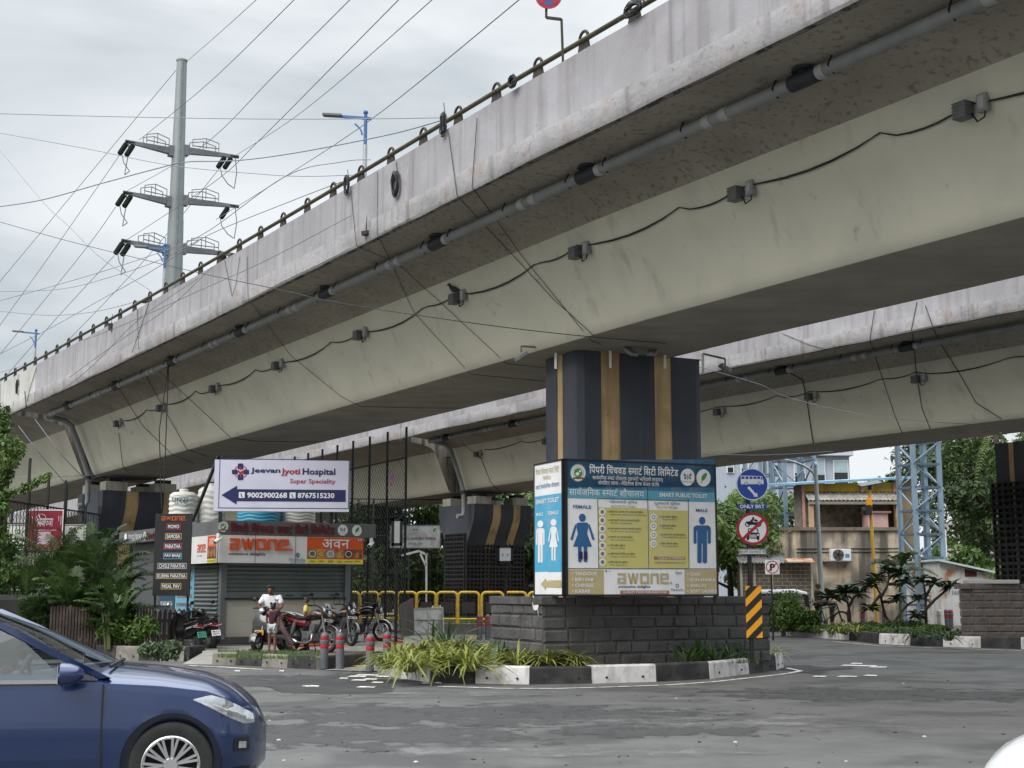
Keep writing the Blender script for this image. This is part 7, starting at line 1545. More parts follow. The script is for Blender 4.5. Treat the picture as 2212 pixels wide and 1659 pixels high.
man = std(pelvis=(-.12, 0, .80), chest=(-.02, 0, 1.13), neck=(.03, 0, 1.30), head=(.10, 0, 1.42), face=(1, .1, -.55), sh_l=(0, .19, 1.24), el_l=(.06, .27, 1.02), wr_l=(.24, .20, .92), sh_r=(0, -.19, 1.24), el_r=(.05, -.30, 1.02), wr_r=(.30, -.10, .98), hip_l=(-.10, .11, .78), kn_l=(.26, .34, .55), an_l=(.20, .62, .10), toe_l=(.33, .68, .04), hip_r=(-.10, -.11, .78), kn_r=(.28, -.30, .52), an_r=(.14, -.34, .09), toe_r=(.28, -.38, .03))
person('balding man in a white shirt sitting astride a scooter, looking down', (mq.x, mq.y + .05, .2), mrz, 1.74, man, SHW, MAUV, SHOE, hairstyle='thin', sleeves=.6, build=1.08)
gq = G(587, 1412, .2)
person('girl in a plum top and pale print shorts seen from behind', (gq.x, gq.y, .2), math.radians(82), 1.15, std(el_l=(.02, .22, 1.13), wr_l=(.14, .20, .98), head=(.03, .0, 1.57), wr_r=(.03, -.235, .87)), PLUM, PRINT, None, hairstyle='buns', sleeves=.5, shorts=True, build=1.08)
bq2 = W(662, 1380, 33.6)
person('boy in a yellow T-shirt behind the motorcycles, looking up sideways', (bq2.x, bq2.y, .2), math.radians(172), 1.28, std(face=(1, .1, .15), wr_l=(.12, .20, .95), wr_r=(.16, -.17, .98), el_r=(-.02, -.22, 1.12)), YEL, DKG, SHOE, sleeves=.55)
pq = W(1768, 1330, 50.2)
person('young man in a dark brown shirt standing by the bicycle', (pq.x, pq.y, .24), math.radians(10), 1.66, std(el_r=(.02, -.22, 1.13), wr_r=(.16, -.16, .97), wr_l=(.18, .15, .98), face=(1, -.25, -.1)), OLV, DENIM, SHOE, sleeves=.55)
pq = W(1798, 1330, 49.9)
person('person in dark clothes bending over the bicycle behind the low tree', (pq.x, pq.y, .24), math.radians(175), 1.66, std(chest=(.34, 0, 1.04), neck=(.47, 0, 1.02), head=(.60, 0, .97), face=(.6, 0, -1), sh_l=(.40, .17, 1.0), el_l=(.46, .2, .76), wr_l=(.55, .14, .56), sh_r=(.40, -.17, 1.0), el_r=(.44, -.2, .76), wr_r=(.52, -.14, .54), pelvis=(0, 0, .95)), DKG, DENIM, SHOE, sleeves=1.0)
cm = Matrix.Rotation(CARPHI, 4, 'Z'); dp_ = car.location + cm @ V(-1.78, -.36, 0)
drv = std(pelvis=(0, 0, .62), chest=(-.10, 0, .94), neck=(-.12, 0, 1.10), head=(-.08, 0, 1.24), sh_l=(-.10, .18, 1.04), el_l=(.16, .24, .86), wr_l=(.44, .15, .97), sh_r=(-.10, -.18, 1.04), el_r=(.16, -.25, .84), wr_r=(.44, -.16, .97), hip_l=(.02, .10, .60), kn_l=(.44, .14, .66), an_l=(.70, .12, .36), toe_l=(.82, .12, .38), hip_r=(.02, -.10, .60), kn_r=(.44, -.14, .66), an_r=(.70, -.12, .36), toe_r=(.82, -.12, .38))
person('driver of the blue sedan with both hands on the steering wheel', (dp_.x, dp_.y, 0), CARPHI, 1.7, drv, mat('grey_shirt', (.2, .2, .21), .85), DKG, SHOE, sleeves=.6)
# bollards, rails, boards
BOLG = mat('bollard_grey_paint', (.095, .105, .12), .6, var=.12, scale=4, bump=.1, stain=(.18, .175, .165), sscale=5, sstr=.4, speck=(.3, .29, .27), spk=.4, spscale=18, spthr=(.68, .74)); BOLR = mat('bollard_red_band', (.40, .018, .03), .5, var=.15, scale=6, stain=(.2, .03, .03), sscale=6, sstr=.6); BOLW = mat('pale_concrete_bollard', (.42, .41, .37), .8, var=.2, scale=5)
def bollard(loc, label, grp, m=BOLG, bands=True, lean=0):
 t = thing('bollard', label, 'bollard', loc, grp, local=True); t.rotation_euler = (lean, lean * .6, 0); b = MB(); b.lathe(V(0, 0, 0), [(.085, 0), (.085, .40), (.082, .41)] + [(.085 * math.cos(a), .66 + .085 * math.sin(a)) for a in np.linspace(0, math.pi / 2 - .05, 6)], 20); b.build('post', m, t, smooth=40)
 for z in (.50,): b = MB(); b.lathe(V(0, 0, z), [(.084, 0), (.095, .01), (.095, .075), (.084, .085)], 20); b.build('collar', m, t, smooth=35)
 if bands:
  for z in (.415, .59): b = MB(); b.lathe(V(0, 0, z), [(.0855, 0), (.087, .004), (.087, .076), (.0855, .08)], 20, cap=False); b.build('band', BOLR, t, smooth=35)
 return t
GB = 'grey bollards with red bands'
for px, py, s, l in ((699.6, 1444, 'grey bollard with two red bands at the end of the motorcycle kerb', .02), (734, 1445, 'grey bollard with one faded band, beside the walkway kerb', -.02), (798.6, 1450, 'grey bollard with red bands standing alone on the walkway', .01), (836, 1441, 'grey bollard half hidden by the spiky yellow plants', -.01)):
 q = G(px, py, .02); bollard((q.x, q.y, .02), s, GB, lean=l)
for px, s in ((1036, 'thin distant grey bollard, on its own side of the pair by the stone wall'), (1054, 'distant grey bollard of the pair touching the stone wall')):
 q = W(px, 1330, 40.5); bollard((q.x, q.y, .2), s, GB)
rb = [(1691.5, 50.5, 0, 1, 'grey bollard at the road end of the planted strip'), (1755, 50.8, .22, 1, 'grey bollard behind the bicycle wheel'), (1834, 51, .22, 1, 'grey bollard under the low frangipani crown'), (1862, 51, .22, 1, 'leaning grey bollard between the two low trees'), (1910, 52, .22, 1, 'grey bollard beside the yellow signal pole'), (1996, 50, .22, 0, 'pale concrete bollard before the lattice tower'), (2029, 50, .22, 0, 'second pale concrete bollard, by the tower foot'), (2045, 51.5, .22, 1, 'red banded bollard of the close pair near the stone wall'), (2054, 51, .22, 1, 'right hand bollard of the close pair near the stone wall')]
rb[8] = (2054, 51, .22, 1, 'bollard of the close pair that touches the stone wall')
for px, d, z, bd, s in rb: q = W(px, 1330, d); bollard((q.x, q.y, z), s, GB if bd else 'pale concrete bollards', BOLG if bd else BOLW, bool(bd), lean=.06 if 'leaning' in s else 0)
RAILY = mat('yellow_rail_paint', (.62, .40, .03), .5, var=.12, scale=4, stain=(.30, .22, .09), sscale=2.5, sstr=.6); PLQ = mat('dark_rail_plate', (.035, .033, .031), .7)
panels = [(752, 776), (779, 817), (819.5, 855), (859, 899), (900.5, 941), (944, 987.5), (989.8, 1035), (1041, 1087), (1089.5, 1137), (1142, 1188)]
nmr = ['yellow tube railing partly hidden by the kiosk post', 'dusty yellow railing panel next to the kiosk', 'dusty yellow railing panel, second from the kiosk', 'yellow railing panel behind the leaning dark board', 'yellow railing panel above the broken white boards', 'bright yellow railing panel below the trellis pier', 'bright yellow railing panel with weeds at its foot', 'yellow railing panel behind the two distant bollards', 'yellow railing panel in front of the passing bus', 'yellow railing panel ending behind the toilet sign']
for k, ((x0, x1), s) in enumerate(zip(panels, nmr)):
 d = 54.2 - .28 * k; a, e = W(x0, 1300, d), W(x1, 1300, d - .1); a.z = e.z = .40; u = (e - a).normalized(); L = (e - a).length; h = 1.17; R = .16; t = thing('railing', s, 'railing', (a + e) / 2, 'yellow railings on the median'); b = MB()
 b.tube([a] + [a + u * (R - R * math.cos(q)) + V(0, 0, h - R + R * math.sin(q)) for q in np.linspace(0, math.pi / 2, 6)] + [e - u * (R - R * math.sin(q)) + V(0, 0, h - R + R * math.cos(q)) for q in np.linspace(0, math.pi / 2, 6)] + [e], .055, 10); b.tube([a + V(0, 0, .17), e + V(0, 0, .17)], .042, 8); b.build('tube_frame', RAILY, t, smooth=50)
 b = MB(); n = 9
 for i in range(1, n): p = a + u * (L * i / n); b.beam(p + V(0, .05, .17), p + V(0, .05, h - .08), .018)
 b.build('bars', BLACK, t); b = MB(); c = (a + e) / 2 + V(0, -.02, .60); b.box(c, (L * .62, .015, .42), M3=Matrix((u, V(-u.y, u.x, 0), V(0, 0, 1))).transposed()); b.build('plate', PLQ, t)
BRD = mat('grimy_white_board', (.47, .46, .43), .7, var=.15, scale=3, stain=(.16, .13, .09), sscale=2.2, sstr=.85, sthr=(.48, .6)); WOODD = mat('dark_ply_board', (.060, .050, .042), .85, var=.25, scale=4, streak=(.03, .025, .02), stk=.6, stscale=(8, 8, .6))
q0, q1 = G(897, 1369, .2), G(954, 1372, .2); q1.y = q0.y; dz = .9; t = thing('broken_board', 'grimy white framed board dumped upright beside the railing', 'discarded board', q0); b = MB(); top = V(-.06, .2, .84); b.prism([q0, q1, q1 + top + V(0, 0, .04), q0 + top], V(0, .03, 0)); b.build('panel', BRD, t, fix=True); b = MB(); w = q1 - q0
for f in (0, .5, 1): b.beam(q0 + w * f - V(0, .015, 0), q0 + w * f + top - V(0, .015, -.04 * f), .03)
for f in (.02, .55, 1): b.beam(q0 + top * f - V(0, .015, 0), q1 + top * f - V(0, .015, 0), .03)
b.build('frame', mat('weathered_aluminium', (.40, .40, .39), .5), t)
q0, q1 = G(866, 1378, .2), G(893, 1371, .2); t = thing('broken_board', 'dark brown board leaning on its edge next to the white one', 'discarded board', q0); top = V(-.10, .12, .98); b = MB(); b.prism([q0, q1, q1 + top + V(.06, 0, .22), q0 + top], V(.02, .04, 0)); b.build('panel', WOODD, t, fix=True); b = MB()
for f in (.02, .40, .98): b.beam(q0 + top * f - V(0, .02, 0), q1 + top * f + V(.03 * f, -.02, .10 * f), .035)
b.build('batten', BLACK, t)
PIPR = mat('red_plastic_pipe', (.42, .06, .025), .5, var=.12)
for L, s in (([(600, 1400), (660, 1398), (735, 1395)], 'red plastic pipe lying along the kiosk plinth'), ([(790, 1378), (830, 1384), (868, 1390)], 'red plastic pipe behind the spoked motorcycle'), ([(806, 1385), (840, 1378), (870, 1383)], 'second red pipe curving past the dark board')):
 pts = [G(a, c, .22) + V(0, 0, .04) for a, c in L]; b = MB(); b.tube([pts[0], pts[0].lerp(pts[1], .5), pts[1], pts[1].lerp(pts[2], .5), pts[2]], .035, 8); t = thing('red_pipe', s, 'pipe', pts[0]); b.build('pipe', PIPR, t, smooth=60)
# sports cage, tall black fence
CAGE = P('cage_black_steel', (.012, .016, .016), .6)
def fence(label, pts, ztops, z0, nb, rails, mesh=None, post=.08, name='cage_fence', bars=0):
 t = thing(name, label, 'fence', (pts[0].x, pts[0].y, z0));
 for i in range(len(pts) - 1):
  p, q = pts[i], pts[i + 1]
  for k in range(nb[i] + (1 if i == len(pts) - 2 else 0)):
   c = p.lerp(q, k / nb[i]); zt = ztops[i] + (ztops[i + 1] - ztops[i]) * k / nb[i]; b = MB(); b.beam(V(c.x, c.y, z0), V(c.x, c.y, zt), post); b.build('post', CAGE, t)
  b = MB()
  for z in rails: b.beam(V(p.x, p.y, z), V(q.x, q.y, z), .045)
  if bars:
   for k in range(bars[i]): c = p.lerp(q, k / bars[i]); b.beam(V(c.x, c.y, z0), V(c.x, c.y, rails[-1]), .018)
  b.build('rail', CAGE, t)
  if mesh:
   b = MB(); L = (q - p).length; H = mesh[1] - mesh[0]; u = (q - p).normalized(); s = .22; n = int((L + H) / s)
   for sgn in (1, -1):
    for k in range(n):
     x0 = k * s - (H if sgn > 0 else 0); a0, a1 = max(0, x0), min(L, x0 + H)
     if a1 > a0:
      za, zb_ = (mesh[0] + (a0 - x0), mesh[0] + (a1 - x0)) if sgn > 0 else (mesh[1] - (a0 - x0), mesh[1] - (a1 - x0)); b.beam(p + u * a0 + V(0, 0, za - p.z), p + u * a1 + V(0, 0, zb_ - p.z), .008)
   b.build('wire_mesh', CAGE, t)
 return t
c0, c1, c2_ = W(875, 1200, 45.2), W(604, 1200, 56.5), W(1150, 1200, 52);
for q in (c0, c1, c2_): q.z = 0
zt0, zt1 = W(875, 922, 45.2).z, W(624, 991, 56).z; fence('tall black mesh cage fence rising behind the kiosk and billboard', [c1, c0], [zt1, zt0], .0, [8], [.3, 2.2, 4.1, 6.0], (.3, 6.0), .075)
far0, far1 = V(-11.5, 63.5, 0), V(8.5, 66.5, 0); fence('black grid fence of the sports court behind the trellis pier', [far0, far1], [5.9, 5.9], .2, [12], [.4, 1.3, 2.6, 4.2, 5.9], None, .09, bars=[60])
lf0, lf1 = W(8, 1200, 41), W(210, 1200, 48.5); lf0.z = lf1.z = 0; fence('black cage fence at the picture edge behind the palms', [lf0, lf1], [6.0, 4.6], .2, [5], [.4, 1.6, 3.0, 4.3], (.4, 4.3), .07, bars=[30])
t = thing('goal_frame', 'white steel gym frame standing inside the sports court', 'sports frame', V(-4.3, 60.5, 0)); b = MB(); q = W(1050 - 5, 1200, 60);
x0 = W(1043, 1250, 60).x
for a, e in (((868, 1200), (905, 1190)), ((905, 1190), (921, 1198)), ((921, 1195), (921, 1335)), ((908, 1196), (920, 1222))): p_, q_ = W(a[0] , a[1], 60.5), W(e[0], e[1], 60.5); b.beam(p_, q_, .09)
b.build('frame', mat('white_gym_paint', (.34, .34, .34), .6, var=.2), t)
PICK = mat('brown_picket_wood', (.06, .042, .035), .85, var=.2, scale=3, stain=(.14, .11, .095), sscale=3, sstr=.6)
def picket(label, A, B, h, n, z0, pointed=True):
 t = thing('picket_fence', label, 'fence', A); u = (B - A).normalized(); L = (B - A).length; r = random.Random(n); b = MB()
 for k in range(n):
  p = A + u * (L * k / (n - 1)); w = L / n * .36; hh = h + r.uniform(-.03, .03); p = V(p.x, p.y, z0)
  b.prism([p - u * w, p + u * w, p + u * w + V(0, 0, hh - .08), p + V(0, 0, hh), p - u * w + V(0, 0, hh - .08)] if pointed else [p - u * w, p + u * w, p + u * w + V(0, 0, hh), p - u * w + V(0, 0, hh)], V(-u.y, u.x, 0) * .03)
 b.build('slats', PICK, t, fix=True); b = MB()
 for z in (.3, h - .3): b.beam(A + u * 0 + V(0, .05, z + z0 - A.z), B + V(0, .05, z + z0 - B.z), .03, .07)
 b.build('rails', PICK, t)
a, e = W(335, 1340, 34.3), W(438, 1340, 36.0); a.z = e.z = .2; picket('brown pointed picket fence under the menu board', a, e, .98, 11, .2)
a, e = W(110, 1340, 33.0), W(330, 1340, 33.8); a.z = e.z = .25; picket('dark slatted fence half buried in the palm shrubs', a, e, 1.0, 34, .25, False)
b = MB(); q = W(440, 1330, 35.9); t = thing('fence_post', 'short black post at the end of the picket fence', 'post', V(q.x, q.y, .2)); b.beam(V(q.x, q.y, .2), V(q.x, q.y, 1.15), .07); b.build('post', BLACK, t)
# right hand background
def bxy(b, x0, x1, y0, y1, z0, z1): b.prism([V(x0, y0, z0), V(x1, y0, z0), V(x1, y1, z0), V(x0, y1, z0)], V(0, 0, z1 - z0))
CONC = mat('stained_plaster_wall', (.54, .43, .31), .9, var=.12, scale=1.0, bump=.3, bscale=8, stain=(.16, .145, .125), sstr=.85, sscale=.55, sthr=(.42, .56), streak=(.07, .065, .057), stk=.92, stscale=(1.6, 1.6, .16), stthr=(.46, .62), speck=(.2, .18, .15), spk=.5, spscale=4, detail=8)
BRICK = mat('grey_brown_brick', (.13, .105, .08), .9, var=.3, scale=6, bump=.3); BRK2 = mat('cream_pointing', (.36, .33, .26), .9, var=.15)
DH = 64.0
def hx(px): return W(px, 1250, DH).x
def hz_(py, d=DH): return W(1800, py, d).z
house = thing('house', 'stained beige concrete house with a yellow band and tiled canopy on top', 'house', V(hx(1816), DH, 0))
b = MB(); bxy(b, hx(1722), hx(1944), DH, DH + 4, 0, hz_(1144)); b.prism([V(hx(1722), DH, 0), V(hx(1722), DH, hz_(1144)), V(hx(1684), DH, hz_(1158)), V(hx(1650), DH, hz_(1190)), V(hx(1650), DH, hz_(1214)), V(hx(1700), DH, hz_(1214)), V(hx(1700), DH, 0)][::-1], V(0, 3, 0)); b.build('wall', CONC, house, fix=True)
b = MB(); bxy(b, hx(1686), hx(1948), DH - .12, DH + .2, hz_(1146), hz_(1139)); b.build('parapet_coping', mat('dark_coping', (.15, .12, .10), .9, var=.25), house, fix=True)
for py in (1185.5, 1193): b = MB(); b.tube([V(hx(1722), DH - .03, hz_(py)), V(hx(1944), DH - .03, hz_(py) + .02)], .02, 5); b.build('cable', CABLE, house)
DB = DH - .9; b = MB(); bxy(b, hx(1594), hx(1744), DB, DH + .2, 0, hz_(1216)); bay = b.build('brick_bay', BRICK, house, fix=True); b = MB(); z = 0; k = 0; bw = .42; bh = .17; x0, x1 = hx(1594), hx(1744)
while z < hz_(1216): b.beam(V(x0, DB - .004, z), V(x1, DB - .004, z), .014, .022); z += bh
z = 0
while z < hz_(1216) - bh:
 x = x0 + (bw / 2 if k % 2 else 0)
 while x < x1: b.beam(V(x, DB - .004, z), V(x, DB - .004, z + bh), .02, .014); x += bw
 z += bh; k += 1
b.build('pointing', BRK2, bay)
for px in (1592, 1620, 1657, 1742): b = MB(); bxy(b, hx(px), hx(px + 4.5), DB - .06, DB + .05, 0, hz_(1213)); b.build('pilaster', mat('pale_pilaster', (.40, .38, .30), .9, var=.15), house, fix=True)
CORR = mat('grey_corrugated_sheet', (.17, .17, .165), .7, var=.25, scale=1.5, stain=(.08, .075, .07), sscale=1.2); b = MB(); n = 60; xs_ = np.linspace(hx(1588), hx(1690), n)
b.loft([[V(x, DB - .35, hz_(1216, DB) + .03 * math.sin(i * 1.6)) for i, x in enumerate(xs_)], [V(x, DH + .6, hz_(1186) + .03 * math.sin(i * 1.6)) for i, x in enumerate(xs_)]], closed=False); b.build('corrugated_roof', CORR, house, smooth=60)
b = MB(); xs_ = np.linspace(hx(1687), hx(1745), 40); b.loft([[V(x, DB - .7, hz_(1215, DB) + .02 * math.sin(i * 1.8)) for i, x in enumerate(xs_)], [V(x, DB, hz_(1206, DB) + .02 * math.sin(i * 1.8)) for i, x in enumerate(xs_)]], closed=False); b.build('rusty_awning', mat('rusty_sheet', (.36, .30, .22), .8, var=.2, stain=(.30, .10, .03), sscale=2.5, sstr=.9, sthr=(.42, .55)), house, smooth=60)
DU = DH + 1.6; MUST = mat('mustard_panel', (.52, .33, .02), .6, var=.15, stain=(.36, .24, .05), sscale=.9, sstr=.7, streak=(.18, .12, .04), stk=.6, stscale=(1.5, 1.5, .2)); OCH = mat('ochre_stained_wall', (.22, .16, .085), .9, var=.25, scale=1, stain=(.12, .095, .06), sscale=.7, sstr=.7); STN = mat('rough_stone_wall', (.17, .145, .115), .95, var=.35, scale=5, bump=.8, bscale=7, stain=(.06, .055, .05), sscale=4, sstr=.7)
def ux_(px): return W(px, 1100, DU).x
def uz(py): return W(1800, py, DU).z
b = MB(); bxy(b, ux_(1734), ux_(1930), DU + .3, DU + 2, uz(1144), uz(1044)); b.build('upper_wall', STN, house, fix=True); b = MB(); bxy(b, ux_(1928), ux_(1972), DU - .2, DU + 6, uz(1190), uz(1038)); b.build('side_block', OCH, house, fix=True)
b = MB(); b.prism([V(ux_(1733), DU - .3, uz(1063)), V(ux_(1929), DU - .3, uz(1063)), V(ux_(1929), DU - .3, uz(1043)), V(ux_(1733), DU - .3, uz(1047))], V(0, .4, 0)); b.build('yellow_band', MUST, house, fix=True)
b = MB()
for px in (1733, 1860, 1929): b.beam(V(ux_(px), DU - .34, uz(1140) if px == 1733 else uz(1064)), V(ux_(px), DU - .34, uz(1044)), .12)
b.build('pink_post', mat('faded_pink_paint', (.42, .24, .22), .8, var=.2), house)
b = MB(); b.prism([V(ux_(1700), DU - .9, uz(1051)), V(ux_(1975), DU - .9, uz(1036)), V(ux_(1975), DU + 6, uz(1036) + .5), V(ux_(1700), DU + 6, uz(1051) + .5)], V(0, 0, .1)); b.build('roof_sheet', mat('blue_roof_sheet', (.16, .30, .42), .6, var=.15), house, fix=True)
TILE = mat('old_roof_tile', (.20, .185, .16), .9, var=.35, scale=5, stain=(.32, .31, .27), sscale=4, sstr=.7, bump=.5); b = MB(); xs_ = np.linspace(ux_(1735), ux_(1930), 46); R = []
for k in range(9):
 f = k / 8; R.append([V(x, DU - 1.3 + 1.3 * f, uz(1088) + (uz(1062) - uz(1088)) * f + (.05 if (i + k) % 2 else 0) + (.06 if k % 2 == 0 else 0)) for i, x in enumerate(xs_)])
b.loft(R, closed=False); b.build('tiled_canopy', TILE, house); b = MB(); bxy(b, ux_(1735), ux_(1930), DU - 1.3, DU - 1.1, uz(1093), uz(1087)); b.build('canopy_edge', mat('canopy_concrete', (.19, .17, .145), .9, var=.2), house, fix=True)
for px in (1737, 1921): b = MB(); bxy(b, ux_(px), ux_(px + 9), DU - 1.2, DU - .9, uz(1144), uz(1092)); b.build('column', mat('peach_column', (.40, .27, .17), .9, var=.2), house, fix=True)
b = MB(); bxy(b, ux_(1862), ux_(1912), DU - .05, DU + .32, uz(1139), uz(1098)); w = b.build('window', mat('dark_red_window_frame', (.10, .015, .015), .6), house, fix=True); b = MB(); b.poly([V(ux_(1868), DU - .06, uz(1136)), V(ux_(1908), DU - .06, uz(1136)), V(ux_(1908), DU - .06, uz(1120)), V(ux_(1868), DU - .06, uz(1120))]); b.build('pane', mat('grey_pane', (.16, .18, .19), .3), w)
bxp = W(1896, 1130, DH + .3); t = thing('pink_box', 'small faded pink cabin with a ledge on the house parapet', 'rooftop box', V(bxp.x, DH + .3, hz_(1140))); b = MB(); bxy(b, hx(1881), hx(1925), DH + .1, DH + 1.2, hz_(1139), hz_(1108)); b.build('box', mat('faded_pink_panel', (.45, .29, .27), .8, var=.2, stain=(.3, .14, .12), sscale=2), t, fix=True); b = MB(); bxy(b, hx(1876), hx(1931), DH - .02, DH + 1.3, hz_(1108), hz_(1104)); b.build('lid', mat('brown_ledge', (.2, .12, .10), .8), t, fix=True)
a0 = V(hx(1791.5), DH - .4, hz_(1212)); t = thing('air_conditioner', 'white air conditioner unit on a bracket on the stained wall', 'air conditioner', a0); b = MB(); bxy(b, hx(1791.5), hx(1836), DH - .42, DH - .06, hz_(1212), hz_(1186)); b.build('casing', S('ac_white', (.62, .62, .61), .4), t, fix=True, bevel=.02); c = V((hx(1796) + hx(1820)) / 2, DH - .425, hz_(1199)); R_a = (hx(1820) - hx(1796)) / 2; b = MB(); b.lathe(c, [(R_a, 0), (R_a, .02), (R_a * .3, .03), (.01, .03)], 24, Matrix((V(1, 0, 0), V(0, 0, 1), V(0, -1, 0))).transposed()); b.build('fan_grille', mat('grille_brown', (.09, .075, .065), .6), t, smooth=30); b = MB()
for k in range(5): an = k * 2 * math.pi / 5; b.beam(c - V(0, .035, 0), c + V(math.cos(an) * R_a * .8, -.035, math.sin(an) * R_a * .8), .06, .01, up=(0, 1, 0))
b.build('fan_blades', DARK, t); b = MB(); bxy(b, hx(1823), hx(1832), DH - .43, DH - .40, hz_(1205), hz_(1197)); b.build('blue_label', S('ac_blue', (.05, .2, .5)), t, fix=True); b = MB(); bxy(b, hx(1775), hx(1838), DH - .45, DH, hz_(1214), hz_(1212.5)); b.beam(V(hx(1826), DH - .4, hz_(1213)), V(hx(1826), DH, hz_(1226)), .04); b.build('bracket', GREYM, t, fix=True)
TWB = mat('blue_grey_steel', (.155, .22, .285), .6, var=.15, scale=1, stain=(.20, .25, .29), sscale=1.2, sstr=.5, streak=(.12, .09, .08), stk=.25, stscale=(3, 3, .4))
def lattice(label, c, w, z0, z1, rz, n, inner=True, leg=.24):
 t = thing('lattice_tower', label, 'lattice tower', V(c.x, c.y, z0), rz=rz, local=True); cn = [V(s * w / 2, e * w / 2, 0) for s, e in ((-1, -1), (1, -1), (1, 1), (-1, 1))]; H = z1 - z0
 for p in cn:
  b = MB(); b.beam(p, p + V(0, 0, H), leg, .03); b.beam(p + V(0, leg / 2 * (1 if p.y < 0 else -1), 0), p + V(0, leg / 2 * (1 if p.y < 0 else -1), H), .03, leg); b.build('leg', TWB, t)
 if inner: b = MB(); b.beam(V(0, -w / 2 + .1, 0), V(0, -w / 2 + .1, H), .16, .05); b.build('ladder_channel', TWB, t)
 b = MB(); h = H / n
 for k in range(n + 1):
  for i in range(4): b.beam(cn[i] + V(0, 0, h * k), cn[(i + 1) % 4] + V(0, 0, h * k), .05, .09)
 b.build('brace_lattice', mat('dark_blue_steel', (.07, .10, .135), .6), t); b = MB()
 for k in range(n):
  for i in range(4):
   a, e = (cn[i], cn[(i + 1) % 4]) if (k + i) % 2 else (cn[(i + 1) % 4], cn[i]); b.beam(a + V(0, 0, h * k + .05), e + V(0, 0, h * (k + 1) - .05), .08, .03)
 b.build('diagonal_braces', TWB, t); return t
c = W(1997, 1300, 60.5); lattice('blue lattice steel tower standing whole beside the shed', c, 1.28, 0, 9.2, .28, 9)
c = W(1716, 1100, 74); lattice('blue lattice tower rising behind the beige house', c, 1.7, 0, 11.5, .2, 8)
c = W(1648, 1050, 92); lattice('distant blue lattice tower behind the bus sign', c, 1.7, 0, 14, .5, 9)
BLG = mat('blue_grey_cladding', (.32, .36, .42), .7, var=.06, streak=(.24, .27, .32), stk=.5, stscale=(2, 2, .1)); DBb = 100.0; bb = thing('building', 'pale blue grey building with white framed windows behind the lattice towers', 'building', V(W(1710, 1050, DBb).x, DBb, 0))
def bx2(px): return W(px, 1040, DBb).x
def bz2(py): return W(1710, py, DBb).z
b = MB(); bxy(b, bx2(1556), bx2(1836), DBb, DBb + 14, 0, bz2(985)); b.build('wall', BLG, bb, fix=True); b = MB(); bxy(b, bx2(1690), bx2(1842), DBb - .5, DBb + 14, bz2(985), bz2(968)); b.build('roof', mat('pale_roof_band', (.42, .46, .52), .7), bb, fix=True)
for x0, x1, y0, y1 in ((1570, 1586, 996, 1022), (1660, 1684, 990, 1020), (1715, 1740, 992, 1050), (1764, 1783, 990, 1060), (1800, 1833, 994, 1046), (1600, 1618, 1000, 1022)):
 b = MB(); bxy(b, bx2(x0), bx2(x1), DBb - .12, DBb + .05, bz2(y1), bz2(y0)); w = b.build('window', S('white_window_frame', (.6, .62, .64)), bb, fix=True)
 m = (y0 + y1) / 2; b = MB(); b.poly([V(bx2(x0 + 2), DBb - .13, bz2(m)), V(bx2(x1 - 2), DBb - .13, bz2(m)), V(bx2(x1 - 2), DBb - .13, bz2(y0 + 2)), V(bx2(x0 + 2), DBb - .13, bz2(y0 + 2))]); b.build('pane', mat('pale_glass', (.30, .40, .44), .15), w); b = MB(); b.poly([V(bx2(x0 + 2), DBb - .13, bz2(y1 - 1)), V(bx2(x1 - 2), DBb - .13, bz2(y1 - 1)), V(bx2(x1 - 2), DBb - .13, bz2(m + 1)), V(bx2(x0 + 2), DBb - .13, bz2(m + 1))]); b.build('pane', mat('dark_glass', (.02, .022, .025), .15), w)
DSH = 57.5; sx = lambda px: W(px, 1280, DSH).x; sz = lambda py: W(2090, py, DSH).z
sh = thing('shed', 'rusty white sheet metal shed with faded painted words behind the lattice tower', 'shed', V(sx(2090), DSH, 0)); RSH = mat('rusty_white_sheet', (.50, .50, .49), .7, var=.1, stain=(.33, .13, .035), sscale=.9, sstr=.95, sthr=(.54, .62), streak=(.3, .2, .12), stk=.5, stscale=(2, 2, .3), detail=8)
b = MB(); b.prism([V(sx(2032), DSH, 0), V(sx(2138), DSH, 0), V(sx(2138), DSH, sz(1240)), V(sx(2032), DSH, sz(1213))], V(0, 5, 0)); w = b.build('wall', RSH, sh, fix=True); b = MB(); b.prism([V(sx(2026), DSH - .3, sz(1212)), V(sx(2146), DSH - .3, sz(1238)), V(sx(2146), DSH - .3, sz(1238) + .08), V(sx(2026), DSH - .3, sz(1212) + .08)], V(0, 6, 0)); b.build('roof', mat('pale_green_roof', (.42, .5, .48), .6), sh, fix=True)
b = MB(); b.poly([V(sx(2086), DSH - .01, sz(1246)), V(sx(2112), DSH - .01, sz(1246)), V(sx(2112), DSH - .01, sz(1234)), V(sx(2086), DSH - .01, sz(1229))]); b.build('dark_panel', mat('dark_red_sheet', (.07, .02, .018), .8), w); p = Panel(V(sx(2036), DSH - .005, sz(1288)), V(sx(2092), DSH - .005, sz(1288)), sz(1260), .003); p.text('k', "S, SHOPEE", .1, .05, 1, .42, bold=.015); p.text('k', 'EY FARM', .1, .56, .82, .92, bold=.015); p.done(w, {'k': ('lettering', S('faded_grey_paint', (.15, .18, .19)))})
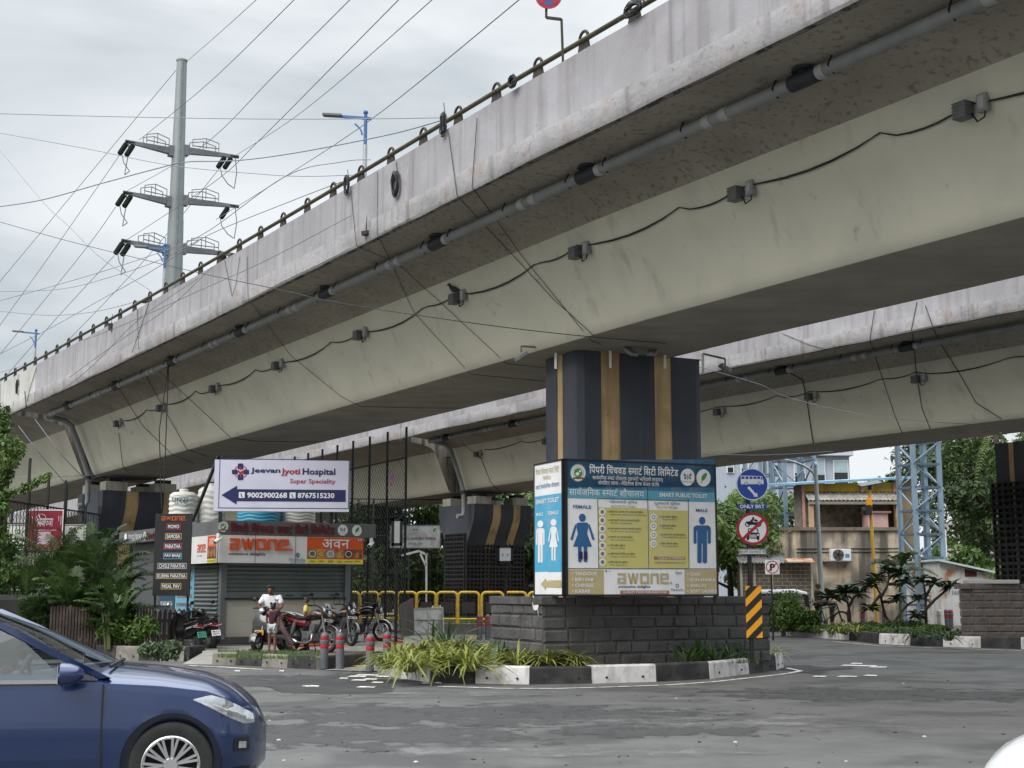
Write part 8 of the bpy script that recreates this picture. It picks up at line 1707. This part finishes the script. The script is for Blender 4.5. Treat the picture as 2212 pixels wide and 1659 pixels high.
q0 = V(W(2033, 1203, 62).x, 62, W(2033, 1203.6, 62).z); q1 = V(W(2045, 1203, 62).x, 62, q0.z); t = thing('vertical_sign', 'narrow white vertical sign panel beside the lattice tower', 'sign', q0); p = Panel(q0, q1, W(2033, 1143.6, 62).z, .1); o = p.slab(WHITE, t, 'board'); [p.rect('g', .1, f, .9, f + .012, 2) for f in (.25, .48, .72)]; p.done(o, {'g': ('grey_rules', GINK)}); b = MB(); b.beam(q0 + V(.05, .1, -q0.z), q0 + V(.05, .1, .1), .06); b.build('post', BLACK, t)
lp = W(1776, 1300, 53.5); t = thing('street_lamp', 'grey galvanised lamp pole with a curved arm before the beige house', 'street lamp', V(lp.x, lp.y, 0)); zt = W(1768, 1012, 53.5).z; LPM = mat('pale_galvanised_pole', (.38, .42, .44), .5, metal=.2, var=.12); b = MB(); b.tube([V(lp.x, lp.y, 0), V(lp.x - .08, lp.y, zt)], [.11, .075], 12); b.ball(V(lp.x - .08, lp.y, zt + .12), .08, 10, 6, (1, 1, 1.8)); b.build('pole', LPM, t, smooth=50); b = MB(); T0 = V(lp.x - .08, lp.y, zt - .35); b.tube([T0 + V(-.42 * f * f * 1.6 - .35 * f, 0, .9 * f - .25 * f * f) for f in np.linspace(0, 1.2, 8)], .05, 8); b.beam(T0 + V(-1.1, 0, .6), T0 + V(-1.7, 0, .75), .16, .08); b.build('arm', LPM, t, smooth=50)
yp = W(1893, 1300, 55.5); t = thing('solar_signal', 'yellow pole with a solar panel and blinker box in front of the house', 'traffic signal', V(yp.x, yp.y, .2)); zt = W(1886, 1050, 55.5).z; b = MB(); b.tube([V(yp.x, yp.y, .2), V(yp.x - .1, yp.y, zt)], .07, 12); b.build('pole', mat('yellow_pole_paint', (.56, .33, .04), .55, var=.12, streak=(.3, .18, .06), stk=.5, stscale=(4, 4, .3)), t, smooth=50); b = MB(); b.box(V(yp.x - .08, yp.y, zt + .10), (.85, .6, .04), M3=Matrix.Rotation(-.18, 3, 'Y') @ Matrix.Rotation(.25, 3, 'X')); b.build('solar_panel', mat('solar_glass', (.05, .06, .08), .2), t); b = MB(); b.box(V(yp.x - .1, yp.y, zt - .05), (.14, .14, .2)); b.build('bracket', BLACK, t)
q = W(1877.5, 1084.5, 55.4); b = MB(); b.box(q, (.21, .2, .28)); b.build('battery_box', S('orange_box', (.75, .30, .01)), t, bevel=.02); q = W(1872, 1103, 55.4); b = MB(); b.box(q + V(.05, 0, 0), (.3, .22, .34)); b.lathe(q + V(-.08, -.1, 0), [(.11, 0), (.13, .16)], 14, Matrix((V(0, 1, 0), V(0, 0, 1), V(-1, -.4, 0).normalized())).transposed()); b.build('signal_head', DARK, t); b = MB(); b.lathe(q + V(-.20, -.14, 0), [(.115, 0), (.10, .02)], 14, Matrix((V(0, 1, 0), V(0, 0, 1), V(-1, -.4, 0).normalized())).transposed()); b.build('signal_lens', S('grey_lens', (.4, .41, .42), .2), t)
a, e = V(W(1545, 1290, 55).x, 55, 0), V(W(1745, 1290, 54).x, 54, 0); fence('low black iron railing behind the stone walled island', [a, e], [1.45, 1.45], 0, [4], [.25, 1.4], None, .05, 'iron_railing', bars=[30])
b = MB(); q0 = W(2085, 1258, 40.3); t = thing('metal_hatch', 'flat pale metal cover lying on the stone wall by the trellis pier', 'cover', V(q0.x + 1.1, q0.y + 1, 1.83)); b.box(V(q0.x + 1.1, q0.y + 1.0, 1.89), (1.5, .6, .12)); b.build('cover', S('pale_metal', (.42, .42, .41)), t, bevel=.02)
kerb('low white kerb stones where the side road meets the planted strip', [V(W(1666, 1355, 57).x, 57, 0), V(W(1700, 1355, 57).x, 57, 0), V(W(1735, 1355, 56).x, 56, 0)], list('ww'), .3, .2, False, V(12, 70, 0))
q = W(1120, 1290, 72); t = thing('bus', 'pale bus passing behind the sports court fence', 'bus', V(q.x, q.y, 0)); b = MB(); bxy(b, q.x - .9, q.x + 5, 72, 74.4, .4, 2.0); b.build('body', S('bus_white', (.55, .56, .57)), t, fix=True, bevel=.1); b = MB(); bxy(b, q.x - .7, q.x + 4.8, 71.97, 72.1, 1.25, 1.85); b.build('windows', mat('bus_glass', (.05, .06, .07), .1), t, fix=True); b = MB(); b.lathe(V(q.x + .3, 71.98, .5), [(.5, 0), (.5, .3)], 20, Matrix((V(1, 0, 0), V(0, 0, 1), V(0, 1, 0))).transposed()); b.build('wheel', TYRE, t)
for px0, px1, py, d, s in ((2090, 2190, 1120, 120, 'cream block of flats glimpsed behind the dark tree'), (760, 900, 1180, 130, 'grey concrete building behind the sports court trees')):
 x0, x1, z = W(px0, 1200, d).x, W(px1, 1200, d).x, W(px0, py, d).z; t = thing('building', s, 'building', V(x0, d, 0)); b = MB(); bxy(b, x0, x1, d, d + 10, 0, z); b.build('wall', mat('far_wall_' + str(d)[:1], (.50, .47, .43), .9, var=.1, streak=(.25, .23, .2), stk=.6, stscale=(1, 1, .1)), t, fix=True)
 for i in range(3):
  for j in range(4): b = MB(); xx = x0 + (x1 - x0) * (.12 + .3 * i); zz = 1 + j * 2.6; bxy(b, xx, xx + 1.1, d - .04, d + .1, zz, zz + 1.3) if zz + 1.4 < z else None; b.build('window', mat('dark_glass', (.02, .022, .025), .15), t, fix=True) if b.v else None
# plants
def leafmat(name, c, c2, rough=.5, tl=.25):
 m = bpy.data.materials.new(name); m.use_nodes = True; n = m.node_tree; L = n.links.new; b = n.nodes['Principled BSDF']; b.inputs['Roughness'].default_value = rough; b.inputs['Specular IOR Level'].default_value = .35
 at = n.nodes.new('ShaderNodeAttribute'); at.attribute_name = 'tint'; mx = n.nodes.new('ShaderNodeMix'); mx.data_type = 'RGBA'; mx.inputs[6].default_value = (*c, 1); mx.inputs[7].default_value = (*c2, 1); L(at.outputs['Fac'], mx.inputs[0]); L(mx.outputs[2], b.inputs['Base Color'])
 t = n.nodes.new('ShaderNodeBsdfTranslucent'); L(mx.outputs[2], t.inputs[0]); s = n.nodes.new('ShaderNodeMixShader'); s.inputs[0].default_value = tl; L(b.outputs[0], s.inputs[1]); L(t.outputs[0], s.inputs[2]); L(s.outputs[0], n.nodes['Material Output'].inputs[0]); return m
BARK = mat('bark', (.09, .07, .055), .95, var=.3, scale=6, bump=.6, bscale=14)
LF_DARK = leafmat('dark_tree_leaf', (.018, .040, .010), (.075, .115, .030)); LF_MID = leafmat('mid_green_leaf', (.030, .075, .014), (.13, .20, .045)); LF_BRI = leafmat('bright_green_leaf', (.045, .095, .02), (.14, .20, .05)); LF_PALM = leafmat('palm_leaflet', (.016, .042, .012), (.085, .13, .035), .4); LF_SPI = leafmat('striped_strap_leaf', (.05, .105, .02), (.46, .46, .12), .4, .2); LF_STR = leafmat('green_strap_leaf', (.02, .05, .012), (.07, .13, .035), .35); LF_PLU = leafmat('frangipani_leaf', (.016, .034, .012), (.05, .085, .03), .35, .15)
def cloud(clumps, n, size, flat=.0, seed=1, asp=.5, shell=.55):
 """leaf-sized bent faces spread through a set of ellipsoids; tint differs by clump and by leaf"""
 g = np.random.default_rng(seed); C = np.array([c[:3] for c in clumps]); R = np.array([c[3:6] for c in clumps]); w = (R.prod(1)) ** (2 / 3); idx = g.choice(len(clumps), n, p=w / w.sum())
 d = g.normal(size=(n, 3)); d /= np.linalg.norm(d, axis=1)[:, None]; r = shell + (1 - shell) * g.random(n) ** .5; r *= 1 + .18 * g.normal(size=n) * (g.random(n) < .35); P0 = C[idx] + d * R[idx] * r[:, None]
 nrm = d * .6 + g.normal(size=(n, 3)) * .6 + np.array([0, 0, .5]); nrm /= np.linalg.norm(nrm, axis=1)[:, None]; a = np.cross(nrm, g.normal(size=(n, 3))); a /= np.linalg.norm(a, axis=1)[:, None]; a[:, 2] -= .25; b = np.cross(nrm, a); s = size * (.6 + .8 * g.random(n))[:, None]
 p0 = P0 - a * s * .5; p1 = P0 + b * s * asp * .5 + nrm * s * .08; p2 = P0 + a * s * .6; p3 = P0 - b * s * asp * .5 + nrm * s * .08
 vs = np.stack([p0, p1, p2, p3], 1).reshape(-1, 3); ct = g.random(len(clumps)) * .55; t = np.clip(ct[idx] + .45 * g.random(n) ** 1.5, 0, 1); return vs, [(4 * i, 4 * i + 1, 4 * i + 2, 4 * i + 3) for i in range(n)], np.repeat(t, 4)
def cloud_obj(name, clumps, n, size, m, parent, seed, **k):
 b = MB(); vs, fs, t = cloud(clumps, n, size, seed=seed, **k); b.raw(vs.tolist(), fs, t.tolist()); return b.build(name, m, parent, tint=True)
def tree(label, base, h, rad, m, n=7000, size=.28, seed=1, trunk=.2, low=.3, grp='trees behind the flyovers', name='tree', nc=16):
 t = thing(name, label, 'tree', base, grp); g = np.random.default_rng(seed); cl = []
 for i in range(nc):
  a = g.random() * 6.283; f = g.random() ** .7; z = base.z + h * (low + (1 - low) * (.10 + .82 * g.random())); k = 1 - .55 * abs((z - base.z) / h - (low + .45 * (1 - low))) / (.6); q = rad * f * max(.35, k); s = rad * (.22 + .24 * g.random()); cl.append((base.x + q * math.cos(a), base.y + q * math.sin(a), z, s, s, s * .75))
 b = MB(); top = base + V(g.normal() * .2, 0, h * .75); b.tube([base, base.lerp(top, .4) + V(.1 * rad * g.normal(), 0, 0), top], [trunk, trunk * .7, trunk * .25], 9)
 for c in cl[:10]: p = base.lerp(top, .25 + .5 * g.random()); q = V(*c[:3]); b.tube([p, p.lerp(q, .5) + V(0, 0, .1 * h * g.random()), q], [trunk * .4, trunk * .25, trunk * .08], 6)
 b.build('trunk', BARK, t, smooth=60); cloud_obj('crown', cl, n, size, m, t, seed); return t
def TB(px, d): q = W(px, 1300, d); return V(q.x, d, 0)
tree('bright bushy tree behind the toilet sign and bus sign', TB(1580, 66), 6.6, 3.1, LF_BRI, 12000, .23, 1, low=.12)
tree('bright green tree between the bus sign and the lattice tower', TB(1672, 80), 8.0, 3.4, LF_MID, 6000, .32, 2, low=.15)
tree('tall dark tree behind the lattice tower, its crown touching the far flyover', TB(2098, 76), 11.5, 4.0, LF_DARK, 13000, .27, 3, low=.22, trunk=.24, nc=26)
tree('dark tree with a leaning trunk beside the trellis pier', TB(2188, 70), 10, 3.2, LF_DARK, 9000, .26, 4, low=.3, trunk=.22, nc=20)
tree('low green tree filling the gap above the shed', TB(2125, 66), 3.9, 2.4, LF_MID, 4500, .25, 5, low=.2)
tree('distant round tree above the house roof', TB(1880, 135), 13.2, 4.0, LF_MID, 5000, .42, 6, low=.4)
tree('distant tree between the house roof and the lattice tower', TB(1935, 128), 12.6, 3.6, LF_DARK, 4500, .42, 7, low=.4)
tree('green tree right behind the trellis pier', TB(1135, 72), 7.6, 3.6, LF_MID, 9000, .30, 8, low=.08)
tree('dark tree behind the curved pier head', TB(1070, 84), 9.0, 3.6, LF_DARK, 6000, .32, 9, low=.15)
tree('green tree in the sports court behind the faded sign', TB(890, 75), 7.4, 3.4, LF_MID, 8000, .30, 10, low=.06)
tree('dark green tree in the sports court next to the kiosk', TB(815, 70), 6.8, 2.9, LF_DARK, 7000, .28, 11, low=.05)
tree('green tree behind the white gym frame', TB(975, 80), 7.0, 3.0, LF_MID, 6000, .30, 12, low=.05)
tree('dark tree behind the billboard and water tanks', TB(700, 92), 7.2, 4.0, LF_DARK, 6000, .34, 13, low=.1)
cl = [(x, 150 + 25 * math.sin(x * .13), 2.2, 5, 4, 2.6 + 1.6 * math.sin(x * .31 + 1)) for x in range(-95, 100, 4)]
o = cloud_obj('treeline', cl, 15000, .8, LF_DARK, None, 21); o['kind'] = 'stuff'
# areca palms at the left
def frond(b, base, d, L, droop, w=.36, n=24, seed=0, tint0=.2):
 g = random.Random(seed); d = d.normalized(); sd = d.cross(V(0, 0, 1)); sd = sd.normalized() if sd.length > .05 else V(1, 0, 0); pts = []
 for i in range(n + 1): f = i / n; pts.append(base + d * (L * f) + V(0, 0, -droop * L * f ** 2.1))
 b.tint = tint0; b.tube(pts[::3] + [pts[-1]], [.014 * (1 - .8 * i / (len(pts[::3]))) for i in range(len(pts[::3]) + 1)], 4)
 for i in range(4, n + 1):
  f = i / n; p = pts[i]; t = (pts[i] - pts[i - 1]).normalized(); l = w * math.sin(math.pi * (.18 + .74 * f)) * g.uniform(.85, 1.1)
  for s in (-1, 1):
   k = (t * .55 + sd * s * .8 + V(0, 0, .28)).normalized(); m = p + k * l * .55; e = p + k * l + V(0, 0, -l * g.uniform(.25, .55)); wd = t * .015; tt = min(1, max(0, tint0 + g.uniform(-.2, .45))); b.raw([p - wd, p + wd, m + wd * 1.1, m - wd * 1.1, e], [(0, 1, 2, 3), (3, 2, 4)], [tt] * 5)
def areca(label, base, h, nf, seed, spread=.75, scale=1.0, grp='palms beside the menu board'):
 t = thing('areca_palm', label, 'palm', base, grp); g = random.Random(seed); b = MB(); st = MB()
 for k in range(5): a = g.uniform(0, 6.28); q = base + V(math.cos(a) * .22, math.sin(a) * .22, 0); st.tube([q, q + V(math.cos(a) * .12, math.sin(a) * .12, h * .45)], .03, 6)
 for k in range(nf):
  a = g.uniform(0, 6.28); el = g.uniform(.5, 1.45); z = h * g.uniform(.10, .62); frond(b, base + V(math.cos(a) * .15, math.sin(a) * .15, z), V(math.cos(a) * math.cos(el), math.sin(a) * math.cos(el), math.sin(el)), h * g.uniform(.55, .8) * scale, g.uniform(.22, .5), .40 * scale, 26, seed * 50 + k, g.uniform(0, .55))
 st.build('stems', mat('palm_stem', (.10, .11, .04), .7, var=.2), t, smooth=60); b.build('fronds', LF_PALM, t, tint=True); return t
def PB(px, d, z=.25): q = W(px, 1300, d); return V(q.x, d, z)
for i, (px, d, h, nf, s) in enumerate(((30, 36, 2.2, 22, 'palm at the picture edge below the white sign'), (85, 37, 2.7, 24, 'palm in front of the red banner'), (135, 36.5, 2.9, 26, 'tall palm whose fronds cover the foot of the red banner'), (190, 36, 2.8, 26, 'full palm before the slate pier, second from the tallest'), (222, 35.5, 2.8, 26, 'tallest palm, in front of the slate and tan pier'), (238, 35, 2.3, 24, 'palm whose fronds reach behind the menu board'), (255, 33.4, 1.3, 16, 'short palm at the foot of the menu board'), (250, 33.2, 1.7, 18, 'low palm hanging over the slatted fence'), (150, 34, 2.0, 20, 'dark palm above the slatted fence middle'), (60, 34.2, 1.8, 18, 'low palm behind the blue sedan roof'))): areca(s, PB(px, d), h * 1.12, nf + 8, 31 + i, scale=.72 if px > 230 else .85 if px > 200 else 1.0)
def shrub(label, base, r, h, m, n, size, seed, name='shrub', cat='shrub', grp=None, nc=7):
 t = thing(name, label, cat, base, grp); g = np.random.default_rng(seed); cl = [(base.x + g.normal() * r * .42, base.y + g.normal() * r * .3, base.z + h * (.3 + .4 * g.random()), r * (.35 + .25 * g.random()), r * .4, h * .32) for _ in range(nc)]; b = MB()
 for c in cl[:5]: b.tube([base, V(*c[:3])], [.02, .008], 5)
 b.build('stems', BARK, t); cloud_obj('foliage', cl, n, size, m, t, seed, shell=.3); return t
for px, d, r, h, m, s in ((90, 35, 1.3, 1.5, LF_DARK, 'dark leafy shrub under the red banner palms'), (180, 34.3, 1.2, 1.4, LF_DARK, 'dark shrub behind the slatted fence'), (225, 34.4, .8, 1.4, LF_MID, 'green shrub under the tallest palm'), (262, 33.2, .6, .8, LF_MID, 'green shrub beside the picket fence'), (30, 34.5, 1.0, 1.2, LF_DARK, 'dark shrub at the picture edge')): shrub(s, PB(px, d), r, h, m, 2600, .13, int(px), grp='shrubs under the palms')
q = G(352, 1424, .3); shrub('small grey green shrub spilling over the kerb end', V(q.x, q.y + .35, .25), .42, .42, leafmat('sage_leaf', (.045, .075, .035), (.13, .18, .09)), 1500, .08, 77)
vq = W(6, 1000, 34); t = thing('climbing_vine', 'leafy climber wound up the black pole at the picture edge', 'climber', V(vq.x, 34, .2)); z0_ = W(6, 1240, 34).z; z1_ = W(6, 885, 34).z
b = MB(); b.tube([V(vq.x + .05, 34, .2), V(vq.x + .05, 34, z1_ + .1)], .05, 8); b.build('pole', BLACK, t); g = np.random.default_rng(5); cl = [(vq.x + g.normal() * .22 + (.1 if z > 4.4 else 0), 34 + g.normal() * .2, z, .34, .3, .3) for z in np.linspace(z0_ - .6, z1_ - .1, 16)]; cloud_obj('foliage', cl, 4200, .12, LF_MID, t, 3, shell=.2)
t = thing('branch', 'thin leafy branch reaching in from the picture edge', 'branch', W(-10, 1065, 33)); P3 = [W(-10, 1070, 33), W(30, 1062, 33), W(70, 1045, 33), W(104, 1026, 33)]; b = MB(); b.tube(P3, [.025, .02, .014, .006], 6); b.build('twig', BARK, t, smooth=60); cl = []
for i in range(14): f = i / 13 * 2.999; k = int(f); p = P3[k].lerp(P3[k + 1], f - k); cl.append((p.x, p.y, p.z - .05 + .05 * (i % 2), .12, .12, .10))
cl += [(*W(18, 960, 33), .35, .3, .3), (*W(30, 975, 33), .25, .2, .2), (*W(12, 990, 33), .3, .3, .3)]; cloud_obj('foliage', cl, 1100, .11, LF_BRI, t, 9, shell=.1)
# strap leaved plants
def strap(label, base, r, n, m, seed, w=.017, droop=1.0, grp=None, name='spider_plant', cat='plant', up=.0, stiff=False):
 t = thing(name, label, cat, base, grp, local=False); g = random.Random(seed); b = MB()
 for k in range(n):
  a = g.uniform(0, 6.28); L = r * g.uniform(.7, 1.25); el = g.uniform(.55, 1.45) + up; d = V(math.cos(a) * math.cos(el), math.sin(a) * math.cos(el), math.sin(el)); sd = V(-math.sin(a), math.cos(a), 0); dr = droop * g.uniform(.6, 1.15) * (1.25 - .35 * abs(el - .6)); o = base + V(math.cos(a) * .05, math.sin(a) * .05, 0) * g.uniform(.3, 2.2); K = 7; vs = []; tt = []; fs = []; gt = g.uniform(-.15, .2)
  for i in range(K + 1):
   f = i / K; p = o + d * (L * f * 1.15) + V(math.cos(a), math.sin(a), 0) * (L * .35 * f * f) + V(0, 0, -dr * L * .78 * f ** 2.4); ww = w * r / .5 * (math.sin(math.pi * (.18 + .80 * f)) + .02); vs += [p - sd * ww, p - V(0, 0, ww * .35), p + sd * ww]; tt += [min(1, .82 + gt), max(0, .08 + gt), min(1, .82 + gt)]
  for i in range(K): q = 3 * i; fs += [(q, q + 1, q + 4, q + 3), (q + 1, q + 2, q + 5, q + 4)]
  b.raw(vs, fs, tt)
 b.build('leaves', m, t, tint=True, smooth=180); return t
SPG = 'yellow striped plants along the island kerb'
sp_ = [(838, 1440, .42), (862, 1425, .50), (885, 1447, .46), (905, 1418, .55), (930, 1440, .52), (955, 1412, .55), (968, 1442, .56), (1000, 1415, .55), (1012, 1445, .52), (1040, 1425, .5), (1068, 1410, .45), (1118, 1436, .50), (1148, 1425, .55), (1178, 1437, .50), (1205, 1432, .42), (1240, 1436, .36)]
wl = ['outermost, drooping over the rounded kerb end', 'behind the drooping outermost one', 'spilling over the grey kerb stone', 'tall, before the white broken board', 'hanging over the grey and black kerb joint', 'tall, behind the front row', 'largest of the front row over the black stone', 'tall, before the yellow railing', 'over the first white kerb stone joint', 'next to the dark strap plant', 'half behind the dark strap plant', 'first past the dark strap plant', 'bright, before the stone wall corner', 'drooping over the white and black joint', 'small, before the stone wall', 'smallest, last along the stone wall']
for i, ((px, py, r), s) in enumerate(zip(sp_, wl)):
 q = G(px, py, .26); strap('yellow striped spiky plant, ' + s, V(q.x, q.y, .22), r * 1.22, 90, LF_SPI, 100 + i, grp=SPG)
for i, (px, py, r, s) in enumerate(((1662, 1418, .44, 'yellow striped plant at the corner beside the chevron post'),)): q = G(px, py, .26); strap(s, V(q.x, q.y, .24), r * 1.1, 60, LF_SPI, 140 + i, grp=SPG)
for i, (px, py, r, n, w_, s) in enumerate(((1066, 1430, .55, 12, .06, 'dark broad strap plant standing up among the striped plants'), (935, 1405, .8, 12, .02, 'thin dark grass tuft before the broken white board'), (968, 1398, .95, 12, .02, 'tall thin dark grass tuft beside the first'), (1480, 1433, .45, 14, .03, 'green strap plant before the stone wall, by the first white stone'), (1512, 1431, .55, 12, .05, 'upright grey green strap plant before the stone wall'), (1545, 1430, .5, 14, .03, 'drooping green strap plant between wall and kerb'), (1580, 1428, .5, 16, .028, 'green strap plant beside the chevron post'), (1604, 1426, .4, 14, .03, 'low green strap plant in front of the sign post'))): q = G(px, py, .26); strap(s, V(q.x, q.y, .22), r, n, LF_STR, 200 + i, w=w_, droop=.45, up=.15, grp='green strap plants on the island', name='strap_plant')
for i, (px, py, r, s) in enumerate(((1822, 1368, .5, 'striped plant at the bicycle wheel'), (1838, 1364, .62, 'largest striped plant on the right strip'), (1860, 1368, .5, 'striped plant beside the largest one'), (1950, 1374, .45, 'striped plant under the low tree'), (1985, 1378, .45, 'striped plant before the tower foot'), (2040, 1382, .45, 'pale striped plant by the close bollards'), (2062, 1384, .45, 'striped plant against the second stone wall'))): q = G(px, py, .26); strap(s, V(q.x, q.y + .5, .24), r * 1.15, 46, LF_SPI if i < 3 else LF_STR, 240 + i, grp='strap plants on the planted strip')
for px, d, r, h, m, s in ((1678, 50, .8, 1.5, LF_BRI, 'bright green bush at the road end of the island'), (1706, 49.5, .95, 1.7, LF_MID, 'round green bush in front of the rickshaw'), (1728, 49, .6, .9, LF_MID, 'low bush beside the black railing'), (1880, 47.5, .7, .55, LF_MID, 'low green shrub under the frangipani'), (1920, 47, .8, .6, LF_MID, 'leafy low shrub at the foot of the frangipani'), (1968, 46.5, .8, .65, LF_DARK, 'dark low shrub before the lattice tower'), (2015, 46, .7, .5, LF_MID, 'low shrub before the pale bollards')): q = W(px, 1350, d); shrub(s, V(q.x, d, .22), r, h * (.65 if px > 1740 else 1), m, 2400, .12, int(px), grp='bushes on the planted strip')
b = MB(); g = np.random.default_rng(17); cl = []
for i in range(70): f = g.random(); q = G(1735 + 330 * f, 1361 + 15 * f, .26); cl.append((q.x + g.normal() * .2, q.y + .4 + abs(g.normal()) * 1.1, .32, .26, .26, .14))
o = cloud_obj('ground_cover', cl, 7000, .12, LF_MID, None, 18, shell=.2); o['kind'] = 'stuff'
def grass(name, region, n, h, seed, m=LF_BRI):
 g = random.Random(seed); b = MB()
 for k in range(n): p = region(g); a = g.uniform(0, 6.28); l = h * g.uniform(.5, 1.2); e = V(math.cos(a), math.sin(a), 0); b.raw([p - e * .008, p + e * .008, p + V(-e.y, e.x, 0) * l * .4 + V(0, 0, l)], [(0, 1, 2)], [g.random()] * 3)
 o = b.build(name, m, None, tint=True); o['kind'] = 'stuff'
def rg(g): f = g.random(); q = G(470 + 225 * f, 1421 + 6 * f - g.random() * 14, .2); return V(q.x, q.y, .2)
grass('grass', rg, 2600, .10, 3)
grass('grass', lambda g: V(g.uniform(-8, 6), g.uniform(53.2, 56), .38), 3500, .3, 4, LF_MID)
grass('weeds', lambda g: (lambda q: V(q.x, q.y + .1, .24))(G(g.uniform(1280, 1640), 1432 - g.random() * 5, .26)), 700, .10, 6, LF_MID)
def frangi(label, base, limbs, seed, lr=.30):
 t = thing('frangipani', label, 'small tree', base, 'low trees on the planted strip'); g = random.Random(seed); b = MB(); c = MB()
 for L in limbs:
  b.tube(L, [.06 - .038 * i / (len(L) - 1) for i in range(len(L))], 7); e = L[-1]; d0 = (L[-1] - L[-2]).normalized()
  for k in range(30):
   a = g.uniform(0, 6.28); el = g.uniform(-.35, .8); d = V(math.cos(a) * math.cos(el), math.sin(a) * math.cos(el), math.sin(el)); s = d.cross(V(0, 0, 1)).normalized(); l = lr * g.uniform(.85, 1.35); w_ = l * .19; o = e - d0 * g.uniform(0, .15); tt = g.random(); c.raw([o, o + d * l * .5 + s * w_ + V(0, 0, .02), o + d * l - V(0, 0, l * .18), o + d * l * .5 - s * w_ + V(0, 0, .02), o + d * l * .5 - V(0, 0, .02)], [(0, 1, 4), (0, 4, 3), (4, 1, 2), (3, 4, 2)], [tt] * 5)
 b.build('trunk', mat('frangipani_bark', (.06, .05, .042), .85, var=.3, scale=6), t, smooth=60); c.build('crown', LF_PLU, t, tint=True)
def FW(d, *L): return [W(a, c, d + .25 * math.sin(a)) for a, c in L]
q = W(1926, 1352, 47.5); frangi('spreading frangipani with a forked trunk in front of the stained wall', V(q.x, q.y, .24), [FW(47.5, (1927, 1352), (1912, 1330), (1905, 1300), (1902, 1283), (1893, 1268), (1876, 1262)), FW(47.5, (1903, 1290), (1915, 1270), (1920, 1250), (1918, 1232)), FW(47.5, (1927, 1352), (1945, 1325), (1962, 1305), (1990, 1290)), FW(47.5, (1902, 1285), (1885, 1305), (1878, 1318)), FW(47.5, (1905, 1300), (1930, 1300), (1942, 1290)), FW(47.5, (1918, 1262), (1940, 1262), (1960, 1258)), FW(47.5, (1893, 1268), (1888, 1255), (1893, 1248)), FW(47.5, (1920, 1250), (1938, 1235), (1952, 1240))], 1, .42)
q = W(2001, 1362, 46.5); frangi('slim frangipani standing in front of the lattice tower foot', V(q.x, q.y, .24), [FW(46.5, (2001, 1362), (2000, 1320), (1999, 1290), (1996, 1262), (1985, 1250)), FW(46.5, (2001, 1315), (2020, 1295), (2048, 1272), (2058, 1262)), FW(46.5, (1999, 1290), (2010, 1270), (2020, 1258)), FW(46.5, (2000, 1318), (1985, 1335), (1975, 1330))], 2, .40)
q = W(1836, 1352, 48.5); frangi('small frangipani leaning over the bicycle', V(q.x, q.y, .24), [FW(48.5, (1836, 1352), (1834, 1315), (1830, 1295), (1815, 1280)), FW(48.5, (1834, 1310), (1845, 1290), (1858, 1280)), FW(48.5, (1832, 1300), (1800, 1285), (1790, 1290)), FW(48.5, (1830, 1295), (1825, 1278), (1830, 1270))], 3, .50)
q = W(1947, 1350, 50.5); t = thing('palm_tree', 'small feathery palm beside the yellow signal pole', 'palm', V(q.x, q.y, .24)); pt_ = W(1944, 1235, 50.5); b = MB(); b.tube([V(q.x, q.y, .24), V(q.x, q.y, 1.4), pt_], [.07, .055, .05], 8); b.build('trunk', mat('palm_stem', (.10, .11, .04), .7, var=.2), t, smooth=60); b = MB()
for k in range(13): a = k * 2.4; el = .35 + .9 * ((k * .37) % 1); frond(b, pt_, V(math.cos(a) * math.cos(el), math.sin(a) * math.cos(el) * .8, math.sin(el)), 1.45, .45, .45, 26, 900 + k, .3 + .3 * ((k * .61) % 1))
b.build('crown', LF_PALM, t, tint=True)
pt_ = W(2140, 928, 55); t = thing('palm_tree', 'coconut palm whose yellowing frond hangs beside the trellis pier', 'palm', V(pt_.x + 1.2, 56, 0)); b = MB(); b.tube([V(pt_.x + 1.2, 56, 0), V(pt_.x + .8, 56, 4), V(pt_.x + .25, 55.2, pt_.z + .2)], [.16, .13, .10], 9); b.build('trunk', BARK, t, smooth=60); b = MB()
for k, (dx, dz, dr) in enumerate(((-.35, -.4, .55), (.5, .5, .5), (.9, .2, .6), (.3, -.3, .6))): frond(b, V(pt_.x + .2, 55.2, pt_.z + .2), V(dx, -.2 + .1 * k, dz), 1.8, dr + .2, .3, 26, 950 + k, .15)
b.build('crown', leafmat('yellowing_palm_leaf', (.05, .09, .02), (.28, .28, .06)), t, tint=True)
t = thing('bougainvillea', 'sprig of bright magenta flowers on the cage fence', 'flowers', W(848, 1035, 45)); cl = [(*W(848 + dx, 1028 + dy, 45), .05, .05, .05) for dx, dy in ((0, 0), (2, -6), (-3, 6), (1, 12), (-2, 20))]; cloud_obj('blossom', cl, 70, .05, leafmat('magenta_bract', (.45, .03, .35), (.62, .08, .5)), t, 4)
